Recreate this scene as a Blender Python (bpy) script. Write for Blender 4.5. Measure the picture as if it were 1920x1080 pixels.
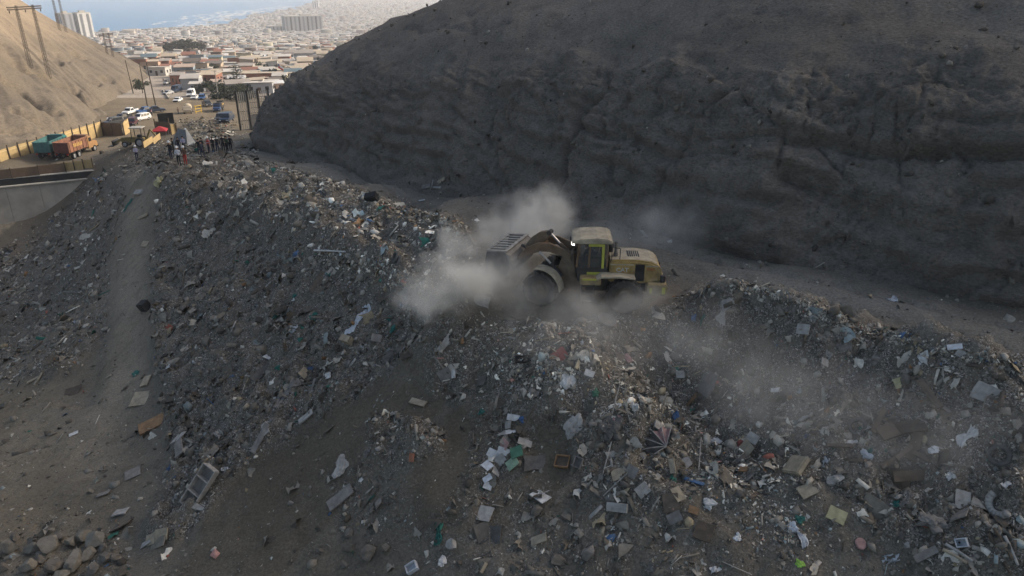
import bpy, bmesh, math, random
import numpy as np
from mathutils import Vector, Matrix, Quaternion
from mathutils.bvhtree import BVHTree

for o in list(bpy.data.objects):
    bpy.data.objects.remove(o)
scene = bpy.context.scene
C = scene.collection
R = math.radians
random.seed(7)
rng = np.random.default_rng(7)

# ------------------------------------------------------------------ camera
FPX = 1371.0                      # focal length in pixels of the 1920 wide photograph
PITCH = R(23.0)
CAMZ = 13.0
cam_data = bpy.data.cameras.new("drone_camera")
cam_data.sensor_width = 36.0
cam_data.lens = 36.0 * FPX / 1920.0
cam_data.clip_start = 0.2
cam_data.clip_end = 60000.0
cam = bpy.data.objects.new("drone_camera", cam_data)
cam.location = (0, 0, CAMZ)
cam.rotation_euler = (math.pi / 2 - PITCH, 0, 0)
C.objects.link(cam)
scene.camera = cam

# ------------------------------------------------------------------ sky and sun
SUN_EL = R(29.0)
SUN_AZ = R(68.0)                  # clockwise from +Y towards +X
world = bpy.data.worlds.new("World")
scene.world = world
world.use_nodes = True
wn = world.node_tree
for n in list(wn.nodes):
    wn.nodes.remove(n)
sky = wn.nodes.new("ShaderNodeTexSky")
sky.sky_type = 'NISHITA'
sky.sun_disc = False
sky.sun_elevation = SUN_EL
sky.sun_rotation = SUN_AZ
sky.air_density = 1.0
sky.dust_density = 5.0
sky.ozone_density = 0.4
bg = wn.nodes.new("ShaderNodeBackground")
bg.inputs["Strength"].default_value = 0.15
wo = wn.nodes.new("ShaderNodeOutputWorld")
wn.links.new(sky.outputs[0], bg.inputs[0])
wn.links.new(bg.outputs[0], wo.inputs[0])

sun_data = bpy.data.lights.new("sun", 'SUN')
sun_data.energy = 2.1
sun_data.angle = R(0.5)
sun_data.color = (1.0, 0.95, 0.88)
sun = bpy.data.objects.new("sun", sun_data)
sun_dir = Vector((math.sin(SUN_AZ) * math.cos(SUN_EL), math.cos(SUN_AZ) * math.cos(SUN_EL), math.sin(SUN_EL)))
sun.rotation_euler = sun_dir.to_track_quat('Z', 'Y').to_euler()
C.objects.link(sun)

scene.view_settings.view_transform = 'Standard'
scene.view_settings.look = 'None'
scene.view_settings.exposure = 0.5
scene.view_settings.gamma = 1.0
scene.view_settings.use_curve_mapping = False
scene.render.engine = 'CYCLES'
cy = scene.cycles
cy.max_bounces = 6
cy.diffuse_bounces = 2
cy.glossy_bounces = 2
cy.transmission_bounces = 4
cy.volume_bounces = 4
cy.transparent_max_bounces = 8
cy.caustics_reflective = False
cy.caustics_refractive = False
cy.volume_step_rate = 1.0
cy.volume_max_steps = 256
cy.use_denoising = True
cy.sample_clamp_indirect = 4.0

# ------------------------------------------------------------------ projection helpers (metres)
CP, SP = math.cos(PITCH), math.sin(PITCH)
def ray(u, v):
    dx = (u - 960.0) / FPX
    dy = (540.0 - v) / FPX
    return dx, CP + dy * SP, -SP + dy * CP
def at_z(u, v, z):
    d = ray(u, v)
    t = (z - CAMZ) / d[2]
    return (d[0] * t, d[1] * t, z)
def project(x, y, z):
    """world (arrays) -> pixel of the 1920 x 1080 photograph and depth"""
    zz = z - CAMZ
    depth = y * CP - zz * SP
    up = y * SP + zz * CP
    dep = np.where(depth < 0.1, 0.1, depth)
    return 960 + FPX * x / dep, 540 - FPX * up / dep, depth

# ------------------------------------------------------------------ noise (gradient noise, numpy)
_perm = rng.permutation(256)
_perm = np.concatenate([_perm, _perm, _perm])
_grad = rng.normal(size=(256, 3))
_grad /= np.linalg.norm(_grad, axis=1)[:, None]
def noise3(x, y, z):
    x, y, z = np.broadcast_arrays(np.asarray(x, float), np.asarray(y, float), np.asarray(z, float))
    xi, yi, zi = np.floor(x).astype(int), np.floor(y).astype(int), np.floor(z).astype(int)
    xf, yf, zf = x - xi, y - yi, z - zi
    u, v, w = [f * f * f * (f * (f * 6 - 15) + 10) for f in (xf, yf, zf)]
    out = 0
    for i in (0, 1):
        for j in (0, 1):
            for k in (0, 1):
                h = _perm[_perm[_perm[(xi + i) & 255] + ((yi + j) & 255)] + ((zi + k) & 255)]
                g = _grad[h]
                d = g[..., 0] * (xf - i) + g[..., 1] * (yf - j) + g[..., 2] * (zf - k)
                out = out + d * (u if i else 1 - u) * (v if j else 1 - v) * (w if k else 1 - w)
    return out * 1.6
def fbm(x, y, z=0.0, octaves=4, gain=0.5, lac=2.03):
    s, a, f = 0, 1.0, 1.0
    for i in range(octaves):
        s = s + a * noise3(x * f + 17.3 * i, y * f - 9.1 * i, z * f + 4.7 * i)
        a *= gain; f *= lac
    return s
def ridged(x, y, z=0.0, octaves=3):
    s, a, f = 0, 1.0, 1.0
    for i in range(octaves):
        s = s + a * (1 - np.abs(noise3(x * f + 31.1 * i, y * f, z * f)) * 2)
        a *= 0.5; f *= 2.1
    return s
def smooth(a, b, x):
    t = np.clip((x - a) / (b - a), 0, 1)
    return t * t * (3 - 2 * t)
def in_poly(u, v, poly):
    inside = np.zeros(np.shape(u), bool)
    n = len(poly)
    for i in range(n):
        x0, y0 = poly[i]; x1, y1 = poly[(i + 1) % n]
        if y0 == y1: continue
        c = ((y0 > v) != (y1 > v)) & (u < (x1 - x0) * (v - y0) / (y1 - y0) + x0)
        inside ^= c
    return inside
def dist_line(u, v, pts):
    d = np.full(np.shape(u), 1e9)
    for (x0, y0), (x1, y1) in zip(pts[:-1], pts[1:]):
        ex, ey = x1 - x0, y1 - y0
        t = np.clip(((u - x0) * ex + (v - y0) * ey) / (ex * ex + ey * ey + 1e-9), 0, 1)
        d = np.minimum(d, np.hypot(u - x0 - t * ex, v - y0 - t * ey))
    return d

# ------------------------------------------------------------------ materials
MATS = {}
def srgb(r, g, b):
    f = lambda c: (c / 255 / 12.92) if c / 255 <= 0.04045 else ((c / 255 + 0.055) / 1.055) ** 2.4
    return (f(r), f(g), f(b))
def mat(name, col=(0.3, 0.3, 0.3), rough=0.85, var=0.25, scale=3.0, bump=0.0, bscale=None, metal=0.0, attr=False,
        emit=None, alpha=None, col2=None, detail=5.0, bdist=0.05, spec=0.3, trans=0.0):
    if name in MATS: return MATS[name]
    m = bpy.data.materials.new(name)
    m.use_nodes = True
    nt = m.node_tree
    b = nt.nodes["Principled BSDF"]
    b.inputs["Roughness"].default_value = rough
    b.inputs["Metallic"].default_value = metal
    b.inputs["Specular IOR Level"].default_value = spec
    if trans: b.inputs["Transmission Weight"].default_value = trans
    tc = nt.nodes.new("ShaderNodeTexCoord")
    nz = nt.nodes.new("ShaderNodeTexNoise")
    nz.inputs["Scale"].default_value = scale
    nz.inputs["Detail"].default_value = detail
    nz.inputs["Roughness"].default_value = 0.62
    nt.links.new(tc.outputs["Object"], nz.inputs["Vector"])
    mr = nt.nodes.new("ShaderNodeMapRange")
    mr.inputs["From Min"].default_value = 0.3
    mr.inputs["From Max"].default_value = 0.7
    mr.inputs["To Min"].default_value = 1 - var
    mr.inputs["To Max"].default_value = 1 + var
    nt.links.new(nz.outputs["Fac"], mr.inputs["Value"])
    mx = nt.nodes.new("ShaderNodeVectorMath"); mx.operation = 'SCALE'
    if attr:
        at = nt.nodes.new("ShaderNodeAttribute"); at.attribute_name = "Col"
        src = at.outputs["Color"]
        nt.links.new(src, mx.inputs[0])
    elif col2 is not None:
        n2 = nt.nodes.new("ShaderNodeTexNoise"); n2.inputs["Scale"].default_value = scale * 0.21; n2.inputs["Detail"].default_value = 4
        nt.links.new(tc.outputs["Object"], n2.inputs["Vector"])
        m2 = nt.nodes.new("ShaderNodeMapRange"); m2.inputs["From Min"].default_value = 0.38; m2.inputs["From Max"].default_value = 0.62
        nt.links.new(n2.outputs["Fac"], m2.inputs["Value"])
        mc = nt.nodes.new("ShaderNodeMix"); mc.data_type = 'RGBA'
        mc.inputs["A"].default_value = (*col, 1); mc.inputs["B"].default_value = (*col2, 1)
        nt.links.new(m2.outputs["Result"], mc.inputs["Factor"])
        nt.links.new(mc.outputs["Result"], mx.inputs[0])
    else:
        mx.inputs[0].default_value = col
    nt.links.new(mr.outputs["Result"], mx.inputs["Scale"])
    nt.links.new(mx.outputs["Vector"], b.inputs["Base Color"])
    if bump:
        nb = nz
        if bscale:
            nb = nt.nodes.new("ShaderNodeTexNoise"); nb.inputs["Scale"].default_value = bscale; nb.inputs["Detail"].default_value = 6
            nb.inputs["Roughness"].default_value = 0.65
            nt.links.new(tc.outputs["Object"], nb.inputs["Vector"])
        bp = nt.nodes.new("ShaderNodeBump"); bp.inputs["Strength"].default_value = bump; bp.inputs["Distance"].default_value = bdist
        nt.links.new(nb.outputs["Fac"], bp.inputs["Height"])
        nt.links.new(bp.outputs["Normal"], b.inputs["Normal"])
    if alpha is not None: b.inputs["Alpha"].default_value = alpha
    if emit:
        b.inputs["Emission Color"].default_value = (*emit[0], 1); b.inputs["Emission Strength"].default_value = emit[1]
    MATS[name] = m
    return m

# ------------------------------------------------------------------ mesh helpers
def np_mesh(name, verts, tris=None, quads=None, col=None, smooth_shade=False):
    me = bpy.data.meshes.new(name)
    verts = np.asarray(verts, np.float32)
    me.vertices.add(len(verts)); me.vertices.foreach_set("co", verts.ravel())
    idx, start, n = [], [], 0
    if tris is not None and len(tris):
        t = np.asarray(tris, np.int32); idx.append(t.ravel()); start.append(n + np.arange(len(t)) * 3); n += t.size
    if quads is not None and len(quads):
        q = np.asarray(quads, np.int32); idx.append(q.ravel()); start.append(n + np.arange(len(q)) * 4); n += q.size
    idx = np.concatenate(idx).astype(np.int32); start = np.concatenate(start).astype(np.int32)
    me.loops.add(len(idx)); me.loops.foreach_set("vertex_index", idx)
    me.polygons.add(len(start)); me.polygons.foreach_set("loop_start", start)
    if smooth_shade: me.polygons.foreach_set("use_smooth", np.ones(len(start), bool))
    me.update(calc_edges=True)
    if col is not None:
        a = me.color_attributes.new("Col", 'FLOAT_COLOR', 'POINT')
        c = np.ones((len(verts), 4), np.float32); c[:, :3] = col
        a.data.foreach_set("color", c.ravel())
    me.validate()
    return me
def grid_quads(nu, nv):
    i = np.arange(nu - 1)[:, None]; j = np.arange(nv - 1)[None, :]
    a = i * nv + j
    return np.stack([a, a + nv, a + nv + 1, a + 1], -1).reshape(-1, 4)
def link(name, me, material=None, parent=None):
    o = bpy.data.objects.new(name, me)
    C.objects.link(o)
    if material is not None and me is not None:
        ms = material if isinstance(material, (list, tuple)) else [material]
        if len(me.materials) == 0:
            for m in ms: me.materials.append(m)
    if parent is not None: o.parent = parent
    return o
def tag(o, label=None, cat=None, group=None, kind=None):
    if label: o["label"] = label
    if cat: o["category"] = cat
    if group: o["group"] = group
    if kind: o["kind"] = kind
    return o
def empty(name, loc=(0, 0, 0), rot=(0, 0, 0), label=None, cat=None, group=None, scale=1.0):
    o = bpy.data.objects.new(name, None)
    o.empty_display_size = 0.2
    o.location = loc; o.rotation_euler = rot; o.scale = (scale,) * 3
    C.objects.link(o)
    return tag(o, label, cat, group)
def copy_tree(o, parent=None):
    c = o.copy(); C.objects.link(c)
    c.parent = parent
    for ch in o.children:
        copy_tree(ch, c)
    return c

class MB:
    """collects shapes; build() links them as one mesh object"""
    def __init__(s): s.v = []; s.f = []
    def add(s, vs, fs):
        n = len(s.v); s.v += [tuple(p) for p in vs]; s.f += [tuple(i + n for i in f) for f in fs]; return s
    def box(s, c, d, rz=0.0, ry=0.0, rx=0.0, taper=1.0):
        x, y, z = d[0] / 2, d[1] / 2, d[2] / 2
        m = Matrix.Rotation(rz, 3, 'Z') @ Matrix.Rotation(ry, 3, 'Y') @ Matrix.Rotation(rx, 3, 'X')
        vs = []
        for k in (-1, 1):
            q = taper if k > 0 else 1.0
            for (i, j) in ((-1, -1), (1, -1), (1, 1), (-1, 1)):
                vs.append(Vector(c) + m @ Vector((i * x * q, j * y * q, k * z)))
        return s.add(vs, [(3, 2, 1, 0), (4, 5, 6, 7), (0, 1, 5, 4), (1, 2, 6, 5), (2, 3, 7, 6), (3, 0, 4, 7)])
    def prism(s, poly, y0, y1, axis='y', top=None):
        """polygon in the x-z plane (axis y) or x-y plane (axis z) extruded; top = other polygon for the second end"""
        n = len(poly); top = top or poly
        if axis == 'y':
            vs = [(p[0], y0, p[1]) for p in poly] + [(p[0], y1, p[1]) for p in top]
        elif axis == 'z':
            vs = [(p[0], p[1], y0) for p in poly] + [(p[0], p[1], y1) for p in top]
        else:
            vs = [(y0, p[0], p[1]) for p in poly] + [(y1, p[0], p[1]) for p in top]
        fs = [tuple(range(n)), tuple(range(2 * n - 1, n - 1, -1))] + [(i, i + n, (i + 1) % n + n, (i + 1) % n) for i in range(n)]
        return s.add(vs, fs)
    def tube(s, a, b, r0, r1=None, n=8, cap=True):
        a, b = Vector(a), Vector(b); r1 = r0 if r1 is None else r1
        d = (b - a).normalized()
        p = d.orthogonal().normalized(); q = d.cross(p)
        vs = []
        for c, r in ((a, r0), (b, r1)):
            for i in range(n):
                t = 2 * math.pi * i / n
                vs.append(c + (p * math.cos(t) + q * math.sin(t)) * r)
        fs = [(i, (i + 1) % n, (i + 1) % n + n, i + n) for i in range(n)]
        if cap: fs += [tuple(range(n - 1, -1, -1)), tuple(range(n, 2 * n))]
        return s.add(vs, fs)
    def lathe(s, prof, c, axis='y', n=20):
        """profile of (radius, offset) turned about an axis through c"""
        vs, fs, m = [], [], len(prof)
        for i in range(n):
            t = 2 * math.pi * i / n
            for r, o in prof:
                if axis == 'y': vs.append((c[0] + r * math.cos(t), c[1] + o, c[2] + r * math.sin(t)))
                elif axis == 'x': vs.append((c[0] + o, c[1] + r * math.cos(t), c[2] + r * math.sin(t)))
                else: vs.append((c[0] + r * math.cos(t), c[1] + r * math.sin(t), c[2] + o))
        for i in range(n):
            for j in range(m - 1):
                fs.append((i * m + j, i * m + j + 1, ((i + 1) % n) * m + j + 1, ((i + 1) % n) * m + j))
        return s.add(vs, fs)
    def mesh(s, name, bevel=0.0, smooth_shade=False):
        me = bpy.data.meshes.new(name)
        me.from_pydata(s.v, [], s.f)
        bm = bmesh.new(); bm.from_mesh(me)
        bmesh.ops.recalc_face_normals(bm, faces=bm.faces)
        if bevel:
            bmesh.ops.bevel(bm, geom=[e for e in bm.edges if e.is_manifold and e.calc_face_angle(0) > 0.5], offset=bevel, segments=2, affect='EDGES', clamp_overlap=True)
        if smooth_shade:
            for f in bm.faces: f.smooth = True
        bm.to_mesh(me); bm.free()
        return me
    def build(s, name, material, parent=None, bevel=0.0, smooth_shade=False):
        return link(name, s.mesh(name, bevel, smooth_shade), material, parent)

# ================================================================== THE SETTING
# ---- ground heights: control points seen in the photograph (pixel, pixel, height) + a few beyond the frame
CTRL = [
 # haul road along the foot of the cliff
 (470,285,-4.2),(560,305,-3.5),(640,328,-2.8),(700,345,-2.2),(820,385,-1.2),(950,385,-0.8),(1100,430,-0.3),(1300,490,0),(1420,515,0),(1560,545,0),
 (1680,570,0.1),(1800,600,0.1),(1920,640,0.1),(1920,610,0.2),(1560,533,0.1),(950,373,-0.7),
 # loader stand
 (1027,580,0),(1185,572,0),(1100,595,-0.1),(1250,540,0.0),(960,560,0.0),
 # crest of the left heap
 (500,309,-2.7),(600,336,-1.6),(660,358,-1.0),(720,380,-0.3),(800,406,0.7),(850,424,1.4),(880,440,1.5),(905,478,0.9),
 # its long slope
 (800,540,-0.7),(860,570,-0.3),(700,550,-1.9),(740,470,-0.6),(600,450,-1.9),(480,350,-2.7),(400,330,-3.4),
 (400,600,-6.2),(500,650,-5.2),(600,700,-4.2),(350,450,-5.2),(300,380,-4.6),(330,700,-8.2),(450,500,-4.6),(420,420,-3.9),
 # ramp and pit on the left
 (265,330,-4.7),(250,400,-6.2),(250,450,-7.4),(240,600,-9.2),(210,750,-10.2),(150,900,-10.5),(60,1060,-10.0),
 (150,400,-12.0),(180,350,-9.3),(60,475,-20.0),(0,470,-23.0),(100,600,-14.6),(0,600,-18.5),(0,750,-14.2),(0,900,-11.8),(0,1080,-10.2),(150,520,-13.2),
 # foreground
 (480,900,-6.9),(380,910,-7.9),(300,800,-9.5),(300,1000,-9.0),(560,800,-5.6),(700,800,-4.1),(700,1000,-6.0),(950,850,-3.3),(1000,700,-1.6),(1100,640,-0.5),
 (850,700,-2.4),(700,690,-3.3),(800,920,-4.4),(1200,900,-3.0),(1200,760,-2.2),(1200,1060,-4.2),(960,1080,-5.2),(500,1080,-7.6),(250,1080,-9.2),
 # heap on the right
 (1250,562,0.5),(1320,545,1.4),(1370,531,1.9),(1440,545,1.8),(1480,560,1.7),(1560,600,1.4),(1700,635,1.2),(1800,665,1.1),(1920,690,1.0),
 (1400,660,-0.7),(1300,640,-0.9),(1600,700,-0.1),(1500,760,-1.0),(1870,857,-0.8),(1700,900,-1.7),(1500,950,-2.5),(1900,1060,-2.3),(1650,1060,-3.3),(1350,800,-2.5),
 # people's plateau, mound by the yard, far road
 (338,303,-4.4),(400,285,-4.8),(440,285,-4.5),(300,285,-6.0),(260,300,-6.6),(230,305,-8.4),(440,250,-9.2),(420,228,-16.5),(380,243,-11.6),(340,243,-13.5),
 (290,262,-10.6),(460,235,-13.5),(350,215,-20.2),(400,200,-21.2),(355,268,-6.6),(330,180,-22.8),(420,180,-22.6),
 # yard and car park
 (145,290,-14.3),(40,310,-14.3),(0,318,-14.3),(100,270,-14.5),(230,275,-13.2),(200,262,-14.5),(250,240,-17.8),(250,215,-20.3),(290,205,-21),(220,190,-22.6),(180,312,-13.8),(205,290,-12.4),(290,225,-18.6),
]
EXTRA = [(0,-30,-7),(-60,-10,-11),(30,5,-1),(45,-25,1),(0,5,-6.2),(-30,8,-9.6),(-60,35,-13.5),(-90,70,-17),(40,14,0.5),(20,8,-1.5),(60,60,0),(10,80,-2),(-10,110,-9),(40,140,-12),(-120,190,-20.5),
         (-76,101,-23),(-86,92,-23),(-40,190,-20.5),(-70,103,-22.5),(0,220,-23),(-60,240,-23.5),(-90,134,-14.5),(-110,120,-15),(60,230,-23)]
for c in [(1320,545,1.4),(1370,531,1.9),(1440,545,1.8),(1480,560,1.7),(1560,600,1.4),(1700,635,1.2),(1800,665,1.1),(1920,690,1.0)]:
    p_ = at_z(*c); EXTRA += [(p_[0] + 0.6, p_[1] + 1.1, c[2] - 0.75), (p_[0] + 1.3, p_[1] + 2.2, 0.1)]
for c in [(600,336,-1.6),(660,358,-1.0),(720,380,-0.3),(800,406,0.7),(850,424,1.4)]:
    p_ = at_z(*c); EXTRA += [(p_[0] + 0.9, p_[1] + 0.9, c[2] - 0.6), (p_[0] + 2.2, p_[1] + 2.2, c[2] - 1.7)]
pts = np.array([at_z(*c) for c in CTRL] + EXTRA)
def _tps(p, q, lam=0.12):
    n = len(p)
    def U(r2): return 0.5 * r2 * np.log(np.maximum(r2, 1e-9))
    d2 = ((p[:, None, :2] - p[None, :, :2]) ** 2).sum(-1)
    K = U(d2) + lam * np.eye(n)
    P = np.c_[np.ones(n), p[:, :2]]
    A = np.block([[K, P], [P.T, np.zeros((3, 3))]])
    w = np.linalg.solve(A, np.r_[p[:, 2], 0, 0, 0])
    out = np.empty(len(q))
    for i in range(0, len(q), 20000):
        b = q[i:i + 20000]
        d2 = ((b[:, None, :] - p[None, :, :2]) ** 2).sum(-1)
        out[i:i + 20000] = U(d2) @ w[:n] + w[n] + b @ w[n + 1:]
    return out
def city_z(x, y):
    return np.interp(y, [150, 200, 240, 330, 450, 1000, 1500, 2000, 2600, 9000], [-17, -20.5, -23.4, -28.5, -35, -65, -92, -101.5, -104.5, -104.6])
coast_y = np.array([900, 1300, 1500, 1653, 1800, 2062, 2450, 2800, 3050, 3334, 3900, 5200, 7000, 9000])
coast_x = np.array([-1500, -1150, -985, -885, -800, -770, -860, -905, -880, -925, -1010, -1250, -1500, -1700])
def coast(y):
    return np.interp(y, coast_y, coast_x) + 18 * np.sin(y / 61.0) + 9 * np.sin(y / 23.0)

xs = np.concatenate([np.arange(-150, -80, 1.6), np.arange(-80, -46, 0.7), np.arange(-46, -24, 0.33), np.arange(-24, 24, 0.2), np.arange(24, 60.1, 0.8)])
ys = np.concatenate([np.arange(-40, 12, 1.2), np.arange(12, 40, 0.2), np.arange(40, 70, 0.3), np.arange(70, 110, 0.5), np.arange(110, 250.6, 1.2)])
GX, GY = np.meshgrid(xs, ys, indexing='ij')
def bilin(gx, gy, G, x, y):
    i = np.clip(np.searchsorted(gx, x) - 1, 0, len(gx) - 2); j = np.clip(np.searchsorted(gy, y) - 1, 0, len(gy) - 2)
    a = np.clip((x - gx[i]) / (gx[i + 1] - gx[i]), 0, 1); b = np.clip((y - gy[j]) / (gy[j + 1] - gy[j]), 0, 1)
    return G[i, j] * (1 - a) * (1 - b) + G[i + 1, j] * a * (1 - b) + G[i, j + 1] * (1 - a) * b + G[i + 1, j + 1] * a * b
GZ = _tps(pts, np.c_[GX.ravel(), GY.ravel()]).reshape(GX.shape)
GX0=GX
tb = smooth(215, 249, GY)
GZ = GZ * (1 - tb) + city_z(GX, GY) * tb
# rubbish regions (outlines as seen, each vertex a place on the ground)
POLY_A = [(288,400),(300,345),(360,322),(470,303),(600,330),(720,376),(870,428),(905,470),(900,540),(840,600),(790,650),(720,700),(640,760),(560,800),(500,855),(430,905),(390,960),(330,1010),(270,990),(330,890),(300,770),(285,620),(280,500)]
POLY_B = [(780,640),(860,595),(1000,605),(1130,600),(1240,560),(1370,522),(1480,550),(1700,625),(1930,685),(1930,1090),(1780,1090),(1640,970),(1470,900),(1330,930),(1200,965),(1090,900),(1060,800),(920,770),(800,730)]
POLY_C = [(190,318),(235,330),(240,400),(208,480),(204,620),(130,690),(0,720),(-60,720),(-60,500),(20,455),(110,400),(150,350)]
POLY_D = [(800,1090),(790,1000),(880,880),(1060,890),(1200,960),(1330,920),(1470,900),(1640,970),(1790,1090)]
POLY_E = [(690,770),(830,790),(840,850),(760,880),(690,850)]
POLY_F = [(880,770),(1000,770),(1000,850),(960,905),(880,900)]
POLY_G = [(-60,720),(130,690),(205,640),(290,760),(320,900),(270,1000),(-60,1010)]
POLY_H = [(230,305),(300,262),(345,268),(480,272),(480,300),(300,345),(235,330)]
POLY_I = [(600,330),(660,318),(850,362),(1000,392),(1100,420),(1090,436),(900,395),(760,360)]
POLY_J = [(1240,520),(1330,500),(1500,535),(1480,552),(1330,520)]
POLY_K = [(600,880),(700,840),(800,900),(800,1000),(640,1000)]
POLY_L = [(-40,985),(150,960),(235,1010),(240,1090),(-40,1090)]
POLY_M = [(330,225),(430,228),(440,258),(380,268),(330,258)]
DENS = [(POLY_A,1.0),(POLY_B,1.0),(POLY_C,0.75),(POLY_D,0.42),(POLY_E,0.9),(POLY_F,0.55),(POLY_G,0.12),(POLY_H,0.55),(POLY_I,0.05),(POLY_J,0.06),(POLY_K,0.35),(POLY_L,0.3),(POLY_M,0.5)]
def rubbish_density(x, y, z):
    j = 14 * fbm(x * 0.5, y * 0.5, 3.0, 3); j2 = 14 * fbm(x * 0.5 + 40, y * 0.5, 7.0, 3)
    u, v, d = project(x, y, z)
    u = u + j * 30 / np.maximum(d, 5); v = v + j2 * 20 / np.maximum(d, 5)
    r = np.full(np.shape(x), 0.05)
    for p, w in DENS:
        r = np.maximum(r, in_poly(u, v, p) * w)
    r = r * (1 - 0.78 * np.exp(-(dist_line(u, v, [(266,345),(250,420),(247,520),(246,600),(232,690),(215,760)]) / 30) ** 2) * (d < 90))
    return np.where(d > 1, r, 0.05)
DN = rubbish_density(GX, GY, GZ)
# soften the density for the relief
DS = DN.copy()
for _ in range(3):
    DS[1:-1, 1:-1] = (DS[1:-1, 1:-1] * 2 + DS[2:, 1:-1] + DS[:-2, 1:-1] + DS[1:-1, 2:] + DS[1:-1, :-2]) / 6
big = fbm(GX * 0.28, GY * 0.28, 1.0, 3)
mid = fbm(GX * 0.9, GY * 0.9, 5.0, 3)
fin = fbm(GX * 3.1, GY * 3.1, 9.0, 2)
near = 1 - 0.6 * smooth(115, 150, GY)
rill = fbm((GX * 0.72 + GY * 0.69) * 0.25, (GX * 0.69 - GY * 0.72) * 1.1, 2.0, 3)          # rills running down the tipped face
road_m = np.exp(-(dist_line(*project(GX, GY, GZ)[:2], [(480,290),(640,330),(800,372),(950,395),(1100,440),(1300,500),(1560,545),(1930,640)]) / 24) ** 2)
# flat top with a lip along the tipped face, mounds and gullies
_lu, _lv, _ld = project(GX, GY, GZ)
GZ = GZ + 1.0 * np.exp(-(dist_line(_lu, _lv, [(310,345),(400,372),(490,402),(640,478),(770,560)]) / 34) ** 2) * (_ld < 75) * (_ld > 25)
for bu, bv, bh_, br_ in [(1010,685,0.7,1.5),(1165,805,0.8,1.5),(1100,740,0.4,1.4),(1425,560,0.45,1.3),(1560,640,0.45,1.4),(1720,705,0.45,1.4),(1860,760,0.35,1.5),(1330,690,-0.6,2.2),(1460,800,-0.55,2.0),(1300,890,-0.35,1.5),(830,660,0.5,1.6),(700,600,0.45,1.8),(560,560,0.5,2.2),(640,680,-0.4,1.6),(470,600,-0.4,2.0),(740,470,0.5,2.2),(600,420,0.5,2.6),(520,360,0.4,3.0),(120,560,0.5,3.0),(150,450,0.6,3.0)]:
    bp_ = at_z(bu, bv, float(_tps(pts, np.array([at_z(bu, bv, -1.5)[:2]]))[0]))
    GZ = GZ + bh_ * np.exp(-(((GX - bp_[0]) ** 2 + (GY - bp_[1]) ** 2) / br_ ** 2))
rough = near * DS * (1 - 0.85 * road_m)
LAY = DS.copy()
for _ in range(8):
    LAY[1:-1, 1:-1] = (LAY[1:-1, 1:-1] * 2 + LAY[2:, 1:-1] + LAY[:-2, 1:-1] + LAY[1:-1, 2:] + LAY[1:-1, :-2]) / 6
GZ = GZ + near * 0.42 * (smooth(0.25, 0.8, LAY) - 0.6) * (1 - road_m) * smooth(70, 45, GY)          # the rubbish lies as a thick layer
# rubble mound beside the valley road
_mp = at_z(380, 241, -13.2)
GZ += 1.6 * np.exp(-(((GX - _mp[0]) / 4.8) ** 2 + ((GY - _mp[1] - 1) / 3.6) ** 2)) * (1 + 0.3 * mid)
GZ = GZ + rough * (0.36 * big + 0.40 * mid + 0.20 * rill + 0.12 * fin) + near * (0.08 * big + 0.045 * mid + 0.02 * fin)
# the trodden ramp: a shelf with a drop on its left
_ru, _rv, _rd = project(GX, GY, GZ)
ramp_x = np.interp(_rv, [330, 420, 600, 740, 860], [262, 242, 236, 205, 150])
GZ -= 0.55 * smooth(10, -25, _ru - ramp_x + 20) * smooth(-150, -20, _ru - ramp_x) * (_rv > 340) * (_rv < 760) * (_rd < 90)
# the flat ground under the loader
lm = np.exp(-(((GX - 3.6) / 4.6) ** 2 + ((GY - 29.6) / 2.4) ** 2) ** 2)
GZ = GZ * (1 - lm) + 0.0 * lm + lm * 0.03 * mid
# wheel ruts pressed into the haul road and the ramp
def ruts(line, half, depth, width):
    global GZ
    for s_ in (-half, half * 0.9):
        L_ = [(p_[0] + s_ * 0.72, p_[1] + s_ * 0.69) for p_ in line]
        dd_ = dist_line(GX + 0.25 * mid, GY + 0.25 * mid, L_)
        GZ = GZ - depth * np.exp(-(dd_ / width) ** 2) + 0.5 * depth * np.exp(-((dd_ - 1.9 * width) / width) ** 2)
_rd_ = [at_z(*c)[:2] for c in [(520,296,-3.8),(640,330,-2.8),(800,376,-1.4),(950,392,-0.8),(1100,438,-0.3),(1300,492,0),(1560,548,0),(1800,606,0.1),(1930,640,0.1)]]
ruts(_rd_, 1.0, 0.09, 0.3)
ruts([(p_[0] + 1.2, p_[1] + 1.4) for p_ in _rd_], 0.95, 0.07, 0.28)
gq = grid_quads(len(xs), len(ys))
def gz(x, y):
    return bilin(xs, ys, GZ, np.asarray(x, float), np.asarray(y, float))
def gn(x, y, e=0.35):
    x = np.asarray(x, float); y = np.asarray(y, float)
    nx = -(gz(x + e, y) - gz(x - e, y)) / (2 * e); ny = -(gz(x, y + e) - gz(x, y - e)) / (2 * e)
    n = np.stack([nx, ny, np.ones_like(nx)], -1)
    return n / np.linalg.norm(n, axis=-1, keepdims=True)

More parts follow.
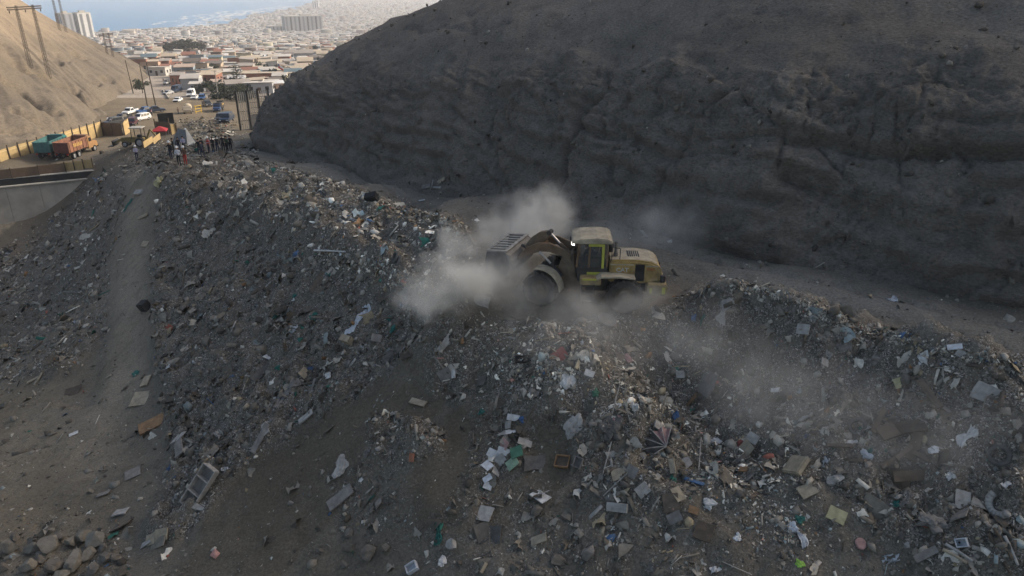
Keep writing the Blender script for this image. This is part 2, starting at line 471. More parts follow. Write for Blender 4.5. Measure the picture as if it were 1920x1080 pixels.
def terrain_mat(name, c1, c2, c3, s1=0.12, s2=1.3, s3=14.0, bump=0.6, speck=0.0, speck_col=(0.5, 0.5, 0.48), stretch=(1, 1, 1), rot=(0, 0, 0), tinted=False, contrast=0.38, litter=False):
    m = bpy.data.materials.new(name); m.use_nodes = True
    nt = m.node_tree; b = nt.nodes["Principled BSDF"]
    b.inputs["Roughness"].default_value = 0.95; b.inputs["Specular IOR Level"].default_value = 0.15
    tc = nt.nodes.new("ShaderNodeTexCoord")
    mp = nt.nodes.new("ShaderNodeMapping"); mp.inputs["Scale"].default_value = stretch; mp.inputs["Rotation"].default_value = rot
    nt.links.new(tc.outputs["Object"], mp.inputs["Vector"])
    def nz(s, d=6, r=0.6, vec=mp.outputs["Vector"]):
        n = nt.nodes.new("ShaderNodeTexNoise"); n.inputs["Scale"].default_value = s; n.inputs["Detail"].default_value = d; n.inputs["Roughness"].default_value = r
        nt.links.new(vec, n.inputs["Vector"]); return n
    def rng_(src, a, b_, lo=0.0, hi=1.0):
        r = nt.nodes.new("ShaderNodeMapRange"); r.inputs["From Min"].default_value = a; r.inputs["From Max"].default_value = b_
        r.inputs["To Min"].default_value = lo; r.inputs["To Max"].default_value = hi
        nt.links.new(src, r.inputs["Value"]); return r.outputs["Result"]
    def mix(f, a, bb):
        x = nt.nodes.new("ShaderNodeMix"); x.data_type = 'RGBA'
        nt.links.new(f, x.inputs["Factor"])
        for k, q in (("A", a), ("B", bb)):
            if isinstance(q, tuple): x.inputs[k].default_value = (*q, 1)
            else: nt.links.new(q, x.inputs[k])
        return x.outputs["Result"]
    n1, n2, n3 = nz(s1), nz(s2), nz(s3, 8, 0.7)
    col = mix(rng_(n1.outputs["Fac"], 0.4, 0.6), c1, c2)
    col = mix(rng_(n2.outputs["Fac"], 0.5, 0.72, 0, 0.75), col, c3)
    sc = nt.nodes.new("ShaderNodeVectorMath"); sc.operation = 'SCALE'
    nt.links.new(col, sc.inputs[0]); nt.links.new(rng_(n3.outputs["Fac"], 0.3, 0.7, 1 - contrast, 1 + contrast), sc.inputs["Scale"])
    out = sc.outputs["Vector"]
    if tinted:
        at = nt.nodes.new("ShaderNodeAttribute"); at.attribute_name = "Col"
        vm = nt.nodes.new("ShaderNodeVectorMath"); vm.operation = 'MULTIPLY'
        nt.links.new(out, vm.inputs[0]); nt.links.new(at.outputs["Color"], vm.inputs[1]); out = vm.outputs["Vector"]
    if litter:
        la = nt.nodes.new("ShaderNodeAttribute"); la.attribute_name = "Lit"
        colr, hts = None, []
        for sc_v, amt in ((6.0, 0.75), (13.0, 0.8), (27.0, 0.8)):
            vv_ = nt.nodes.new("ShaderNodeTexVoronoi"); vv_.inputs["Scale"].default_value = sc_v
            nt.links.new(tc.outputs["Object"], vv_.inputs["Vector"])
            w_ = nt.nodes.new("ShaderNodeTexWhiteNoise"); nt.links.new(vv_.outputs["Position"], w_.inputs["Vector"])
            ra = nt.nodes.new("ShaderNodeValToRGB"); e = ra.color_ramp.elements
            e[0].position = 0.0; e[0].color = (0.048, 0.041, 0.033, 1); e[1].position = 1.0; e[1].color = (0.50, 0.48, 0.45, 1)
            for pos, cc in ((0.45, (0.110, 0.098, 0.081, 1)), (0.78, (0.197, 0.180, 0.152, 1)), (0.94, (0.34, 0.315, 0.27, 1))):
                q = e.new(pos); q.color = cc
            nt.links.new(w_.outputs["Value"], ra.inputs["Fac"])
            if colr is None: colr = ra.outputs["Color"]
            else:
                hf_ = nt.nodes.new("ShaderNodeTexWhiteNoise"); hf_.noise_dimensions = '4D'; hf_.inputs["W"].default_value = 3.3; nt.links.new(vv_.outputs["Position"], hf_.inputs["Vector"])
                gt = nt.nodes.new("ShaderNodeMath"); gt.operation = 'LESS_THAN'; gt.inputs[1].default_value = 0.62; nt.links.new(hf_.outputs["Value"], gt.inputs[0])
                colr = mix(gt.outputs[0], colr, ra.outputs["Color"])
            hts.append(w_.outputs["Value"])
        lf = nt.nodes.new("ShaderNodeMath"); lf.operation = 'MULTIPLY'; lf.inputs[1].default_value = 0.85
        nt.links.new(la.outputs["Fac"], lf.inputs[0])
        n9 = nz(2.2, 4); lm_ = nt.nodes.new("ShaderNodeMath"); lm_.operation = 'MULTIPLY'; nt.links.new(lf.outputs[0], lm_.inputs[0]); nt.links.new(rng_(n9.outputs["Fac"], 0.36, 0.55), lm_.inputs[1])
        out = mix(lm_.outputs[0], out, colr)
    if speck:
        vo = nt.nodes.new("ShaderNodeTexVoronoi"); vo.inputs["Scale"].default_value = 7.0
        nt.links.new(tc.outputs["Object"], vo.inputs["Vector"])
        sel = nt.nodes.new("ShaderNodeMath"); sel.operation = 'LESS_THAN'; sel.inputs[1].default_value = 0.16
        nt.links.new(vo.outputs["Distance"], sel.inputs[0])
        wn_ = nt.nodes.new("ShaderNodeTexWhiteNoise"); nt.links.new(vo.outputs["Position"], wn_.inputs["Vector"])
        s2_ = nt.nodes.new("ShaderNodeMath"); s2_.operation = 'LESS_THAN'; s2_.inputs[1].default_value = speck
        nt.links.new(wn_.outputs["Value"], s2_.inputs[0])
        mm = nt.nodes.new("ShaderNodeMath"); mm.operation = 'MULTIPLY'
        nt.links.new(sel.outputs[0], mm.inputs[0]); nt.links.new(s2_.outputs[0], mm.inputs[1])
        out = mix(mm.outputs[0], out, speck_col)
    nt.links.new(out, b.inputs["Base Color"])
    if bump:
        ad = nt.nodes.new("ShaderNodeMath"); ad.operation = 'ADD'
        nt.links.new(n2.outputs["Fac"], ad.inputs[0]); nt.links.new(n3.outputs["Fac"], ad.inputs[1])
        bp = nt.nodes.new("ShaderNodeBump"); bp.inputs["Strength"].default_value = bump; bp.inputs["Distance"].default_value = 0.22
        nt.links.new(ad.outputs[0], bp.inputs["Height"]); nt.links.new(bp.outputs["Normal"], b.inputs["Normal"])
    return m

M_GROUND = terrain_mat("dump_soil", (0.122, 0.106, 0.080), (0.162, 0.143, 0.111), (0.086, 0.075, 0.057), 0.11, 1.1, 9.0, 0.5, speck=0.10, speck_col=(0.30, 0.29, 0.27), tinted=True, litter=True)
_u, _v, _d = project(GX, GY, GZ)
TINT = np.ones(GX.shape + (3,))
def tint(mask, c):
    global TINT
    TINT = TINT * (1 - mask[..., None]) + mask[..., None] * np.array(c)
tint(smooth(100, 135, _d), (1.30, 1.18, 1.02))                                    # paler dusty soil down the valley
_j = 18 * fbm(GX * 0.4, GY * 0.4, 2.0, 3)
tint(0.8 * np.exp(-(dist_line(_u + _j, _v, [(268,330),(248,420),(244,600),(215,740),(150,860)]) / 42) ** 2) * (_d < 90), (1.7, 1.64, 1.58))   # trodden ramp
tint(0.7 * smooth(300, 0, _u) * smooth(560, 700, _v) * (_d < 90), (1.65, 1.55, 1.38))   # lighter soil in the pit
tint(0.85 * np.exp(-(dist_line(_u + _j * 0.4, _v, [(480,290),(640,330),(800,372),(950,395),(1100,440),(1300,500),(1560,545),(1930,640)]) / 38) ** 2) * (_d < 110), (1.50, 1.56, 1.66))   # grey haul road
tint(0.75 * in_poly(_u + _j, _v + _j * 0.6, [(420,890),(560,800),(700,705),(840,740),(800,780),(690,860),(620,980),(520,1080),(330,1080),(380,960)]), (0.80, 0.76, 0.70))   # freshly dug dark earth
tint(0.75 * in_poly(_u + _j, _v + _j * 0.6, [(850,760),(1050,770),(1070,880),(1020,980),(800,1010),(760,900)]), (0.80, 0.76, 0.70))
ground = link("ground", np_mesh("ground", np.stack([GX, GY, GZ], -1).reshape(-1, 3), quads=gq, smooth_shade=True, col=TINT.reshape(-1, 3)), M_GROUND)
_la = ground.data.attributes.new("Lit", 'FLOAT', 'POINT'); _la.data.foreach_set("value", np.clip(DS * (1 - 0.9 * road_m), 0, 1).astype(np.float32).ravel())
tag(ground, kind="structure")

# ---- the dark hill with the cliff on the right: base curve, spine curve and a profile between them
def catmull(P, n):
    P = np.asarray(P, float); t = np.linspace(0, len(P) - 1, n)
    i = np.clip(t.astype(int), 0, len(P) - 2); f = (t - i)[:, None]
    p0 = P[np.clip(i - 1, 0, None)]; p1 = P[i]; p2 = P[i + 1]; p3 = P[np.clip(i + 2, None, len(P) - 1)]
    return 0.5 * ((2 * p1) + (-p0 + p2) * f + (2 * p0 - 5 * p1 + 4 * p2 - p3) * f ** 2 + (-p0 + 3 * p1 - 3 * p2 + p3) * f ** 3)
def resample(P, w, n_rows):
    """rows spaced by a weight per control segment"""
    return P
HB = [(60,230,-24),(10,170,-21),(-16,126,-15.5),(-28,101,-9.6),(-31,89,-6.4),(-28,80.5,-4.3),(-15,65,-3.0),(-0.4,50.2,-1.0),(9.2,37,-0.2),(15,33,0),(21,29.2,0.0),(35,20.5,0.3),(60,5,1),(100,-20,1)]
HS = [(75,160,52),(50,138,50),(35,128,45),(28,119,42),(26,113,41),(27,108,41),(32,104,43),(40,98,47),(50,88,50),(56,83,51),(62,78,52),(75,66,53),(95,45,53),(130,15,52)]
dens = np.array([6, 8, 30, 70, 70, 140, 190, 140, 80, 80, 120, 30, 12])
tt = np.concatenate([np.linspace(i, i + 1, n, endpoint=False) for i, n in enumerate(dens)] + [[13.0]])
def cat_at(P, t):
    P = np.asarray(P, float)
    i = np.clip(t.astype(int), 0, len(P) - 2); f = (t - i)[:, None]
    p0 = P[np.clip(i - 1, 0, None)]; p1 = P[i]; p2 = P[i + 1]; p3 = P[np.clip(i + 2, None, len(P) - 1)]
    return 0.5 * ((2 * p1) + (-p0 + p2) * f + (2 * p0 - 5 * p1 + 4 * p2 - p3) * f ** 2 + (-p0 + 3 * p1 - 3 * p2 + p3) * f ** 3)
HBp, HSp = cat_at(HB, tt), cat_at(HS, tt)
s_m = np.concatenate([np.arange(-2, 5, 0.085), np.arange(5, 22, 0.24), np.arange(22, 40, 0.6), np.arange(40, 63, 2.0), [66.0]])
L = np.linalg.norm(HSp[:, :2] - HBp[:, :2], axis=1)
W = np.clip(s_m[None, :] / 62.0, -0.03, 1.0) + np.zeros((len(tt), 1))
HX = HBp[:, None, 0] * (1 - W) + HSp[:, None, 0] * W
HY = HBp[:, None, 1] * (1 - W) + HSp[:, None, 1] * W
sm = W * 62.0
fr_s = [-2, 0, 1.3, 3.6, 9, 20, 40, 62]; fr_h = [-4.5, 0, 3.6, 7.6, 11.6, 18.2, 31.0, 46]
no_s = [-2, 0, 1.3, 3.5, 10, 15.4, 25, 62]; no_h = [-4.5, 0, 3.4, 6.2, 10.2, 12.4, 15.0, 47]
hf = np.interp(sm, fr_s, fr_h); hn = np.interp(sm, no_s, no_h)
nose = np.exp(-((tt - 4.5) / 1.6) ** 2)[:, None]
hh = hf * (1 - nose) + hn * nose
scale_top = ((HSp[:, 2] - HBp[:, 2]) / 46.0)[:, None]
hh = hh * (1 + (scale_top - 1) * smooth(25, 60, sm))
HZ = HBp[:, None, 2] * (1 - smooth(0, 10, sm)) + HBp[:, None, 2] * smooth(0, 10, sm) + hh
# displacement along the surface normal: strata, gullies, cracks
PX, PY, PZ = HX, HY, HZ
du = np.stack([np.gradient(PX, axis=0), np.gradient(PY, axis=0), np.gradient(PZ, axis=0)], -1)
dv = np.stack([np.gradient(PX, axis=1), np.gradient(PY, axis=1), np.gradient(PZ, axis=1)], -1)
nrm = np.cross(dv, du); nrm /= (np.linalg.norm(nrm, axis=-1, keepdims=True) + 1e-9)
if nrm[..., 2].mean() < 0: nrm = -nrm
alen = np.concatenate([[0], np.cumsum(np.linalg.norm(np.diff(HBp[:, :2], axis=0), axis=1))])[:, None]
cliffm = np.exp(-((sm - 3.2) / 4.2) ** 2)
vis = 1.0
disp = 0.7 * fbm(PX * 0.09, PY * 0.09, PZ * 0.09, 3) + 0.34 * fbm(PX * 0.33, PY * 0.33, PZ * 0.5, 4)
lean = alen + 0.55 * sm                                  # gullies lean with the fall line
rock = (1 - smooth(7.2, 11.0, hh + 1.6 * fbm(alen * 0.12, sm * 0.1, 3.0, 3))) * smooth(-1.0, 0.4, sm)      # cut rock face below, loose slope above
disp = 0.6 * fbm(PX * 0.08, PY * 0.08, PZ * 0.08, 3) + (1 - rock) * (0.10 * fbm(PX * 0.4, PY * 0.4, PZ * 0.4, 3) + 0.10 * ridged(lean * 0.28, sm * 0.06, 6.0, 2) - 0.05 * np.abs(fbm(PX * 2.0, PY * 2.0, PZ * 2.0, 3)))
bed = PZ + 0.05 * alen + 0.9 * fbm(PX * 0.12, PY * 0.12, 2.0, 2)                                            # bedding planes dip gently
str1 = np.tanh(5 * noise3(bed * 0.75, alen * 0.035, 1.0)); str2 = np.tanh(4 * noise3(bed * 2.3, alen * 0.07, 5.0)); str3 = noise3(bed * 6.5, alen * 0.2, 9.0)
butt = ridged(lean * 0.10, sm * 0.03, 2.0, 2) - 0.9                                                         # buttresses and bays
wob = 1.6 * fbm(PX * 0.35, PY * 0.35, PZ * 0.5, 3)
lj = alen + 1.25 * (hh * 0.5) * noise3(alen * 0.05, 0.0, 4.0) + wob
joint = np.exp(-(noise3(lj * 0.24, bed * 0.10, 3.0) / 0.04) ** 2) + 0.55 * np.exp(-(noise3(lj * 0.5 + 7, bed * 0.30 + lj * 0.2, 6.0) / 0.045) ** 2)
ledge = np.exp(-(noise3(alen * 0.12, bed * 0.55, 8.0) / 0.07) ** 2)
jm = smooth(-0.3, 0.3, fbm(PX * 0.2, PY * 0.2, PZ * 0.25, 2))
sb = 0.35 + 0.65 * smooth(-0.4, 0.3, fbm(PX * 0.3 + 20, PY * 0.3, PZ * 0.2, 3))
disp += rock * (1.0 * butt + 0.22 * str1 * sb + 0.15 * str2 * sb + 0.09 * str3 - 0.36 * joint * jm - 0.30 * ledge * (1 - 0.5 * jm) + 0.30 * np.abs(fbm(PX * 0.7, PY * 0.7, PZ * 0.8, 4)) + 0.16 * fbm(PX * 1.3, PY * 1.3, PZ * 1.3, 3) - 0.15 * np.abs(fbm(PX * 2.6, PY * 2.6, PZ * 2.6, 2)))
cliffm = rock
U_, V_, D_ = project(PX, PY, PZ)
jit = 16 * fbm(PX * 0.3, PY * 0.3, PZ * 0.3, 4); crm = smooth(-0.35, 0.35, fbm(PX * 0.25 + 9, PY * 0.25, PZ * 0.25, 2))
CRACKS = [([(1098,190),(1075,250),(1052,310),(1030,365)], 15, 1.9), ([(1098,190),(1140,165)], 7, 0.5), ([(860,170),(858,240),(880,300),(920,345)], 5, 0.6), ([(895,185),(900,250),(935,320),(960,370)], 5, 0.6),
          ([(660,160),(700,190),(680,230),(650,260)], 6, 0.5), ([(745,110),(690,175),(650,190)], 7, 0.5), ([(620,240),(560,215)], 4, 0.4), ([(1680,190),(1690,270),(1705,390),(1712,430)], 6, 0.4),
          ([(1512,180),(1525,265),(1560,300),(1600,350)], 5, 0.6), ([(1370,180),(1300,225),(1250,300),(1225,350)], 6, 0.7), ([(1400,190),(1475,250),(1465,320)], 6, 0.7),
          ([(1270,270),(1340,262),(1480,272),(1530,262),(1640,285),(1700,300),(1800,290),(1910,300)], 17, 1.1), ([(1120,260),(1180,250),(1230,270)], 10, 0.6), ([(1100,210),(1010,205),(940,200)], 8, 0.4),
          ([(1640,180),(1760,155)], 8, 0.5), ([(760,60),(830,50),(900,70)], 5, 0.3), ([(880,30),(900,70),(960,50)], 5, 0.3), ([(1330,25),(1420,15),(1500,30)], 5, 0.3), ([(1580,35),(1660,25)], 6, 0.3),
          ([(1480,340),(1560,380),(1640,420)], 20, 1.0), ([(1240,380),(1200,440)], 8, 0.5)]
for line, w, dep in CRACKS:
    dl = dist_line(U_ + jit, V_ + jit * 0.7, line)
    disp -= (0.45 + 0.55 * crm) * 0.95 * dep * np.exp(-(dl / (w * 0.62)) ** 1.1)
disp *= smooth(-1.2, 0.6, sm) * 0.9 + 0.1
HX, HY, HZ = PX + nrm[..., 0] * disp, PY + nrm[..., 1] * disp, PZ + nrm[..., 2] * disp
M_HILL = terrain_mat("dark_hill_rock", (0.152, 0.133, 0.110), (0.188, 0.166, 0.138), (0.098, 0.086, 0.072), 0.07, 0.42, 5.5, 0.8, contrast=0.42, speck=0.03, speck_col=(0.22, 0.21, 0.19), stretch=(1, 1, 1.9))
hill_me = np_mesh("hill", np.stack([HX, HY, HZ], -1).reshape(-1, 3), quads=grid_quads(*HX.shape), smooth_shade=True)
hill = tag(link("hill", hill_me, M_HILL), kind="structure")

# ---- the sunlit sandy hill on the left
LB = [(-80,40,-20),(-92,85,-22),(-90,122,-14.9),(-90,138,-14.9),(-104,190,-20.8),(-126,234,-23.4),(-161,329,-27.8),(-194,395,-31.5),(-280,500,-40)]
LS = [(-225,130,62),(-240,168,66),(-248,210,66),(-255,240,66),(-262,278,64),(-270,308,61),(-295,350,50.5),(-310,372,46),(-362,388,42)]
tl = np.linspace(0, 8, 460)
LBp, LSp = cat_at(LB, tl), cat_at(LS, tl)
wl = np.concatenate([np.linspace(-0.03, 0.45, 150), np.linspace(0.46, 1.05, 40)])[None, :] + np.zeros((len(tl), 1))
LX = LBp[:, None, 0] * (1 - wl) + LSp[:, None, 0] * wl
LY = LBp[:, None, 1] * (1 - wl) + LSp[:, None, 1] * wl
prof = np.interp(wl, [-0.03, 0, 0.03, 0.1, 0.5, 1.05], [-0.06, 0, 0.045, 0.115, 0.505, 1.0])
LZ = LBp[:, None, 2] * (1 - prof) + LSp[:, None, 2] * prof
ll = np.concatenate([[0], np.cumsum(np.linalg.norm(np.diff(LBp[:, :2], axis=0), axis=1))])[:, None]
dw = np.linalg.norm(LSp[:, :2] - LBp[:, :2], axis=1)[:, None] * wl
lowm = 1 - smooth(0.1, 0.4, wl)
lean = ll - 0.75 * dw
ld = 0.7 * fbm(LX * 0.035, LY * 0.035, LZ * 0.035, 3) + lowm * (1.2 * (ridged(lean * 0.037, dw * 0.013, 4.0, 3) - 1.1) + 0.4 * fbm(lean * 0.2, dw * 0.06, 7.0, 3)) + 0.10 * fbm(LX * 0.5, LY * 0.5, LZ * 0.5, 3)
Ul, Vl, Dl = project(LX, LY, LZ)
jl = 7 * fbm(LX * 0.2, LY * 0.2, LZ * 0.2, 3)
for line, w, dep in [([(25,115),(60,132),(95,140),(150,170),(180,190),(205,205)], 3.5, 1.3), ([(80,100),(115,118)], 3, 0.8), ([(105,100),(130,116)], 3, 0.8), ([(135,95),(165,108)], 2.5, 0.8), ([(160,145),(185,157)], 2.5, 0.8), ([(195,145),(210,152)], 2.5, 0.7),
                     ([(0,150),(40,165),(80,200),(110,215)], 4, 0.9), ([(20,205),(80,240)], 3, 0.7), ([(45,170),(75,195)], 4, 0.8), ([(120,150),(150,165)], 3, 0.6), ([(0,235),(60,248)], 3, 0.6)]:
    ld -= 2.4 * dep * np.exp(-(dist_line(Ul + jl * 0.6, Vl + jl * 0.4, line) / (w * 0.8)) ** 1.3)
ld *= smooth(-0.02, 0.015, wl)
LZ = LZ + ld * 0.9; LX = LX + ld * 0.5
M_SAND = terrain_mat("sandy_slope", (0.240, 0.186, 0.126), (0.295, 0.230, 0.158), (0.165, 0.130, 0.094), 0.03, 0.22, 2.2, 0.6, stretch=(1, 0.5, 1), tinted=True)
_st = fbm(lean * 0.05, dw * 0.012, 3.0, 4) + 0.5 * fbm(lean * 0.25, dw * 0.05, 5.0, 3)
_lo = np.clip(smooth(0.36, 0.06, wl + 0.10 * _st) + 0.35 * smooth(0.1, 0.6, _st), 0, 1)[..., None]        # grey-brown scree below, blown sand above
LT = (1 - _lo) * np.array([1.0, 1.0, 1.0]) + _lo * np.array([0.52, 0.55, 0.60])
lhill_me = np_mesh("sandy_hill", np.stack([LX, LY, LZ], -1).reshape(-1, 3), quads=grid_quads(*LX.shape), smooth_shade=True, col=LT.reshape(-1, 3))
lhill = tag(link("sandy_hill", lhill_me, M_SAND), kind="structure")

# ---- ground under the town, down to the shore, and the sea
SEA_Z = -105.5
ty = np.concatenate([np.arange(248.5, 450, 6), np.arange(450, 1400, 25), np.arange(1400, 3600, 20), np.arange(3600, 9001, 120)])
tu = np.linspace(0, 1, 150) ** 1.35
TX = np.empty((len(tu), len(ty))); TY = TX.copy()
c0 = coast(ty); c0 = np.maximum(c0, -320 - (ty - 150) * 1.05)
for i, w in enumerate(tu):
    TX[i] = (c0 - 40) * (1 - w) + (300 + ty * 0.55) * w; TY[i] = ty
TZ = city_z(TX, TY)
sh = smooth(-40, 60, TX - coast(TY)) 
TZ = np.where(TY > 900, (SEA_Z - 4) * (1 - sh) + TZ * sh, TZ)
TZ[:, 0:1] -= 0.05
TZ += 0.25 * fbm(TX * 0.03, TY * 0.03, 0, 2)
M_TOWN = terrain_mat("town_ground", (0.30, 0.25, 0.20), (0.36, 0.31, 0.25), (0.22, 0.19, 0.16), 0.01, 0.06, 0.8, 0.0)
town_me = np_mesh("town_ground", np.stack([TX, TY, TZ], -1).reshape(-1, 3), quads=grid_quads(*TX.shape), smooth_shade=True)
town = tag(link("town_ground", town_me, M_TOWN), kind="structure")
def tz(x, y):
    return city_z(np.asarray(x, float), np.asarray(y, float))

ms = bpy.data.materials.new("sea_water"); ms.use_nodes = True
nt = ms.node_tree; b = nt.nodes["Principled BSDF"]
b.inputs["Base Color"].default_value = (0.03, 0.19, 0.36, 1); b.inputs["Roughness"].default_value = 0.4; b.inputs["IOR"].default_value = 1.33
tc = nt.nodes.new("ShaderNodeTexCoord"); mp = nt.nodes.new("ShaderNodeMapping"); mp.inputs["Scale"].default_value = (0.35, 1.0, 1); mp.inputs["Rotation"].default_value = (0, 0, 0.35)
nz = nt.nodes.new("ShaderNodeTexNoise"); nz.inputs["Scale"].default_value = 0.012; nz.inputs["Detail"].default_value = 8; nz.inputs["Roughness"].default_value = 0.62
bp = nt.nodes.new("ShaderNodeBump"); bp.inputs["Strength"].default_value = 0.5; bp.inputs["Distance"].default_value = 6.0
nt.links.new(tc.outputs["Object"], mp.inputs["Vector"]); nt.links.new(mp.outputs["Vector"], nz.inputs["Vector"])
nt.links.new(nz.outputs["Fac"], bp.inputs["Height"]); nt.links.new(bp.outputs["Normal"], b.inputs["Normal"])
sea = MB().add([(-22000, -1000, SEA_Z), (22000, -1000, SEA_Z), (22000, 26000, SEA_Z), (-22000, 26000, SEA_Z)], [(0, 1, 2, 3)]).build("sea", ms)
tag(sea, kind="structure")
# surf along the shore: bands of broken foam a little above the water
sy = np.arange(1300, 3700, 3.0)
fv, ff = [], []
r2 = random.Random(3)
for k in range(420):
    y0 = r2.uniform(1500, 3500); ln = r2.uniform(25, 120); off = r2.choice([6, 8, 14, 30, 48, 70, 95]) + r2.uniform(-6, 6); wd = r2.uniform(1.5, 7)
    if 2100 < y0 < 3100: off *= 1.6; wd *= 1.7
    n = 12
    base = len(fv)
    for i in range(n + 1):
        y = y0 + ln * i / n; x = float(coast(np.array(y))) - 28 - off + 5 * math.sin(y / 9.0 + k) ; q = wd * math.sin(math.pi * i / n) * (0.6 + 0.5 * math.sin(y * 0.7 + k))
        fv += [(x - q, y, SEA_Z + 0.15), (x + q, y, SEA_Z + 0.15)]
    ff += [(base + 2 * i, base + 2 * i + 1, base + 2 * i + 3, base + 2 * i + 2) for i in range(n)]
foam = MB(); foam.v = fv; foam.f = ff
foam = foam.build("surf", mat("sea_foam", (0.75, 0.78, 0.78), 0.9, 0.1))
tag(foam, "white surf breaking along the curved shore", "surf", kind="stuff")

# ---- ray casting onto what has been built
def bvh_of(*objs):
    V, F, n = [], [], 0
    for o in objs:
        me = o.data
        co = np.empty(len(me.vertices) * 3, np.float32); me.vertices.foreach_get("co", co); co = co.reshape(-1, 3)
        li = np.empty(len(me.loops), np.int32); me.loops.foreach_get("vertex_index", li)
        V.append(co); F.append(li.reshape(-1, 4) + n); n += len(co)
    V = np.concatenate(V); F = np.concatenate(F)
    return BVHTree.FromPolygons(V.tolist(), F.tolist())
BVH = bvh_of(ground, hill, lhill, town)
BVH_HILLS = bvh_of(hill, lhill)
def hit(u, v):
    d = Vector(ray(u, v)).normalized()
    loc, n, i, dist = BVH.ray_cast(Vector((0, 0, CAMZ)), d)
    if loc is None: return None, None
    if n.z < 0: n = -n
    return loc, n
def seen(x, y, z):
    """not hidden behind a hill and inside the frame (with a margin)"""
    u, v, d = project(np.array(x), np.array(y), np.array(z))
    if not (-40 < u < 1960 and -40 < v < 1120): return False
    p = Vector((x, y, z)); o = Vector((0, 0, CAMZ)); dd = p - o
    h = BVH_HILLS.ray_cast(o, dd.normalized(), dd.length - 0.5)
    return h[0] is None

# ================================================================== WHEEL LOADER
M_CATY = mat("dusty_machine_yellow", (0.31, 0.215, 0.075), 0.75, 0.4, 2.5, 0.2, 12, col2=(0.235, 0.195, 0.125))
M_CATD = mat("dusty_roof_paint", (0.36, 0.31, 0.22), 0.8, 0.3, 3.0, col2=(0.27, 0.24, 0.18))
M_BOOM = mat("dusty_boom_paint", (0.155, 0.10, 0.058), 0.7, 0.3, 3.0, col2=(0.17, 0.14, 0.10))
M_TYRE = mat("dusty_rubber", (0.062, 0.056, 0.048), 0.95, 0.4, 4.0, 0.2, 20)
M_RIM = mat("dusty_rim", (0.085, 0.072, 0.05), 0.7, 0.2, 6.0)
M_DARK = mat("dark_frame_steel", (0.045, 0.043, 0.04), 0.6, 0.3, 5.0)
M_BUCK = mat("worn_bucket_steel", (0.13, 0.125, 0.115), 0.55, 0.3, 4.0, 0.2, 14, metal=0.3)
M_BUCKE = mat("scraped_bucket_edge", (0.25, 0.235, 0.205), 0.6, 0.3, 4.0, metal=0.1)
M_CHROME = mat("hydraulic_rod", (0.45, 0.44, 0.42), 0.4, 0.05, 3.0, metal=0.9)
M_HIVIS = mat("reflective_yellow_tape", (0.40, 0.40, 0.07), 0.6, 0.08, 8.0)
M_CABGL = mat("cab_glass", (0.10, 0.104, 0.096), 0.25, 0.45, 1.6, spec=0.8, alpha=0.45)
M_LAMP = mat("lit_work_lamp", (0.9, 0.9, 0.85), 0.3, 0.0, emit=((1.0, 0.96, 0.88), 3.0))
M_WHITEL = mat("white_lettering", (0.40, 0.40, 0.38), 0.7, 0.25, 6)
M_RUSTL = mat("faded_orange_lettering", (0.33, 0.13, 0.05), 0.6, 0.1, 6)
M_GRILLE = mat("black_grille", (0.02, 0.02, 0.02), 0.6, 0.2, 20)

lo_px = at_z(1098, 566, 0.0)
RZ = R(177.0)
loader = empty("wheel_loader", (lo_px[0], lo_px[1], 0.0), (0, 0, RZ), "dusty yellow wheel loader with raised bucket working in the dust on the rubbish ridge", "wheel loader", scale=0.96)
FA = R(-20.0)                                   # front frame swung about the articulation
FM = Matrix.Rotation(FA, 4, 'Z')
def fpart(mb, name, m, bevel=0.0, parent=None, ss=False):
    o = mb.build(name, m, loader if parent is None else parent, bevel, ss)
    if parent is None: o.data.transform(FM)
    return o
def tyre_mesh(r, w):
    t = MB()
    prof = [(r * 0.52, -w * 0.36), (r * 0.62, -w * 0.46), (r * 0.85, -w * 0.5), (r * 0.94, -w * 0.44), (r * 0.955, -w * 0.25), (r * 0.955, w * 0.25), (r * 0.94, w * 0.44), (r * 0.85, w * 0.5), (r * 0.62, w * 0.46), (r * 0.52, w * 0.36)]
    t.lathe(prof, (0, 0, 0), 'y', 36)
    n = 22
    for i in range(n):
        for s in (-1, 1):
            a = 2 * math.pi * (i + (0.25 if s > 0 else -0.25)) / n
            for k in range(2):
                aa = a + s * 0.0 + k * 0.07
                y = s * w * (0.34 - 0.2 * k)
                c = (r * 0.965 * math.cos(aa), y, r * 0.965 * math.sin(aa))
                t.box(c, (r * 0.075, w * 0.24, r * 0.13), ry=-aa)
    return t.mesh("tyre")
def rim_mesh(r, w):
    t = MB()
    t.lathe([(r * 0.53, -w * 0.4), (r * 0.5, -w * 0.2), (r * 0.34, -w * 0.08), (r * 0.22, -w * 0.1), (r * 0.2, -w * 0.2), (0.001, -w * 0.2)], (0, 0, 0), 'y', 24)
    t.lathe([(r * 0.53, w * 0.4), (r * 0.5, w * 0.2), (r * 0.34, w * 0.08), (r * 0.22, w * 0.1), (r * 0.2, w * 0.2), (0.001, w * 0.2)], (0, 0, 0), 'y', 24)
    for i in range(10):
        a = 2 * math.pi * i / 10
        for s in (-1, 1):
            t.tube((r * 0.28 * math.cos(a), s * w * 0.08, r * 0.28 * math.sin(a)), (r * 0.28 * math.cos(a), s * w * 0.13, r * 0.28 * math.sin(a)), 0.02, n=6)
    return t.mesh("rim")
WR, WWd = 0.80, 0.60
tm, rm_ = tyre_mesh(WR, WWd), rim_mesh(WR, WWd)
for (x, y, fr) in ((1.78, 1.0, 1), (1.78, -1.0, 1), (-1.6, 1.0, 0), (-1.6, -1.0, 0)):
    p = FM @ Vector((x, y, WR)) if fr else Vector((x, y, WR))
    w = link("wheel", tm, M_TYRE, loader); w.location = p
    w.rotation_euler = (0, random.uniform(0, 1), FA if fr else 0)
    link("rim", rm_, M_RIM, w)
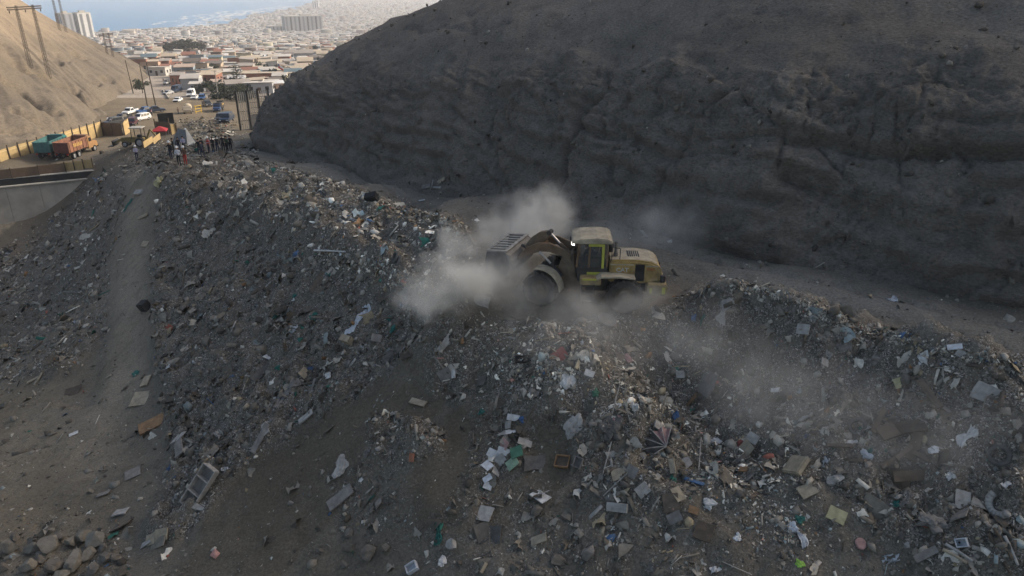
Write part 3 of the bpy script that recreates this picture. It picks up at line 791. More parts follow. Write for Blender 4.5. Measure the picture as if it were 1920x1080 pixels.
# rear frame
MB().prism([(0.15, 0.75), (-2.7, 0.75), (-2.9, 1.0), (-2.7, 1.32), (0.15, 1.25)], -0.45, 0.45).tube((-1.6, -0.8, WR), (-1.6, 0.8, WR), 0.17).build("rear_frame", M_DARK, loader, 0.02)
MB().prism([(-2.55, 0.85), (-3.25, 0.85), (-3.42, 1.0), (-3.42, 1.32), (-3.3, 1.4), (-2.55, 1.4)], -1.2, 1.2).build("counterweight", M_CATY, loader, 0.04)
for y, z in ((1.207, 1.12), (-1.207, 1.12)):
    MB().box((-3.25, y, z), (0.14, 0.01, 0.3)).build("reflective_strip", M_HIVIS, loader)
    MB().box((-2.7, y, z), (0.1, 0.01, 0.24)).build("reflective_strip", M_HIVIS, loader)
MB().box((-3.425, 0.8, 1.15), (0.01, 0.5, 0.16)).build("reflective_strip", M_HIVIS, loader)
for y in (0.85, -0.85):
    h = MB().box((-3.22, y, 1.56), (0.2, 0.26, 0.3)).build("tail_light", M_DARK, loader, 0.02)
    MB().box((-3.325, y, 1.56), (0.012, 0.2, 0.22)).build("lens", mat("red_lens", (0.25, 0.02, 0.015), 0.3, 0.1), h)
# hood
hood_prof = [(-0.92, 1.3), (-0.92, 2.28), (-1.2, 2.36), (-2.1, 2.36), (-2.7, 2.28), (-3.05, 2.12), (-3.16, 1.9), (-3.22, 1.42), (-2.5, 1.3)]
hd = MB().prism(hood_prof, -0.86, 0.86).build("hood", M_CATY, loader, 0.07, False)
MB().prism([(-0.95, 2.365), (-2.1, 2.375), (-2.7, 2.30), (-2.98, 2.17), (-2.98, 2.15), (-2.7, 2.27), (-2.1, 2.345), (-0.95, 2.335)], -0.72, 0.72).build("hood_top", M_CATD, hd)
g = MB()
for k in range(6): g.box((-1.75 - k * 0.09, 0, 2.385 - k * 0.004), (0.05, 0.7, 0.02))
g.build("intake_grille", M_GRILLE, hd)
for s in (1, -1):
    g = MB().prism([(-2.02, 1.42), (-2.02, 2.2), (-2.42, 2.2), (-2.42, 1.42)], s * 0.862, s * 0.872)
    for k in range(9): g.box((-2.22, s * 0.878, 1.5 + k * 0.08), (0.38, 0.02, 0.03))
    g.build("side_grille", M_GRILLE, hd)
    MB().box((-1.45, s * 0.866, 2.17), (1.0, 0.014, 0.05)).build("trim_strip", M_CATD, hd)
    MB().box((-2.75, s * 0.866, 2.12), (0.55, 0.014, 0.04)).build("trim_strip", M_CATD, hd)
def text_obj(txt, size, material, parent, loc, rot, name="lettering", ext=0.006):
    cu = bpy.data.curves.new(name, 'FONT'); cu.body = txt; cu.size = size; cu.extrude = ext; cu.resolution_u = 3; cu.offset = size * 0.022
    tmp = bpy.data.objects.new("tmp_text", cu); C.objects.link(tmp)
    dg = bpy.context.evaluated_depsgraph_get()
    me = bpy.data.meshes.new_from_object(tmp.evaluated_get(dg))
    bpy.data.objects.remove(tmp); bpy.data.curves.remove(cu)
    o = link(name, me, material, parent); o.location = loc; o.rotation_euler = rot
    return o
text_obj("CAT", 0.27, M_WHITEL, hd, (-1.2, 0.872, 1.84), (math.pi / 2, 0, math.pi))
MB().prism([(-1.455, 1.835), (-1.565, 1.835), (-1.51, 1.90)], 0.866, 0.884).build("logo_triangle", M_RUSTL, hd)
text_obj("938G", 0.17, M_RUSTL, hd, (-2.5, 0.872, 1.92), (math.pi / 2, 0, math.pi))
# exhaust, air intake, handrail
MB().tube((-1.2, 0.3, 2.34), (-1.2, 0.3, 3.02), 0.065, n=12).tube((-1.2, 0.3, 2.34), (-1.2, 0.3, 2.55), 0.1, n=12).build("exhaust_pipe", mat("exhaust_steel", (0.2, 0.19, 0.17), 0.5, 0.3, 6, metal=0.5), loader)
MB().tube((-1.02, -0.25, 2.3), (-1.02, -0.25, 2.62), 0.12, n=12).tube((-1.02, -0.25, 2.62), (-1.02, -0.25, 2.78), 0.17, 0.12, n=12).build("air_cleaner", M_DARK, loader)
MB().tube((-1.0, 0.72, 2.3), (-1.0, 0.72, 2.9), 0.018).tube((-1.0, 0.72, 2.9), (-1.35, 0.72, 2.85), 0.018).tube((-1.35, 0.72, 2.85), (-1.35, 0.72, 2.34), 0.018).build("handrail", M_DARK, loader)
# rear fenders and steps
for s in (1, -1):
    y0, y1 = (0.78, 1.36) if s > 0 else (-1.36, -0.78)
    MB().prism([(-0.35, 1.66), (-0.55, 1.78), (-1.35, 1.80), (-2.0, 1.72), (-2.0, 1.66), (-1.35, 1.73), (-0.55, 1.71), (-0.4, 1.60)], y0, y1).build("rear_fender", M_CATD, loader)
    st = MB()
    for k in range(3): st.box((0.0, s * 1.12, 0.62 + k * 0.34), (0.5, 0.34, 0.05))
    st.box((0.27, s * 1.14, 1.05), (0.05, 0.3, 1.1)).box((-0.27, s * 1.14, 1.05), (0.05, 0.3, 1.1))
    st.build("step_ladder", M_DARK, loader)
    MB().box((-0.05, s * 1.30, 1.62), (0.6, 0.012, 0.08)).build("reflective_strip", M_HIVIS, loader)
    MB().box((-0.1, s * 1.0, 1.5), (0.9, 0.6, 0.3)).build("side_tank", M_CATY, loader, 0.03)
# cab
cab = MB().prism([(0.42, 1.3), (0.55, 2.0), (0.5, 2.0), (-0.82, 2.0), (-0.9, 1.3)], -0.78, 0.78).build("cab", M_DARK, loader, 0.03)
MB().prism([(0.50, 2.0), (0.40, 3.06), (-0.80, 3.06), (-0.80, 2.0)], -0.74, 0.74).build("cab_window", M_CABGL, cab)
for s in (1, -1):
    for (xa, xb) in ((0.51, 0.41), (-0.02, -0.06), (-0.80, -0.80)):
        MB().tube((xa, s * 0.745, 1.98), (xb, s * 0.745, 3.08), 0.045, n=6).build("cab_pillar", M_BOOM, cab)
MB().prism([(0.75, 3.07), (0.72, 3.17), (0.35, 3.27), (-0.35, 3.32), (-0.8, 3.28), (-1.02, 3.16), (-1.02, 3.07)], -0.86, 0.86).build("cab_roof", M_CATD, cab, 0.04)
for a, d in (((-0.30, 0.79, 3.0), (0.62, 0.02, 0.11)), ((-0.62, 0.79, 2.5), (0.11, 0.02, 1.1)), ((-0.28, 0.80, 1.72), (0.66, 0.02, 0.11)), ((-0.28, 0.80, 1.42), (0.5, 0.02, 0.08))):
    MB().box(a, d).build("reflective_strip", M_HIVIS, cab)
for s in (1, -1):
    l = MB().box((0.66, s * 0.62, 3.02), (0.16, 0.2, 0.15)).build("work_lamp", M_DARK, cab, 0.02)
    MB().box((0.745, s * 0.62, 3.02), (0.012, 0.15, 0.1)).box((0.66, s * 0.725, 3.0), (0.09, 0.012, 0.07)).build("lens", M_LAMP if s > 0 else M_CHROME, l)
    m = MB().tube((0.5, s * 0.8, 2.75), (0.72, s * 1.08, 2.72), 0.018).build("mirror_arm", M_DARK, cab)
    MB().box((0.73, s * 1.1, 2.58), (0.05, 0.2, 0.34)).build("mirror", M_DARK, m, 0.01)
MB().box((-0.35, 0, 2.25), (0.5, 0.55, 0.12)).box((-0.6, 0, 2.55), (0.12, 0.52, 0.6), ry=0.12).build("seat", M_DARK, cab, 0.03)
# front frame, tower, fenders, axle
fpart(MB().prism([(-0.1, 0.7), (1.9, 0.6), (2.2, 0.9), (2.0, 1.25), (1.25, 1.5), (0.95, 2.45), (0.5, 2.5), (0.35, 1.3), (-0.1, 1.2)], 0.30, 0.48).prism([(-0.1, 0.7), (1.9, 0.6), (2.2, 0.9), (2.0, 1.25), (1.25, 1.5), (0.95, 2.45), (0.5, 2.5), (0.35, 1.3), (-0.1, 1.2)], -0.48, -0.30)
      .box((1.0, 0, 1.0), (1.6, 0.7, 0.5)).tube((1.78, -0.8, WR), (1.78, 0.8, WR), 0.17), "front_frame", M_BOOM, 0.02)
for s in (1, -1):
    y0, y1 = (0.72, 1.30) if s > 0 else (-1.30, -0.72)
    arc_o = [(1.78 + 0.98 * math.cos(t), 0.82 + 0.98 * math.sin(t)) for t in np.linspace(R(75), R(178), 9)]
    arc_i = [(1.78 + 0.93 * math.cos(t), 0.82 + 0.93 * math.sin(t)) for t in np.linspace(R(178), R(75), 9)]
    fpart(MB().prism(arc_o + arc_i, y0, y1), "front_fender", M_CATD)
    h = fpart(MB().tube((1.25, s * 0.95, 1.85), (1.25, s * 0.95, 2.2), 0.03).box((1.28, s * 0.95, 2.25), (0.16, 0.3, 0.2)), "head_lamp", M_DARK)
    me = MB().box((1.365, s * 0.95, 2.25), (0.012, 0.24, 0.15)).mesh("lens"); me.transform(FM); link("lens", me, M_CHROME, h)
# boom arms, lever, cylinders
def thick_path(P, th):
    P = [Vector((p[0], 0, p[1])) for p in P]; up, dn = [], []
    for i, p in enumerate(P):
        d = (P[min(i + 1, len(P) - 1)] - P[max(i - 1, 0)]).normalized(); n = Vector((-d.z, 0, d.x))
        t = th[i] / 2
        up.append((p.x + n.x * t, p.z + n.z * t)); dn.append((p.x - n.x * t, p.z - n.z * t))
    return up + dn[::-1]
arm = thick_path([(0.6, 2.28), (1.05, 2.45), (1.6, 2.58), (2.1, 2.52), (2.55, 2.3), (3.05, 1.88)], [0.26, 0.34, 0.40, 0.40, 0.34, 0.24])
for s in (1, -1):
    y0, y1 = (0.46, 0.60) if s > 0 else (-0.60, -0.46)
    fpart(MB().prism(arm, y0, y1), "boom_arm", M_BOOM, 0.015)
    c = fpart(MB().tube((0.95, s * 0.66, 1.35), (1.5, s * 0.62, 1.86), 0.09, n=12), "lift_cylinder", M_DARK)
    me = MB().tube((1.5, s * 0.62, 1.86), (2.05, s * 0.6, 2.34), 0.05, n=10).mesh("rod"); me.transform(FM); link("rod", me, M_CHROME, c)
fpart(MB().tube((2.15, -0.5, 2.45), (2.15, 0.5, 2.45), 0.16, n=14), "boom_crossbar", M_BOOM)
fpart(MB().tube((0.7, -0.62, 2.33), (0.7, 0.62, 2.33), 0.08, n=10), "boom_pin", M_BOOM)
fpart(MB().tube((3.05, -0.65, 1.9), (3.05, 0.65, 1.9), 0.07, n=10), "bucket_pin", M_BOOM)
fpart(MB().prism([(1.72, 3.02), (1.85, 3.16), (2.25, 3.06), (2.62, 2.78), (2.95, 2.3), (2.86, 2.16), (2.5, 2.44), (2.15, 2.35), (2.0, 2.6)], -0.13, 0.13), "tilt_lever", M_BOOM, 0.02)
fpart(MB().tube((1.8, 0.0, 3.1), (1.8, 0.0, 3.1001), 0.01).lathe([(0.02, -0.16), (0.11, -0.16), (0.11, 0.16), (0.02, 0.16)], (1.78, 0, 3.1), 'y', 12), "lever_pin", M_DARK)
tc_ = fpart(MB().tube((0.75, 0, 2.12), (1.3, 0, 2.63), 0.10, n=12), "tilt_cylinder", M_BOOM)
me = MB().tube((1.3, 0, 2.63), (1.78, 0, 3.08), 0.05, n=10).mesh("rod"); me.transform(FM); link("rod", me, M_CHROME, tc_)
fpart(MB().tube((2.9, 0, 2.22), (3.15, 0, 2.3), 0.08, n=8), "bucket_link", M_DARK)
# bucket: shell of revolution-like back, side plates, spill guard, cutting edge
bo = [(4.45, 1.12), (3.55, 1.10), (3.28, 1.18), (3.1, 1.38), (3.03, 1.65), (3.06, 1.95), (3.2, 2.2), (3.45, 2.36)]
bi = [(3.48, 2.30), (3.26, 2.15), (3.13, 1.93), (3.10, 1.66), (3.17, 1.42), (3.33, 1.24), (3.57, 1.165), (4.45, 1.15)]
BW = 1.28
bucket = fpart(MB().prism(bo + bi, -BW, BW), "bucket", M_BUCK)
def bsub(mb, name, m):
    me = mb.mesh(name); me.transform(FM); return link(name, me, m, bucket)
side = [(4.4, 1.13), (3.56, 1.11), (3.3, 1.19), (3.12, 1.39), (3.05, 1.65), (3.08, 1.94), (3.22, 2.18), (3.46, 2.34), (4.3, 2.25), (4.38, 1.9)]
for s in (1, -1):
    y0, y1 = (BW - 0.03, BW + 0.03) if s > 0 else (-BW - 0.03, -BW + 0.03)
    bsub(MB().prism(side, y0, y1), "side_plate", M_BUCK)
    bsub(MB().prism(bo[1:] + [(3.36, 2.30), (3.3, 2.1), (3.2, 1.9), (3.18, 1.66), (3.26, 1.44), (3.40, 1.30), (3.58, 1.24)][::1], *( (BW + 0.03, BW + 0.06) if s > 0 else (-BW - 0.06, -BW - 0.03))), "wear_plate", M_BUCKE)
g = MB().box((3.4, 0, 2.37), (0.16, 2 * BW, 0.06)).box((4.3, 0, 2.27), (0.1, 2 * BW, 0.05), ry=0.1)
for k in range(8):
    y = -BW + 0.04 + k * (2 * BW - 0.08) / 7
    g.prism([(3.35, 2.40), (4.35, 2.30), (4.35, 2.26), (3.35, 2.34)], y - 0.06, y + 0.06)
bsub(g, "spill_guard", M_BUCKE)
bsub(MB().prism([(4.35, 1.10), (4.62, 1.125), (4.35, 1.16)], -BW, BW), "cutting_edge", M_BUCKE)
for k in range(8):
    y = -BW + 0.1 + k * (2 * BW - 0.2) / 7
    bsub(MB().prism([(4.5, 1.08), (4.82, 1.12), (4.5, 1.18)], y - 0.05, y + 0.05), "tooth", M_BUCKE)

# ================================================================== VEHICLES
M_GLASS = mat("car_glass", (0.02, 0.024, 0.028), 0.08, 0.05, 2, spec=0.7)
M_RUB = mat("tyre_rubber", (0.025, 0.025, 0.025), 0.9, 0.2, 8)
M_HUB = mat("wheel_hub", (0.35, 0.35, 0.35), 0.45, 0.1, 8, metal=0.5)
M_TRIM = mat("black_trim", (0.025, 0.025, 0.026), 0.6, 0.1, 8)
M_HEAD = mat("lamp_glass", (0.7, 0.7, 0.68), 0.15, 0.05, 5)
M_TAIL = mat("tail_glass", (0.35, 0.02, 0.015), 0.25, 0.05, 5)
def paint(n, c): return mat("paint_" + n, c, 0.35, 0.06, 1.5, spec=0.5)
PAINT = {'white': paint('white', (0.72, 0.72, 0.70)), 'black': paint('black', (0.02, 0.021, 0.024)), 'blue': paint('blue', (0.03, 0.10, 0.25)), 'navy': paint('navy', (0.03, 0.045, 0.075)),
         'maroon': paint('maroon', (0.075, 0.022, 0.026)), 'grey': paint('grey', (0.25, 0.26, 0.27)), 'silver': paint('silver', (0.42, 0.43, 0.43)), 'red': paint('red', (0.45, 0.05, 0.04)), 'tan': paint('tan', (0.4, 0.34, 0.25)), 'charcoal': paint('charcoal', (0.055, 0.057, 0.06))}
_wheel_cache = {}
def wheel_meshes(r, w):
    if (r, w) not in _wheel_cache:
        _wheel_cache[(r, w)] = (MB().lathe([(r * 0.6, -w / 2), (r * 0.93, -w / 2), (r, -w * 0.35), (r, w * 0.35), (r * 0.93, w / 2), (r * 0.6, w / 2)], (0, 0, 0), 'y', 18).mesh("wheel"),
                                MB().lathe([(0.001, -w * 0.4), (r * 0.2, -w * 0.42), (r * 0.55, -w * 0.3), (r * 0.62, -w * 0.48)], (0, 0, 0), 'y', 14).lathe([(0.001, w * 0.4), (r * 0.2, w * 0.42), (r * 0.55, w * 0.3), (r * 0.62, w * 0.48)], (0, 0, 0), 'y', 14).mesh("hub"))
    return _wheel_cache[(r, w)]
def add_wheel(parent, x, y, r, w):
    a, b_ = wheel_meshes(r, w)
    o = link("wheel", a, M_RUB, parent); o.location = (x, y, r)
    link("hub", b_, M_HUB, o)
SHAPES = {
 # body side profile, glasshouse profile, half width, wheel x, wheel radius
 'pickup': dict(L=5.2, body=[(-2.6, 0.45), (-2.62, 0.95), (-2.55, 1.02), (-0.55, 1.03), (1.05, 1.05), (2.35, 0.98), (2.58, 0.82), (2.6, 0.45)], cab=[(-0.75, 1.02), (-0.6, 1.68), (-0.4, 1.76), (0.55, 1.76), (0.75, 1.70), (1.35, 1.04)], w=0.9, wx=(1.62, -1.6), r=0.37),
 'suv': dict(L=4.5, body=[(-2.25, 0.42), (-2.28, 0.9), (-2.2, 1.03), (1.0, 1.05), (2.1, 0.96), (2.26, 0.78), (2.26, 0.42)], cab=[(-2.2, 1.02), (-2.0, 1.62), (-1.8, 1.74), (0.4, 1.76), (0.62, 1.70), (1.2, 1.04)], w=0.9, wx=(1.4, -1.38), r=0.36),
 'sedan': dict(L=4.3, body=[(-2.15, 0.35), (-2.18, 0.82), (-2.1, 0.92), (-1.3, 0.95), (0.95, 0.93), (2.0, 0.82), (2.15, 0.66), (2.15, 0.35)], cab=[(-1.55, 0.93), (-0.95, 1.38), (-0.6, 1.44), (0.25, 1.44), (0.5, 1.38), (1.15, 0.92)], w=0.85, wx=(1.32, -1.3), r=0.31),
 'van': dict(L=5.6, body=[(-2.8, 0.4), (-2.82, 1.1), (-2.8, 1.3), (1.9, 1.3), (2.55, 1.1), (2.78, 0.85), (2.8, 0.4)], cab=[(-2.8, 1.28), (-2.78, 2.35), (-2.6, 2.48), (0.9, 2.48), (1.25, 2.38), (2.1, 1.28)], w=0.97, wx=(1.8, -1.75), r=0.36),
}
def car(kind, colour, u, v, deg, label, group="vehicles parked along the valley road", name=None, zoff=0.0):
    S = SHAPES[kind]; m = PAINT[colour]
    p, n = hit(u, v)
    nm = name or {'pickup': 'pickup_truck', 'suv': 'parked_car', 'sedan': 'parked_car', 'van': 'van'}[kind]
    root = empty(nm, (p.x, p.y, p.z + zoff), (0, 0, R(deg)), label, {'pickup': 'pickup truck', 'van': 'van'}.get(kind, 'car'), group)
    w = S['w']
    b = MB().prism(S['body'], -w, w)
    body = b.build("body", m, root, 0.05)
    cp = S['cab']
    # roof shell and pillars around the glass
    top = [(x * 0.97 if z > 1.2 else x, z) for x, z in cp]
    cx = sum(q[0] for q in cp) / len(cp)
    g = MB(); n_ = len(cp)
    vs = [(x, -w * (0.97 if i in (0, n_ - 1) else 0.78), z) for i, (x, z) in enumerate(cp)] + [(x, w * (0.97 if i in (0, n_ - 1) else 0.78), z) for i, (x, z) in enumerate(cp)]
    fs = [tuple(range(n_)), tuple(range(2 * n_ - 1, n_ - 1, -1))] + [(i, i + n_, (i + 1) % n_ + n_, (i + 1) % n_) for i in range(n_)]
    g.add(vs, fs).build("cabin", m, root, 0.04)
    zt = max(q[1] for q in cp); z0 = cp[0][1]
    def lerp(a, b2, t): return (a[0] + (b2[0] - a[0]) * t, a[1] + (b2[1] - a[1]) * t)
    # windscreen, rear window
    a, b2 = cp[-1], cp[-2]
    q0, q1 = lerp(a, b2, 0.12), lerp(a, b2, 0.9)
    nx, nz_ = (b2[1] - a[1]), -(b2[0] - a[0]); ln = math.hypot(nx, nz_); nx, nz_ = nx / ln * 0.02, nz_ / ln * 0.02
    MB().add([(q0[0] + nx, -w * 0.88, q0[1] + nz_), (q0[0] + nx, w * 0.88, q0[1] + nz_), (q1[0] + nx, w * 0.72, q1[1] + nz_), (q1[0] + nx, -w * 0.72, q1[1] + nz_)], [(0, 1, 2, 3)]).build("windscreen", M_GLASS, root)
    a, b2 = cp[0], cp[1]
    q0, q1 = lerp(a, b2, 0.25), lerp(a, b2, 0.95)
    MB().add([(q0[0] - 0.02, -w * 0.82, q0[1]), (q0[0] - 0.02, w * 0.82, q0[1]), (q1[0] - 0.02, w * 0.7, q1[1]), (q1[0] - 0.02, -w * 0.7, q1[1])], [(3, 2, 1, 0)]).build("rear_window", M_GLASS, root)
    x0, x1 = cp[1][0] + 0.12, cp[-2][0] + (cp[-1][0] - cp[-2][0]) * 0.45
    nwin = 2 if kind in ('sedan', 'pickup') else 3
    if kind == 'van': x0 = -0.2; nwin = 2
    for s in (1, -1):
        for k in range(nwin):
            xa, xb = x0 + (x1 - x0) * k / nwin + 0.04, x0 + (x1 - x0) * (k + 1) / nwin - 0.04
            za, zb = z0 + 0.08, zt - 0.14
            ya = w * 0.97 - (w * 0.19) * (za - z0) / (zt - z0) + 0.02; yb = w * 0.97 - (w * 0.19) * (zb - z0) / (zt - z0) + 0.03
            xb2 = xb - (0.25 if k == nwin - 1 else 0)
            MB().add([(xa, s * ya, za), (xb, s * ya, za), (xb2, s * yb, zb), (xa, s * yb, zb)], [(0, 1, 2, 3) if s < 0 else (3, 2, 1, 0)]).build("side_window", M_GLASS, root)
    L2 = S['L'] / 2
    zb_ = S['body'][-2][1]
    for s in (1, -1):
        MB().box((L2 - 0.02, s * w * 0.72, zb_ - 0.06), (0.1, w * 0.4, 0.16)).build("headlight", M_HEAD, root)
        MB().box((-L2 + 0.0, s * w * 0.82, 0.82), (0.08, w * 0.25, 0.24)).build("tail_light", M_TAIL, root)
        for x in S['wx']: add_wheel(root, x, s * (w - 0.1), S['r'], 0.24)
    MB().box((L2, 0, 0.5), (0.14, w * 1.9, 0.2)).build("front_bumper", M_TRIM, root, 0.03)
    MB().box((-L2, 0, 0.5), (0.14, w * 1.9, 0.2)).build("rear_bumper", M_TRIM, root, 0.03)
    MB().box((L2 + 0.005, 0, zb_ - 0.08), (0.06, w * 0.95, 0.16)).build("radiator_grille", M_TRIM, root)
    if kind == 'pickup':
        MB().box((-1.62, 0, 1.045), (1.75, w * 1.7, 0.02)).build("load_bed", M_TRIM, root)
        t = MB().box((-1.6, w * 0.93, 1.12), (1.95, 0.1, 0.2)).box((-1.6, -w * 0.93, 1.12), (1.95, 0.1, 0.2)).box((-2.57, 0, 1.12), (0.08, w * 1.9, 0.2))
        t.build("bed_side", m, root, 0.02)
    return root
PARK = "vehicles in the dirt car park"
car('pickup', 'white', 245, 214, -95, "white pickup truck at the back of the dirt car park, beside the sandy slope", PARK)
car('pickup', 'black', 231, 227, -100, "black pickup truck between the white pickup and the plywood fence", PARK)
car('suv', 'charcoal', 214, 234, -120, "dark car leftmost in the car park, closest to the sandy slope", PARK)
car('suv', 'maroon', 249, 235, -75, "dark maroon car nearest the plywood gate, in front of the white jeep", PARK)
car('suv', 'white', 266, 226, -110, "white boxy jeep in the middle of the car park", PARK)
car('pickup', 'blue', 275, 212, -120, "bright blue pickup truck behind the white jeep", PARK)
car('pickup', 'navy', 291, 211, 35, "blue pickup truck rightmost in the car park, its tail to the poles", PARK)
ROAD = "vehicles parked along the valley road"
car('sedan', 'silver', 316, 177, -100, "silver car by the low kerb at the edge of the tan lot", ROAD)
car('van', 'navy', 331, 173, -95, "dark blue van parked behind the white car beside the kerb", ROAD)
car('sedan', 'white', 334, 191, -85, "white car nearest the kerb, in front of the dark van", ROAD)
car('van', 'white', 359, 181, -80, "white van parked in front of the grey house", ROAD)
car('sedan', 'white', 365, 186, -80, "small white car just in front of the white van", ROAD)
car('suv', 'blue', 379, 187, -75, "blue car right of the small white car", ROAD)
car('pickup', 'charcoal', 389, 199, -55, "dark pickup truck parked nose out on the shaded verge", ROAD)
car('suv', 'navy', 426, 229, -85, "navy car facing the camera on the shaded dirt road beside the lattice fence", ROAD)
car('suv', 'charcoal', 415, 226, -85, "charcoal car half hidden behind the navy car on the dirt road", ROAD)
car('sedan', 'white', 284, 137, 10, "white car far off at the lot behind the sandy slope's foot", ROAD)
car('sedan', 'silver', 304, 138, 5, "silver car far off in front of the first row of houses", ROAD)

def dump_truck(u, v, deg, box_m, cab_m, label, name="dump_truck", rear=None, sc=1.0, zoff=0.0):
    p, n = hit(u, v)
    t = empty(name, (p.x, p.y, p.z + zoff), (0, 0, R(deg)), label, "truck", "trucks in the fenced yard", sc)
    MB().box((0.2, 0, 0.95), (7.4, 0.9, 0.3)).build("chassis", M_TRIM, t)
    x0, x1, w, zb, zt = -3.9, 1.3, 1.22, 1.25, 2.85
    fl = MB().box(((x0 + x1) / 2, 0, zb), (x1 - x0, 2 * w, 0.12)).build("tipper_floor", box_m, t)
    for s in (1, -1):
        m = MB().box(((x0 + x1) / 2, s * w, (zb + zt) / 2), (x1 - x0, 0.08, zt - zb)).box(((x0 + x1) / 2, s * (w + 0.03), zt), (x1 - x0, 0.14, 0.12))
        sd = m.build("tipper_side", box_m, t)
        for k in range(6):
            MB().box((x0 + 0.3 + k * (x1 - x0 - 0.6) / 5, s * (w + 0.075), (zb + zt) / 2), (0.12, 0.07, zt - zb - 0.06)).build("rib", box_m, sd)
        MB().box((-1.4, s * (w + 0.07), 2.15), (2.4, 0.05, 0.5)).build("side_panel", mat("faded_yellow_letters", (0.42, 0.26, 0.08), 0.6, 0.5, 5.0), sd)
    MB().box((x0, 0, (zb + zt) / 2), (0.09, 2 * w - 0.06, zt - zb)).box((x0 - 0.05, 0, zb + 0.5), (0.06, 2 * w - 0.2, 0.08)).build("tailgate", rear or box_m, t)
    MB().box((x1, 0, (zb + zt) / 2 + 0.1), (0.09, 2 * w, zt - zb + 0.2)).box((x1 + 0.45, 0, zt + 0.16), (0.95, 2 * w, 0.08)).build("cab_guard", box_m, t)
    cab = MB().prism([(1.7, 0.85), (1.7, 2.6), (1.9, 2.72), (2.9, 2.72), (3.15, 1.85), (4.25, 1.7), (4.4, 1.4), (4.4, 0.75), (1.7, 0.75)], -1.12, 1.12).build("cab", cab_m, t, 0.06)
    MB().add([(3.18, -0.98, 1.92), (3.18, 0.98, 1.92), (2.96, 0.92, 2.6), (2.96, -0.92, 2.6)], [(0, 1, 2, 3)]).build("windscreen", M_GLASS, cab)
    for s in (1, -1):
        MB().add([(2.0, s * 1.13, 1.85), (2.85, s * 1.13, 1.85), (2.7, s * 1.13, 2.5), (2.0, s * 1.13, 2.5)], [(0, 1, 2, 3)]).build("side_window", M_GLASS, cab)
        MB().box((4.4, s * 0.85, 1.1), (0.06, 0.3, 0.22)).build("headlight", M_HEAD, cab)
        MB().box((-3.98, s * 0.9, 0.98), (0.06, 0.3, 0.16)).build("tail_light", M_TAIL, t)
        MB().tube((1.5, s * 0.95, 1.0), (1.5, s * 0.95, 3.2), 0.07).build("exhaust_stack", M_HUB, t)
        for x in (-2.6, -1.25, 3.3): add_wheel(t, x, s * 0.98, 0.52, 0.42)
    MB().box((4.45, 0, 0.75), (0.16, 2.3, 0.34)).build("front_bumper", M_TRIM, t, 0.04)
    return t
dump_truck(146, 291, 88, mat("orange_tipper", (0.25, 0.115, 0.068), 0.75, 0.4, 1.5, col2=(0.20, 0.10, 0.066)), mat("orange_cab", (0.34, 0.19, 0.08), 0.5, 0.15, 2), "orange dump truck with a maroon tailgate in the fenced yard, right of the teal one", rear=mat("maroon_tailgate", (0.13, 0.05, 0.04), 0.7, 0.3, 2))
dump_truck(104, 290, 97, mat("teal_tipper", (0.05, 0.135, 0.13), 0.7, 0.35, 1.5), mat("teal_cab", (0.03, 0.20, 0.19), 0.5, 0.15, 2), "teal dump truck beside the orange one in the fenced yard")
tk = dump_truck(411, 208, -80, mat("dark_tipper", (0.09, 0.085, 0.075), 0.7, 0.3, 2), mat("dark_blue_cab", (0.03, 0.06, 0.14), 0.5, 0.15, 2), "dark dump truck with a blue cab parked in the shade near the lattice fence", sc=0.8)
tk["group"] = ROAD
tk = dump_truck(318, 158, -100, mat("white_box", (0.62, 0.62, 0.6), 0.6, 0.2, 2), PAINT['white'], "white lorry facing the camera on the sunlit tan lot", name="lorry", sc=0.7)
tk["group"] = ROAD
# covered beige truck by the rubble
p, n = hit(353, 212)
bt = empty("tarpaulin_truck", p, (0, 0, R(-70)), "beige truck with a rounded canvas cover beside the rubble mound", "truck", ROAD)
arc = [(1.05 * math.cos(a), 1.2 + 1.1 * math.sin(a)) for a in np.linspace(0, math.pi, 9)]
MB().prism(arc, -2.4, 0.9, 'x').build("canvas_cover", mat("beige_canvas", (0.42, 0.36, 0.26), 0.95, 0.2, 2), bt, 0, True)
MB().prism([(0.95, 0.6), (0.95, 1.9), (1.15, 2.0), (1.7, 2.0), (2.1, 1.3), (2.4, 1.2), (2.4, 0.6)], -1.0, 1.0).build("cab", PAINT['tan'], bt, 0.05)
MB().box((0, 0, 0.75), (4.6, 0.8, 0.25)).build("chassis", M_TRIM, bt)
for x in (1.6, -1.6):
    for s in (1, -1): add_wheel(bt, x, s * 0.85, 0.42, 0.3)

# backhoe loader standing in the yard
p, n = hit(258, 274)
bh = empty("backhoe_loader", p, (0, 0, R(185)), "dark backhoe loader with an open cab beside the plywood gate", "backhoe")
M_BHY = mat("weathered_digger_yellow", (0.20, 0.15, 0.06), 0.7, 0.3, 2)
MB().prism([(-1.2, 0.7), (-1.2, 1.3), (0.5, 1.5), (2.1, 1.4), (2.2, 0.8), (1.5, 0.6)], -0.45, 0.45).build("bonnet", M_BHY, bh, 0.05)
cb = MB()
for x in (0.35, -1.15):
    for s in (1, -1): cb.tube((x, s * 0.7, 1.2), (x, s * 0.65, 2.85), 0.06)
cb.build("cab_frame", M_TRIM, bh)
MB().box((-0.4, 0, 2.9), (1.9, 1.6, 0.14)).build("cab_roof", mat("pale_cab_roof", (0.4, 0.38, 0.33), 0.7, 0.2, 3), bh, 0.03)
MB().box((-0.6, 0, 1.55), (0.6, 0.6, 0.5)).build("seat", M_TRIM, bh, 0.05)
MB().prism([(1.5, 1.4), (2.4, 1.2), (3.2, 0.55), (3.1, 0.4), (2.3, 0.95), (1.5, 1.2)], 0.5, 0.62).prism([(1.5, 1.4), (2.4, 1.2), (3.2, 0.55), (3.1, 0.4), (2.3, 0.95), (1.5, 1.2)], -0.62, -0.5).build("loader_arm", M_BHY, bh)
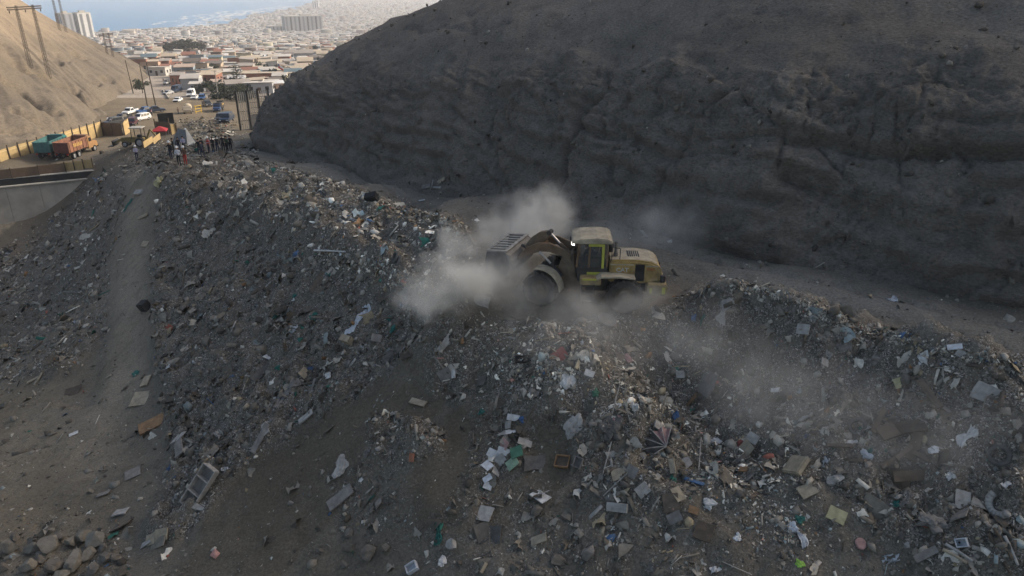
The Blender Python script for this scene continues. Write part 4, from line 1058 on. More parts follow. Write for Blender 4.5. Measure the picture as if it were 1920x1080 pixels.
MB().prism([(3.1, 0.2), (3.05, 0.9), (3.2, 1.1), (3.3, 1.05), (3.2, 0.3), (4.0, 0.2), (4.0, 0.12)], -1.1, 1.1).build("bucket", M_TRIM, bh)
MB().prism([(-1.2, 1.0), (-1.5, 1.2), (-2.2, 2.6), (-2.35, 2.5), (-1.7, 0.9)], -0.12, 0.12).prism([(-2.2, 2.6), (-2.4, 2.6), (-3.3, 1.3), (-3.1, 1.2)], -0.1, 0.1).build("digger_arm", M_BHY, bh)
MB().prism([(-3.2, 1.3), (-3.5, 0.9), (-3.2, 0.6), (-2.9, 0.8)], -0.25, 0.25).build("digger_bucket", M_TRIM, bh)
for s in (1, -1):
    add_wheel(bh, -0.8, s * 0.85, 0.72, 0.42); add_wheel(bh, 1.5, s * 0.75, 0.46, 0.32)

# ================================================================== PEOPLE
def person_mesh(pose):
    """one continuous body grown from a skeleton: 0 standing, 1 mid-stride, 2 arms crossed / hands low, 3 arm raised"""
    V, E, Rr = [], [], []
    def add(p, r, par=None):
        V.append(p); Rr.append(r if isinstance(r, tuple) else (r, r))
        if par is not None: E.append((par, len(V) - 1))
        return len(V) - 1
    st = 0.16 if pose == 1 else 0.0
    pel = add((0, 0, 0.95), (0.15, 0.115))
    wst = add((0, 0, 1.12), (0.145, 0.105), pel)
    chs = add((0, 0.01, 1.32), (0.175, 0.12), wst)
    nk = add((0, 0.015, 1.50), (0.06, 0.06), chs)
    h0 = add((0, 0.03, 1.58), (0.075, 0.085), nk)
    h1 = add((0, 0.035, 1.66), (0.085, 0.10), h0)
    add((0, 0.03, 1.74), (0.07, 0.085), h1)
    nose = add((0, 0.135, 1.64), (0.018, 0.018), h1)
    for s in (1, -1):
        f = st * s
        hip = add((0.095 * s, 0, 0.90), 0.095, pel)
        kn = add((0.10 * s, f * 0.9 + 0.03, 0.50), 0.062, hip)
        an = add((0.105 * s, f * 1.2 - (0.05 if f < 0 else 0), 0.09), 0.042, kn)
        toe = add((0.115 * s, f * 1.2 + 0.15, 0.045), 0.042, an)
        sh = add((0.185 * s, 0.0, 1.43), 0.062, chs)
        if pose == 2: el, wr, hd = (0.25 * s, 0.02, 1.16), (0.08 * s, 0.22, 1.08), (0.0, 0.25, 1.10)
        elif pose == 3 and s > 0: el, wr, hd = (0.30, 0.10, 1.22), (0.22, 0.28, 1.42), (0.19, 0.32, 1.50)
        else: el, wr, hd = (0.25 * s, -0.02 - f * 0.5, 1.15), (0.26 * s, 0.06 - f * 0.8, 0.90), (0.26 * s, 0.09 - f * 0.9, 0.82)
        e = add(el, 0.047, sh); w = add(wr, 0.034, e)
        h = add(hd, (0.040, 0.026), w)
        d = (Vector(hd) - Vector(wr)).normalized(); side = d.orthogonal().normalized()
        for k, (o, ln) in enumerate(((-0.024, 0.07), (-0.008, 0.082), (0.008, 0.078), (0.024, 0.06))):
            add(tuple(Vector(hd) + d * ln + side * o), 0.009, h)
        add(tuple(Vector(wr) + d * 0.05 + side * 0.055), 0.010, w)
    me = bpy.data.meshes.new("person"); me.from_pydata(V, E, [])
    o = bpy.data.objects.new("tmp", me); C.objects.link(o)
    m = o.modifiers.new("skin", 'SKIN'); m.use_smooth_shade = True
    for i, sv in enumerate(me.skin_vertices[0].data):
        sv.radius = Rr[i]; sv.use_root = (i == 0)
    o.modifiers.new("sub", 'SUBSURF').levels = 1
    dg = bpy.context.evaluated_depsgraph_get(); dg.update()
    out = bpy.data.meshes.new_from_object(o.evaluated_get(dg))
    bpy.data.objects.remove(o)
    return out
M_SKIN = mat("skin", (0.36, 0.21, 0.14), 0.6, 0.1, 8)
M_HAIR = mat("dark_hair", (0.02, 0.016, 0.013), 0.8, 0.2, 20)
M_SHOE = mat("dark_shoes", (0.03, 0.027, 0.025), 0.8, 0.2, 10)
def cloth(n, c): return mat("cloth_" + n, c, 0.9, 0.2, 9)
CL = {'black': cloth('black', (0.022, 0.022, 0.024)), 'navy': cloth('navy', (0.03, 0.035, 0.06)), 'white': cloth('white', (0.62, 0.62, 0.64)), 'red': cloth('red', (0.42, 0.05, 0.04)),
      'lilac': cloth('lilac', (0.45, 0.42, 0.52)), 'grey': cloth('grey', (0.14, 0.14, 0.15)), 'brown': cloth('brown', (0.12, 0.07, 0.05)), 'pink': cloth('pink', (0.5, 0.2, 0.18)), 'green': cloth('green', (0.05, 0.07, 0.045))}
M_HELM = mat("white_helmet", (0.75, 0.75, 0.73), 0.4, 0.05, 5)
PM = [person_mesh(i) for i in range(4)]
def person(u, v, deg, pose, shirt, trousers, label, helmet=False, vest=None, h=1.74, group="people gathered on the levelled rubbish"):
    p, n = hit(u, v)
    r = empty("person", (p.x, p.y, p.z - 0.02), (0, 0, R(deg)), label, "person", group, h / 1.76)
    me = PM[pose].copy()
    me.materials.clear()
    for m in (CL[trousers], CL[shirt], M_SKIN, M_SHOE): me.materials.append(m)
    idx = []
    for f in me.polygons:
        c = f.center
        arm = abs(c.x) > 0.2 or (c.y > 0.17 and c.z < 1.5)
        if c.z > 1.50 and not (pose == 3 and c.y > 0.2): k = 2
        elif c.z < 0.11: k = 3
        elif abs(c.x) > 0.21 and c.z < 0.90: k = 2
        elif c.y > 0.23 and c.z > 1.0: k = 2
        elif c.z < 0.98 and abs(c.x) < 0.21: k = 0
        else: k = 1
        idx.append(k)
    me.polygons.foreach_set("material_index", idx); me.update()
    body = link("body", me, None, r)
    if helmet:
        hm_ = MB().lathe([(0.15, 1.70), (0.122, 1.72), (0.12, 1.78), (0.09, 1.84), (0.04, 1.865), (0.001, 1.87)], (0, 0.03, 0), 'z', 14)
        hm_.box((0, 0.16, 1.712), (0.16, 0.1, 0.012)); hm_.build("helmet", M_HELM, r, 0, True)
    else:
        MB().lathe([(0.098, 1.66), (0.108, 1.70), (0.10, 1.76), (0.06, 1.815), (0.001, 1.83)], (0, 0.018, 0), 'z', 14).build("hair", M_HAIR, r, 0, True)
    if vest:
        MB().lathe([(0.150, 1.0), (0.175, 1.15), (0.19, 1.32), (0.15, 1.44), (0.10, 1.48)], (0, 0.005, 0), 'z', 12).build("vest", CL[vest], r, 0, True)
        MB().lathe([(0.180, 1.16), (0.186, 1.21)], (0, 0.005, 0), 'z', 12).build("reflective_band", M_HELM, r, 0, True)
    return r
# driver seated in the loader's cab: the same body, sitting
def driver_mesh():
    V, E, Rr = [], [], []
    def add(p, r, par=None):
        V.append(p); Rr.append(r if isinstance(r, tuple) else (r, r))
        if par is not None: E.append((par, len(V) - 1))
        return len(V) - 1
    pel = add((0, 0, 0.0), (0.16, 0.12)); wst = add((0.0, 0, 0.2), (0.15, 0.12), pel); chs = add((0.03, 0, 0.42), (0.18, 0.13), wst); nk = add((0.05, 0, 0.58), 0.06, chs)
    h0 = add((0.07, 0, 0.66), (0.08, 0.085), nk); h1 = add((0.07, 0, 0.75), (0.09, 0.1), h0); add((0.06, 0, 0.83), (0.07, 0.08), h1); add((0.18, 0, 0.73), 0.018, h1)
    for s in (1, -1):
        hip = add((0.06, 0.1 * s, -0.02), 0.095, pel); kn = add((0.46, 0.13 * s, 0.04), 0.065, hip); an = add((0.55, 0.13 * s, -0.36), 0.045, kn); add((0.70, 0.14 * s, -0.40), 0.042, an)
        sh = add((0.02, 0.19 * s, 0.5), 0.062, chs); el = add((0.14, 0.26 * s, 0.26), 0.047, sh); wr = add((0.38, 0.17 * s, 0.28), 0.034, el); hd = add((0.45, 0.15 * s, 0.29), (0.04, 0.028), wr)
        for k in range(4): add((0.51, 0.15 * s - 0.024 + 0.016 * k, 0.27), 0.009, hd)
        add((0.45, 0.12 * s, 0.33), 0.01, hd)
    me = bpy.data.meshes.new("driver"); me.from_pydata(V, E, [])
    o = bpy.data.objects.new("tmp", me); C.objects.link(o)
    o.modifiers.new("skin", 'SKIN').use_smooth_shade = True
    for i, sv in enumerate(me.skin_vertices[0].data): sv.radius = Rr[i]; sv.use_root = (i == 0)
    o.modifiers.new("sub", 'SUBSURF').levels = 1
    dg = bpy.context.evaluated_depsgraph_get(); dg.update()
    out = bpy.data.meshes.new_from_object(o.evaluated_get(dg)); bpy.data.objects.remove(o); return out
_dm = driver_mesh(); _dm.materials.clear()
for m in (CL['navy'], CL['grey'], M_SKIN): _dm.materials.append(m)
_dm.polygons.foreach_set("material_index", [2 if (f.center.z > 0.6 or (f.center.x > 0.4 and f.center.z > 0.2)) else 0 if f.center.z < 0.1 else 1 for f in _dm.polygons])
lm_ = Matrix.LocRotScale(loader.location, loader.rotation_euler, loader.scale)
drv = empty("person", lm_ @ Vector((-0.38, 0.0, 2.38)), (0, 0, RZ), "driver in grey sitting at the controls inside the wheel loader's cab, driving", "person")
link("body", _dm, None, drv)
MB().lathe([(0.10, 0.75), (0.108, 0.79), (0.09, 0.85), (0.001, 0.90)], (0.05, 0, 0), 'z', 12).build("hair", M_HAIR, drv, 0, True)
person(258, 301, 200, 2, 'lilac', 'navy', "person in a lilac shirt and white helmet standing alone left on the rubble", True)
person(322, 299, 160, 3, 'black', 'navy', "person in black with a white helmet left of the white shirt and red overalls", True)
person(337, 310, 180, 2, 'white', 'black', "person in a white shirt, dark trousers and white helmet, back to the camera", True)
person(349, 309, 170, 2, 'brown', 'red', "person in red overalls and white helmet beside the white shirt", True)
person(327, 288, 120, 2, 'black', 'black', "person in black behind the white-helmeted one, left of a pair", False)
person(337, 286, 200, 0, 'black', 'navy', "bareheaded person in dark clothes behind the red overalls")
person(346, 284, 190, 2, 'lilac', 'black', "person in a pale top at the back of the left group", False)
person(375, 290, 20, 0, 'black', 'navy', "leftmost person of the right group, in dark jacket and jeans")
person(381, 288, -30, 2, 'black', 'black', "person in black beside the leftmost of the right group")
person(393, 286, 150, 0, 'pink', 'navy', "person in a red vest and white helmet in the right group", True, 'red')
person(401, 286, 170, 2, 'black', 'black', "person in black standing right of the red vest", False)
person(409, 285, 200, 3, 'black', 'navy', "person in a dark jacket holding up a phone, middle of the right group")
person(420, 285, 180, 0, 'black', 'black', "tall person in black in the right part of the right group", h=1.86)
person(427, 285, 150, 2, 'green', 'black', "person in a dark green jacket second from the right end of the group")
person(434, 284, 175, 0, 'black', 'black', "rightmost person of the group, in black")
person(381, 296, 100, 1, 'navy', 'navy', "person in navy stepping forward in front of the right group", h=1.66)
person(352, 268, 180, 2, 'grey', 'navy', "person with a white helmet beside the pale tarpaulin behind the group", True)
person(335, 214, 150, 0, 'brown', 'navy', "person in brown standing at the rubble mound beside the beige truck", group="people on the valley road")
person(346, 213, 190, 0, 'black', 'black', "person in black standing at the rubble mound beside the beige truck", group="people on the valley road")
person(307, 154, 20, 1, 'navy', 'black', "far off person walking across the sunlit tan lot", group="people on the valley road")
person(285, 217, -30, 0, 'white', 'navy', "person in a red vest standing by the blue pickups", vest='red', group="people on the valley road")
person(204, 232, 60, 0, 'white', 'grey', "person in white by the leftmost parked car", group="people on the valley road")
person(209, 235, 20, 0, 'white', 'navy', "person in a white top between the dark car and the plywood fence", group="people on the valley road")

# ================================================================== YARD, FENCES, POLES
M_PLY = mat("new_plywood", (0.46, 0.33, 0.15), 0.85, 0.18, 2.0, col2=(0.40, 0.29, 0.14))
M_PLYB = mat("brown_plywood", (0.15, 0.10, 0.065), 0.9, 0.2, 2.0)
M_POST = mat("fence_post_wood", (0.09, 0.065, 0.045), 0.9, 0.2, 5)
M_CONC = mat("stained_concrete", (0.42, 0.38, 0.32), 0.9, 0.22, 0.35, 0.2, 6, col2=(0.33, 0.30, 0.25))
M_BLACK = mat("plain_black", (0.022, 0.022, 0.022), 0.5, 0.4, 1.2)
M_COPE = mat("pale_coping", (0.42, 0.39, 0.33), 0.9, 0.2, 3)
def panel_fence(name, pts_uvz, height, panel_m, label, n_between=None, post_h=0.5, group=None, step=2.44, cap=True):
    """plywood panels between posts along ground points"""
    P = [Vector(at_z(*q)) if len(q) == 3 else hit(*q)[0] for q in pts_uvz]
    root = empty(name, P[0], (0, 0, 0), label, "fence", group)
    for A, B in zip(P[:-1], P[1:]):
        d = B - A; ln = math.hypot(d.x, d.y); n = max(1, round(ln / step)); ang = math.atan2(d.y, d.x)
        for k in range(n):
            a = A + d * (k / n); b = A + d * ((k + 1) / n); c = (a + b) / 2 - P[0]
            o = MB().box((0, 0, 0), (ln / n - 0.06, 0.03, height)).build("panel", panel_m, root)
            o.location = (c.x, c.y, c.z + height / 2 + random.uniform(-0.05, 0.05)); o.rotation_euler = (random.uniform(-0.02, 0.02), 0, ang)
            if cap:
                q = MB().box((0, 0, 0), (ln / n - 0.05, 0.09, 0.09)).build("rail", mat("pale_batten", (0.55, 0.43, 0.24), 0.85, 0.1, 3), root)
                q.location = (c.x, c.y, c.z + height * 0.86); q.rotation_euler = (0, 0, ang)
        for k in range(n + 1):
            a = A + d * (k / n) - P[0]
            nrm_ = Vector((-d.y, d.x, 0)).normalized()
            side = nrm_ if nrm_.y < 0 else -nrm_
            p = MB().box((0, 0, 0), (0.14, 0.14, height + post_h)).build("post", M_POST, root)
            p.location = (a.x + side.x * 0.12, a.y + side.y * 0.12, a.z + (height + post_h) / 2 - 0.05)
            p.rotation_euler = (random.uniform(-0.03, 0.03), random.uniform(-0.03, 0.03), ang)
    return root
panel_fence("plywood_fence", [(-40,327,-14.5),(40,303,-14.6),(110,281,-14.6),(194,255,-15.0)], 2.7, M_PLY, "long yellow plywood fence with dark posts along the foot of the sandy slope")
panel_fence("plywood_fence", [(196,257,-15.2),(232,258,-15.0)], 2.7, M_PLYB, "shaded brown plywood fence closing the back of the yard", post_h=0.1, cap=False)
g = panel_fence("plywood_gate", [(236,258,-15.0),(245,250,-15.6)], 2.9, M_PLY, "yellow plywood gate leaf standing open at the end of the brown fence", post_h=0.15, step=4)
g["category"] = "gate"
panel_fence("board_fence", [(-30,339,-14.2),(124,322,-14.1)], 1.35, M_PLYB, "low brown board fence on top of the retaining wall", post_h=0.25, step=3.0, cap=False)
panel_fence("board_fence", [(124,321,-14.1),(176,314,-13.6)], 1.3, M_PLY, "short low yellow plywood fence at the end of the retaining wall", post_h=0.3, step=1.3, cap=False)
panel_fence("plywood_fence", [(270,276,-9.6),(288,268,-9.9),(302,262,-10.3)], 0.9, M_PLY, "low sloping yellow plywood edge below the red gazebo", post_h=0.1, step=3, cap=False)
panel_fence("plywood_fence", [(296,257,-12.2),(322,257,-12.0)], 2.6, M_PLYB, "brown screen fence behind the red gazebo", post_h=0.6, step=2.4, cap=False)
panel_fence("plywood_fence", [(322,259,-11.0),(333,257,-11.0)], 2.2, M_PLY, "short yellow plywood fence right of the red gazebo", post_h=0.2, step=1.6, cap=False)
# dark notice board on posts
p = Vector(at_z(316, 250, -13.2))
nb = empty("notice_board", p, (0, 0, R(25)), "black board on two posts behind the red gazebo", "board")
MB().box((0, 0, 2.7), (2.6, 0.08, 1.9)).build("board", M_BLACK, nb)
for s in (1, -1): MB().box((s * 0.9, 0.08, 1.3), (0.12, 0.12, 3.4)).build("post", M_POST, nb)
# red gazebo
p = Vector(at_z(302, 258, -10.6))
gz_ = empty("gazebo", p, (0, 0, R(15)), "red pop-up gazebo between the backhoe and the crowd", "gazebo")
s_ = 1.75
gz_.scale = (0.62,) * 3
MB().add([(-s_, -s_, 2.0), (s_, -s_, 2.0), (s_, s_, 2.0), (-s_, s_, 2.0), (0, 0, 3.0), (-s_, -s_, 1.75), (s_, -s_, 1.75), (s_, s_, 1.75), (-s_, s_, 1.75)],
         [(0, 1, 4), (1, 2, 4), (2, 3, 4), (3, 0, 4), (0, 5, 6, 1), (1, 6, 7, 2), (2, 7, 8, 3), (3, 8, 5, 0)]).build("canopy", mat("red_canvas", (0.36, 0.035, 0.04), 0.8, 0.12, 2), gz_)
for x in (-1, 1):
    for y in (-1, 1): MB().tube((x * 1.7, y * 1.7, -0.6), (x * 1.7, y * 1.7, 2.0), 0.03).build("leg", M_HUB, gz_)
# grey tarpaulin draped over a frame
p, n = hit(345, 270)
tp = empty("tarpaulin_shelter", p, (0, 0, R(-20)), "pale grey tarpaulin shelter with a pointed white flap behind the crowd", "shelter")
MB().add([(-1.2, -0.9, 0), (1.2, -0.9, 0), (1.3, 1.0, 0), (-1.2, 1.0, 0), (-0.5, 0, 1.9), (0.7, 0.1, 1.7)], [(0, 1, 5, 4), (2, 3, 4, 5), (0, 4, 3), (1, 2, 5)]).build("cover", mat("grey_tarp", (0.16, 0.16, 0.155), 0.8, 0.3, 2), tp)
MB().add([(0.72, -0.1, 1.78), (1.5, -1.0, 0.1), (1.9, 0.1, 0.0), (0.75, 0.15, 1.76)], [(0, 1, 2, 3)]).build("flap", mat("white_tarp", (0.52, 0.51, 0.47), 0.8, 0.2, 2), tp)

# ---- retaining wall of the pit: concrete face in bays, ledge, black upper band, pale coping
A = Vector(at_z(-60, 343, -14.3)); B = Vector(at_z(190, 319.5, -14.3))
d = B - A; ln = d.length; ang = math.atan2(d.y, d.x)
rw = empty("retaining_wall", A, (0, 0, ang), "grey concrete retaining wall with a black upper band at the pit's far left", "wall")
nb_ = 4
for k in range(nb_):
    MB().box((ln * (k + 0.5) / nb_, 0.4, -6.4), (ln / nb_ - 0.04, 0.8, 10.6)).build("concrete_bay", M_CONC, rw)
MB().box((ln / 2, 0.25, -1.05), (ln, 1.2, 0.14)).build("ledge", M_COPE, rw)
MB().box((ln / 2, 0.5, -0.49), (ln, 0.5, 0.96)).build("black_band", M_BLACK, rw)
MB().box((ln / 2, 0.55, 0.04), (ln, 0.75, 0.1)).build("coping", M_COPE, rw)

# ---- lattice fence / gantry beside the road
P0 = Vector(at_z(452, 250, -10.2)); 
lf = empty("lattice_fence", P0, (0, 0, R(38)), "tall black-framed lattice fence of three panels where the road meets the dark hill", "fence")
M_LAT = mat("grey_mesh_bars", (0.30, 0.28, 0.25), 0.8, 0.2, 4)
for k in range(4):
    x = k * 1.75
    MB().box((x, 0, 3.3), (0.22, 0.22, 6.9)).build("post", M_BLACK, lf)
for k in range(3):
    x0 = k * 1.75 + 0.14; w_ = 1.47
    zlo = 2.9 if k else 0.4
    for i in range(5): 
        MB().box((x0 + 0.1 + i * (w_ - 0.2) / 4, 0, (zlo + 6.4) / 2), (0.13, 0.06, 6.4 - zlo)).build("bar", M_LAT, lf)
    for i in range(5):
        MB().box((x0 + w_ / 2, 0.05, zlo + 0.1 + i * (6.2 - zlo) / 4), (w_, 0.06, 0.09)).build("rail", M_BLACK, lf)
    if k: MB().box((x0 + w_ / 2, 0.06, 1.5), (w_, 0.04, 2.6)).build("sheet_panel", mat("dull_sheet", (0.16, 0.15, 0.14), 0.7, 0.2, 2), lf)

# ---- power pylons on the sandy slope (two lattice legs and a crossarm)
M_STEEL = mat("rusty_pylon_steel", (0.075, 0.06, 0.048), 0.8, 0.3, 4)
def lattice_leg(mb, a, b, w0, w1, n=9):
    a, b = Vector(a), Vector(b)
    for i, (sx, sy) in enumerate(((-1, -1), (1, -1), (1, 1), (-1, 1))):
        mb.tube(a + Vector((sx * w0, sy * w0, 0)), b + Vector((sx * w1, sy * w1, 0)), 0.055, n=4)
    for k in range(n):
        t0, t1 = k / n, (k + 1) / n
        p0, p1 = a.lerp(b, t0), a.lerp(b, t1); q0, q1 = w0 + (w1 - w0) * t0, w0 + (w1 - w0) * t1
        for (s0, s1) in (((-1, -1), (1, -1)), ((1, -1), (1, 1)), ((1, 1), (-1, 1)), ((-1, 1), (-1, -1))):
            mb.tube(p0 + Vector((s0[0] * q0, s0[1] * q0, 0)), p1 + Vector((s1[0] * q1, s1[1] * q1, 0)), 0.035, n=3, cap=False)
def pylon(uv1, uv2, h, label, arm=3.2):
    a, _ = hit(*uv1); b, _ = hit(*uv2)
    r = empty("power_pylon", a, (0, 0, 0), label, "pylon", "power pylons on the sandy slope")
    top = max(a.z, b.z) + h
    d_ = Vector((b.x - a.x, b.y - a.y, 0)); dn = d_.normalized()
    for q in (a, b):
        m = MB(); o = q - a
        lattice_leg(m, (o.x, o.y, o.z - 0.4), (o.x, o.y, top - a.z + 0.4), 0.36, 0.20, 22)
        m.build("leg", M_STEEL, r)
    c0 = -dn * arm; c1 = d_ + dn * arm
    m = MB()
    for dz in (0, 0.5):
        m.tube((c0.x, c0.y, top - a.z - dz), (c1.x, c1.y, top - a.z - dz), 0.16, n=6)
    m.build("crossarm", M_STEEL, r)
    for t in (0.04, 0.5, 0.96):
        c = c0.lerp(c1, t)
        MB().lathe([(0.03, 0), (0.13, -0.2), (0.13, -0.4), (0.13, -0.6), (0.03, -0.8)], (c.x, c.y, top - a.z - 0.6), 'z', 8).build("insulator", M_STEEL, r)
    return r
pylon((58, 127), (93, 145), 14.5, "two-legged lattice power pylon nearest the camera on the sandy slope")
pylon((112, 57), (124, 60), 20, "power pylon cut off by the top edge above the sandy slope")
pylon((201, 101), (212, 106), 8.5, "small distant power pylon on the ridge of the sandy slope", arm=2.0)
M_POLE = mat("wooden_pole", (0.07, 0.055, 0.045), 0.9, 0.2, 4)
def pole(u, v, h, label, arms=1, lean=0.0, m=None):
    p, _ = hit(u, v)
    r = empty("utility_pole", p, (0, lean, 0), label, "pole", "utility poles by the valley road")
    MB().tube((0, 0, -0.4), (0, 0, h), 0.19, 0.12, 8).build("shaft", m or M_POLE, r)
    for k in range(arms): MB().box((0, 0, h - 0.4 - k * 0.9), (1.9, 0.12, 0.12), rz=0.4).build("crossarm", m or M_POLE, r)
    return r
pole(250, 175, 11.5, "leaning dark pole at the foot of the sandy slope", 0, -0.05)
pole(277, 201, 11.5, "left pole of the pair behind the blue pickups", 0)
pole(293, 203, 12.5, "right pole of the pair behind the blue pickups", 0, -0.03)
pole(409, 181, 8.5, "thin pale pole among the shrubs behind the dark pickup", 0, 0.02, mat("grey_pole", (0.35, 0.33, 0.30), 0.9, 0.2, 4))
# overhead wires between the near pylon and the next are too thin to see at this size; low concrete kerb by the lot
a, b = hit(305, 170)[0], hit(317, 186)[0]
kb = empty("kerb_wall", a, (0, 0, math.atan2(b.y - a.y, b.x - a.x)), "low pale kerb beside the silver car at the lot's edge", "kerb")
ln2 = (Vector((b.x, b.y, 0)) - Vector((a.x, a.y, 0))).length
MB().prism([(0, -0.2), (ln2, (b.z - a.z) - 0.2), (ln2, (b.z - a.z) + 0.6), (0, 0.6)], -0.15, 0.15).build("kerb_stone", M_COPE, kb)
# yellow barrier
p, _ = hit(373, 212)
yb = empty("barrier", p, (0, 0, R(60)), "yellow work barrier beside the beige truck", "barrier")
for z in (0.5, 1.2, 1.9): MB().box((0, 0, z), (2.2, 0.07, 0.16)).build("rail", mat("yellow_barrier_paint", (0.55, 0.36, 0.05), 0.7, 0.1, 3), yb)
for x in (-0.9, 0.9): MB().box((x, 0, 1.0), (0.12, 0.12, 2.2)).build("post", MATS["yellow_barrier_paint"], yb)

# ================================================================== TOWN
WALLC = [((0.50, 0.48, 0.44), "white"), ((0.40, 0.33, 0.25), "tan"), ((0.27, 0.13, 0.09), "rust red"), ((0.33, 0.34, 0.35), "grey"), ((0.42, 0.30, 0.22), "salmon"), ((0.20, 0.24, 0.27), "blue grey"), ((0.16, 0.12, 0.10), "brown"), ((0.45, 0.42, 0.30), "cream")]
ROOFC = [((0.46, 0.38, 0.28), "sandy tin roof"), ((0.52, 0.48, 0.42), "pale tin roof"), ((0.33, 0.29, 0.25), "dull grey roof"), ((0.42, 0.32, 0.25), "pinkish roof"), ((0.16, 0.135, 0.115), "dark patched roof"), ((0.27, 0.13, 0.09), "rusty roof"), ((0.12, 0.17, 0.19), "blue-green roof"), ((0.62, 0.61, 0.58), "white roof")]
WM = [mat("wall_" + n.replace(' ', '_'), c, 0.9, 0.22, 0.5, detail=6) for c, n in WALLC]
RM = [mat("roofing_" + n.replace(' ', '_'), c, 0.85, 0.28, 0.45, detail=6) for c, n in ROOFC]
M_WIN = mat("dark_window", (0.03, 0.033, 0.038), 0.25, 0.2, 2)
M_DOOR = mat("house_door", (0.10, 0.07, 0.05), 0.8, 0.2, 2)
# unit houses: 1 x 1 footprint, 1 high walls
def unit_walls(front=1.0, back=1.0):
    return MB().add([(-.5, -.5, -.35), (.5, -.5, -.35), (.5, .5, -.35), (-.5, .5, -.35), (-.5, -.5, front), (.5, -.5, front), (.5, .5, back), (-.5, .5, back)],
                    [(0, 1, 5, 4), (1, 2, 6, 5), (2, 3, 7, 6), (3, 0, 4, 7), (4, 5, 6, 7)]).mesh("walls")
UW = [unit_walls(1.0, 1.12), unit_walls(1.12, 1.0), unit_walls(1.0, 1.0)]
UR = [MB().add([(-.54, -.56, 1.0), (.54, -.56, 1.0), (.54, .55, 1.14), (-.54, .55, 1.14), (-.54, -.56, 1.035), (.54, -.56, 1.035), (.54, .55, 1.175), (-.54, .55, 1.175)], [(0, 3, 2, 1), (4, 5, 6, 7), (0, 1, 5, 4), (1, 2, 6, 5), (2, 3, 7, 6), (3, 0, 4, 7)]).mesh("roof"),
      MB().add([(-.54, -.56, 1.14), (.54, -.56, 1.14), (.54, .55, 1.0), (-.54, .55, 1.0), (-.54, -.56, 1.175), (.54, -.56, 1.175), (.54, .55, 1.035), (-.54, .55, 1.035)], [(0, 3, 2, 1), (4, 5, 6, 7), (0, 1, 5, 4), (1, 2, 6, 5), (2, 3, 7, 6), (3, 0, 4, 7)]).mesh("roof"),
      MB().prism([(-.56, 0.98), (0, 1.32), (.56, 0.98), (.56, 1.02), (0, 1.37), (-.56, 1.02)], -.54, .54, 'x').add([(-.5, -.5, 1.0), (-.5, .5, 1.0), (-.5, 0, 1.3)], [(0, 1, 2)]).add([(.5, -.5, 1.0), (.5, .5, 1.0), (.5, 0, 1.3)], [(0, 2, 1)]).mesh("roof")]
UWIN = MB().box((0, 0, 0), (0.13, 0.02, 0.34)).mesh("window")
UDOOR = MB().box((0, 0, 0), (0.12, 0.02, 0.66)).mesh("door")
for me, m in [(UWIN, M_WIN), (UDOOR, M_DOOR)]: me.materials.append(m)
for me in UW: me.materials.append(WM[0])
for me in UR: me.materials.append(RM[0])
def slot(o, m):
    o.material_slots[0].link = 'OBJECT'; o.material_slots[0].material = m
hr = random.Random(11)
def house(x, y, z, w, d, h, rz, wi, ri, kind, label=None, windows=True, group="small houses packed in the town below"):
    r = empty("house", (x, y, z), (0, 0, rz), label or f"small {WALLC[wi][1]} house with a {ROOFC[ri][1]} in the crowded town", "house", group)
    r.scale = (w, d, h)
    a = link("walls", UW[kind], None, r); slot(a, WM[wi])
    b_ = link("roof", UR[kind], None, r); slot(b_, RM[ri])
    if windows:
        for (px, py, rot) in ((-0.27, -0.505, 0), (0.3, -0.505, 0), (0.505, -0.2, math.pi / 2), (0.505, 0.25, math.pi / 2)):
            wn_ = link("window", UWIN, None, r); wn_.location = (px, py, 0.58); wn_.rotation_euler = (0, 0, rot)
        dr = link("door", UDOOR, None, r); dr.location = (0.02, -0.507, 0.33)
    return r
def hp(u, v): return hit(u, v)[0]
def placed(u, v, w, d, h, deg, wi, ri, kind, label, **k):
    p = hp(u, v); return house(p.x, p.y, p.z, w, d, h, R(deg), wi, ri, kind, label, group="houses along the near edge of the town", **k)
RES = []   # reserved spots
def res(o, r): RES.append((o.location.x, o.location.y, r)); return o
res(placed(362, 167, 6.5, 6, 4.2, 8, 3, 1, 2, "tall plain grey house wall with a sandy roof behind the white van", windows=False), 9)
res(placed(336, 160, 4.5, 6, 4.2, 8, 2, 2, 0, "narrow rust red house left of the plain grey house"), 6)
res(placed(300, 141, 9, 7, 3.6, 0, 0, 1, 1, "low white house at the corner of the tan lot"), 8)
res(placed(371, 171, 5, 4, 2.8, 12, 3, 1, 0, "lean-to with a pale slanting roof in front of the grey house"), 3)
res(placed(400, 158, 6, 6, 4.0, -4, 2, 0, 0, "rust red house with a sandy roof behind the shrubs"), 7)
res(placed(488, 174, 9.5, 6, 3.4, 12, 3, 1, 1, "pale grey cabin with two round tanks beside the dark hill"), 8)
res(placed(487, 153, 17, 8, 3.4, 10, 2, 0, 1, "long brown shed with a wide sandy roof beside the flag"), 12)
res(placed(432, 149, 11, 7, 3.2, 4, 7, 1, 1, "cream house with a bright pale roof behind the dark conifer"), 9)
gb = res(placed(563, 114, 17, 10, 5.2, 14, 3, 2, 2, "green two-storey building with a grey roof beside the dark hill"), 13)
slot(gb.children[0], mat("wall_green", (0.05, 0.16, 0.10), 0.8, 0.15, 0.5))
res(placed(508, 128, 12, 9, 3.6, 20, 7, 0, 2, "cream house with a gabled sandy roof left of the flag"), 10)
res(placed(560, 128, 8, 6, 3.0, 20, 7, 0, 0, "small house with an orange-lit roof against the dark hill"), 7)
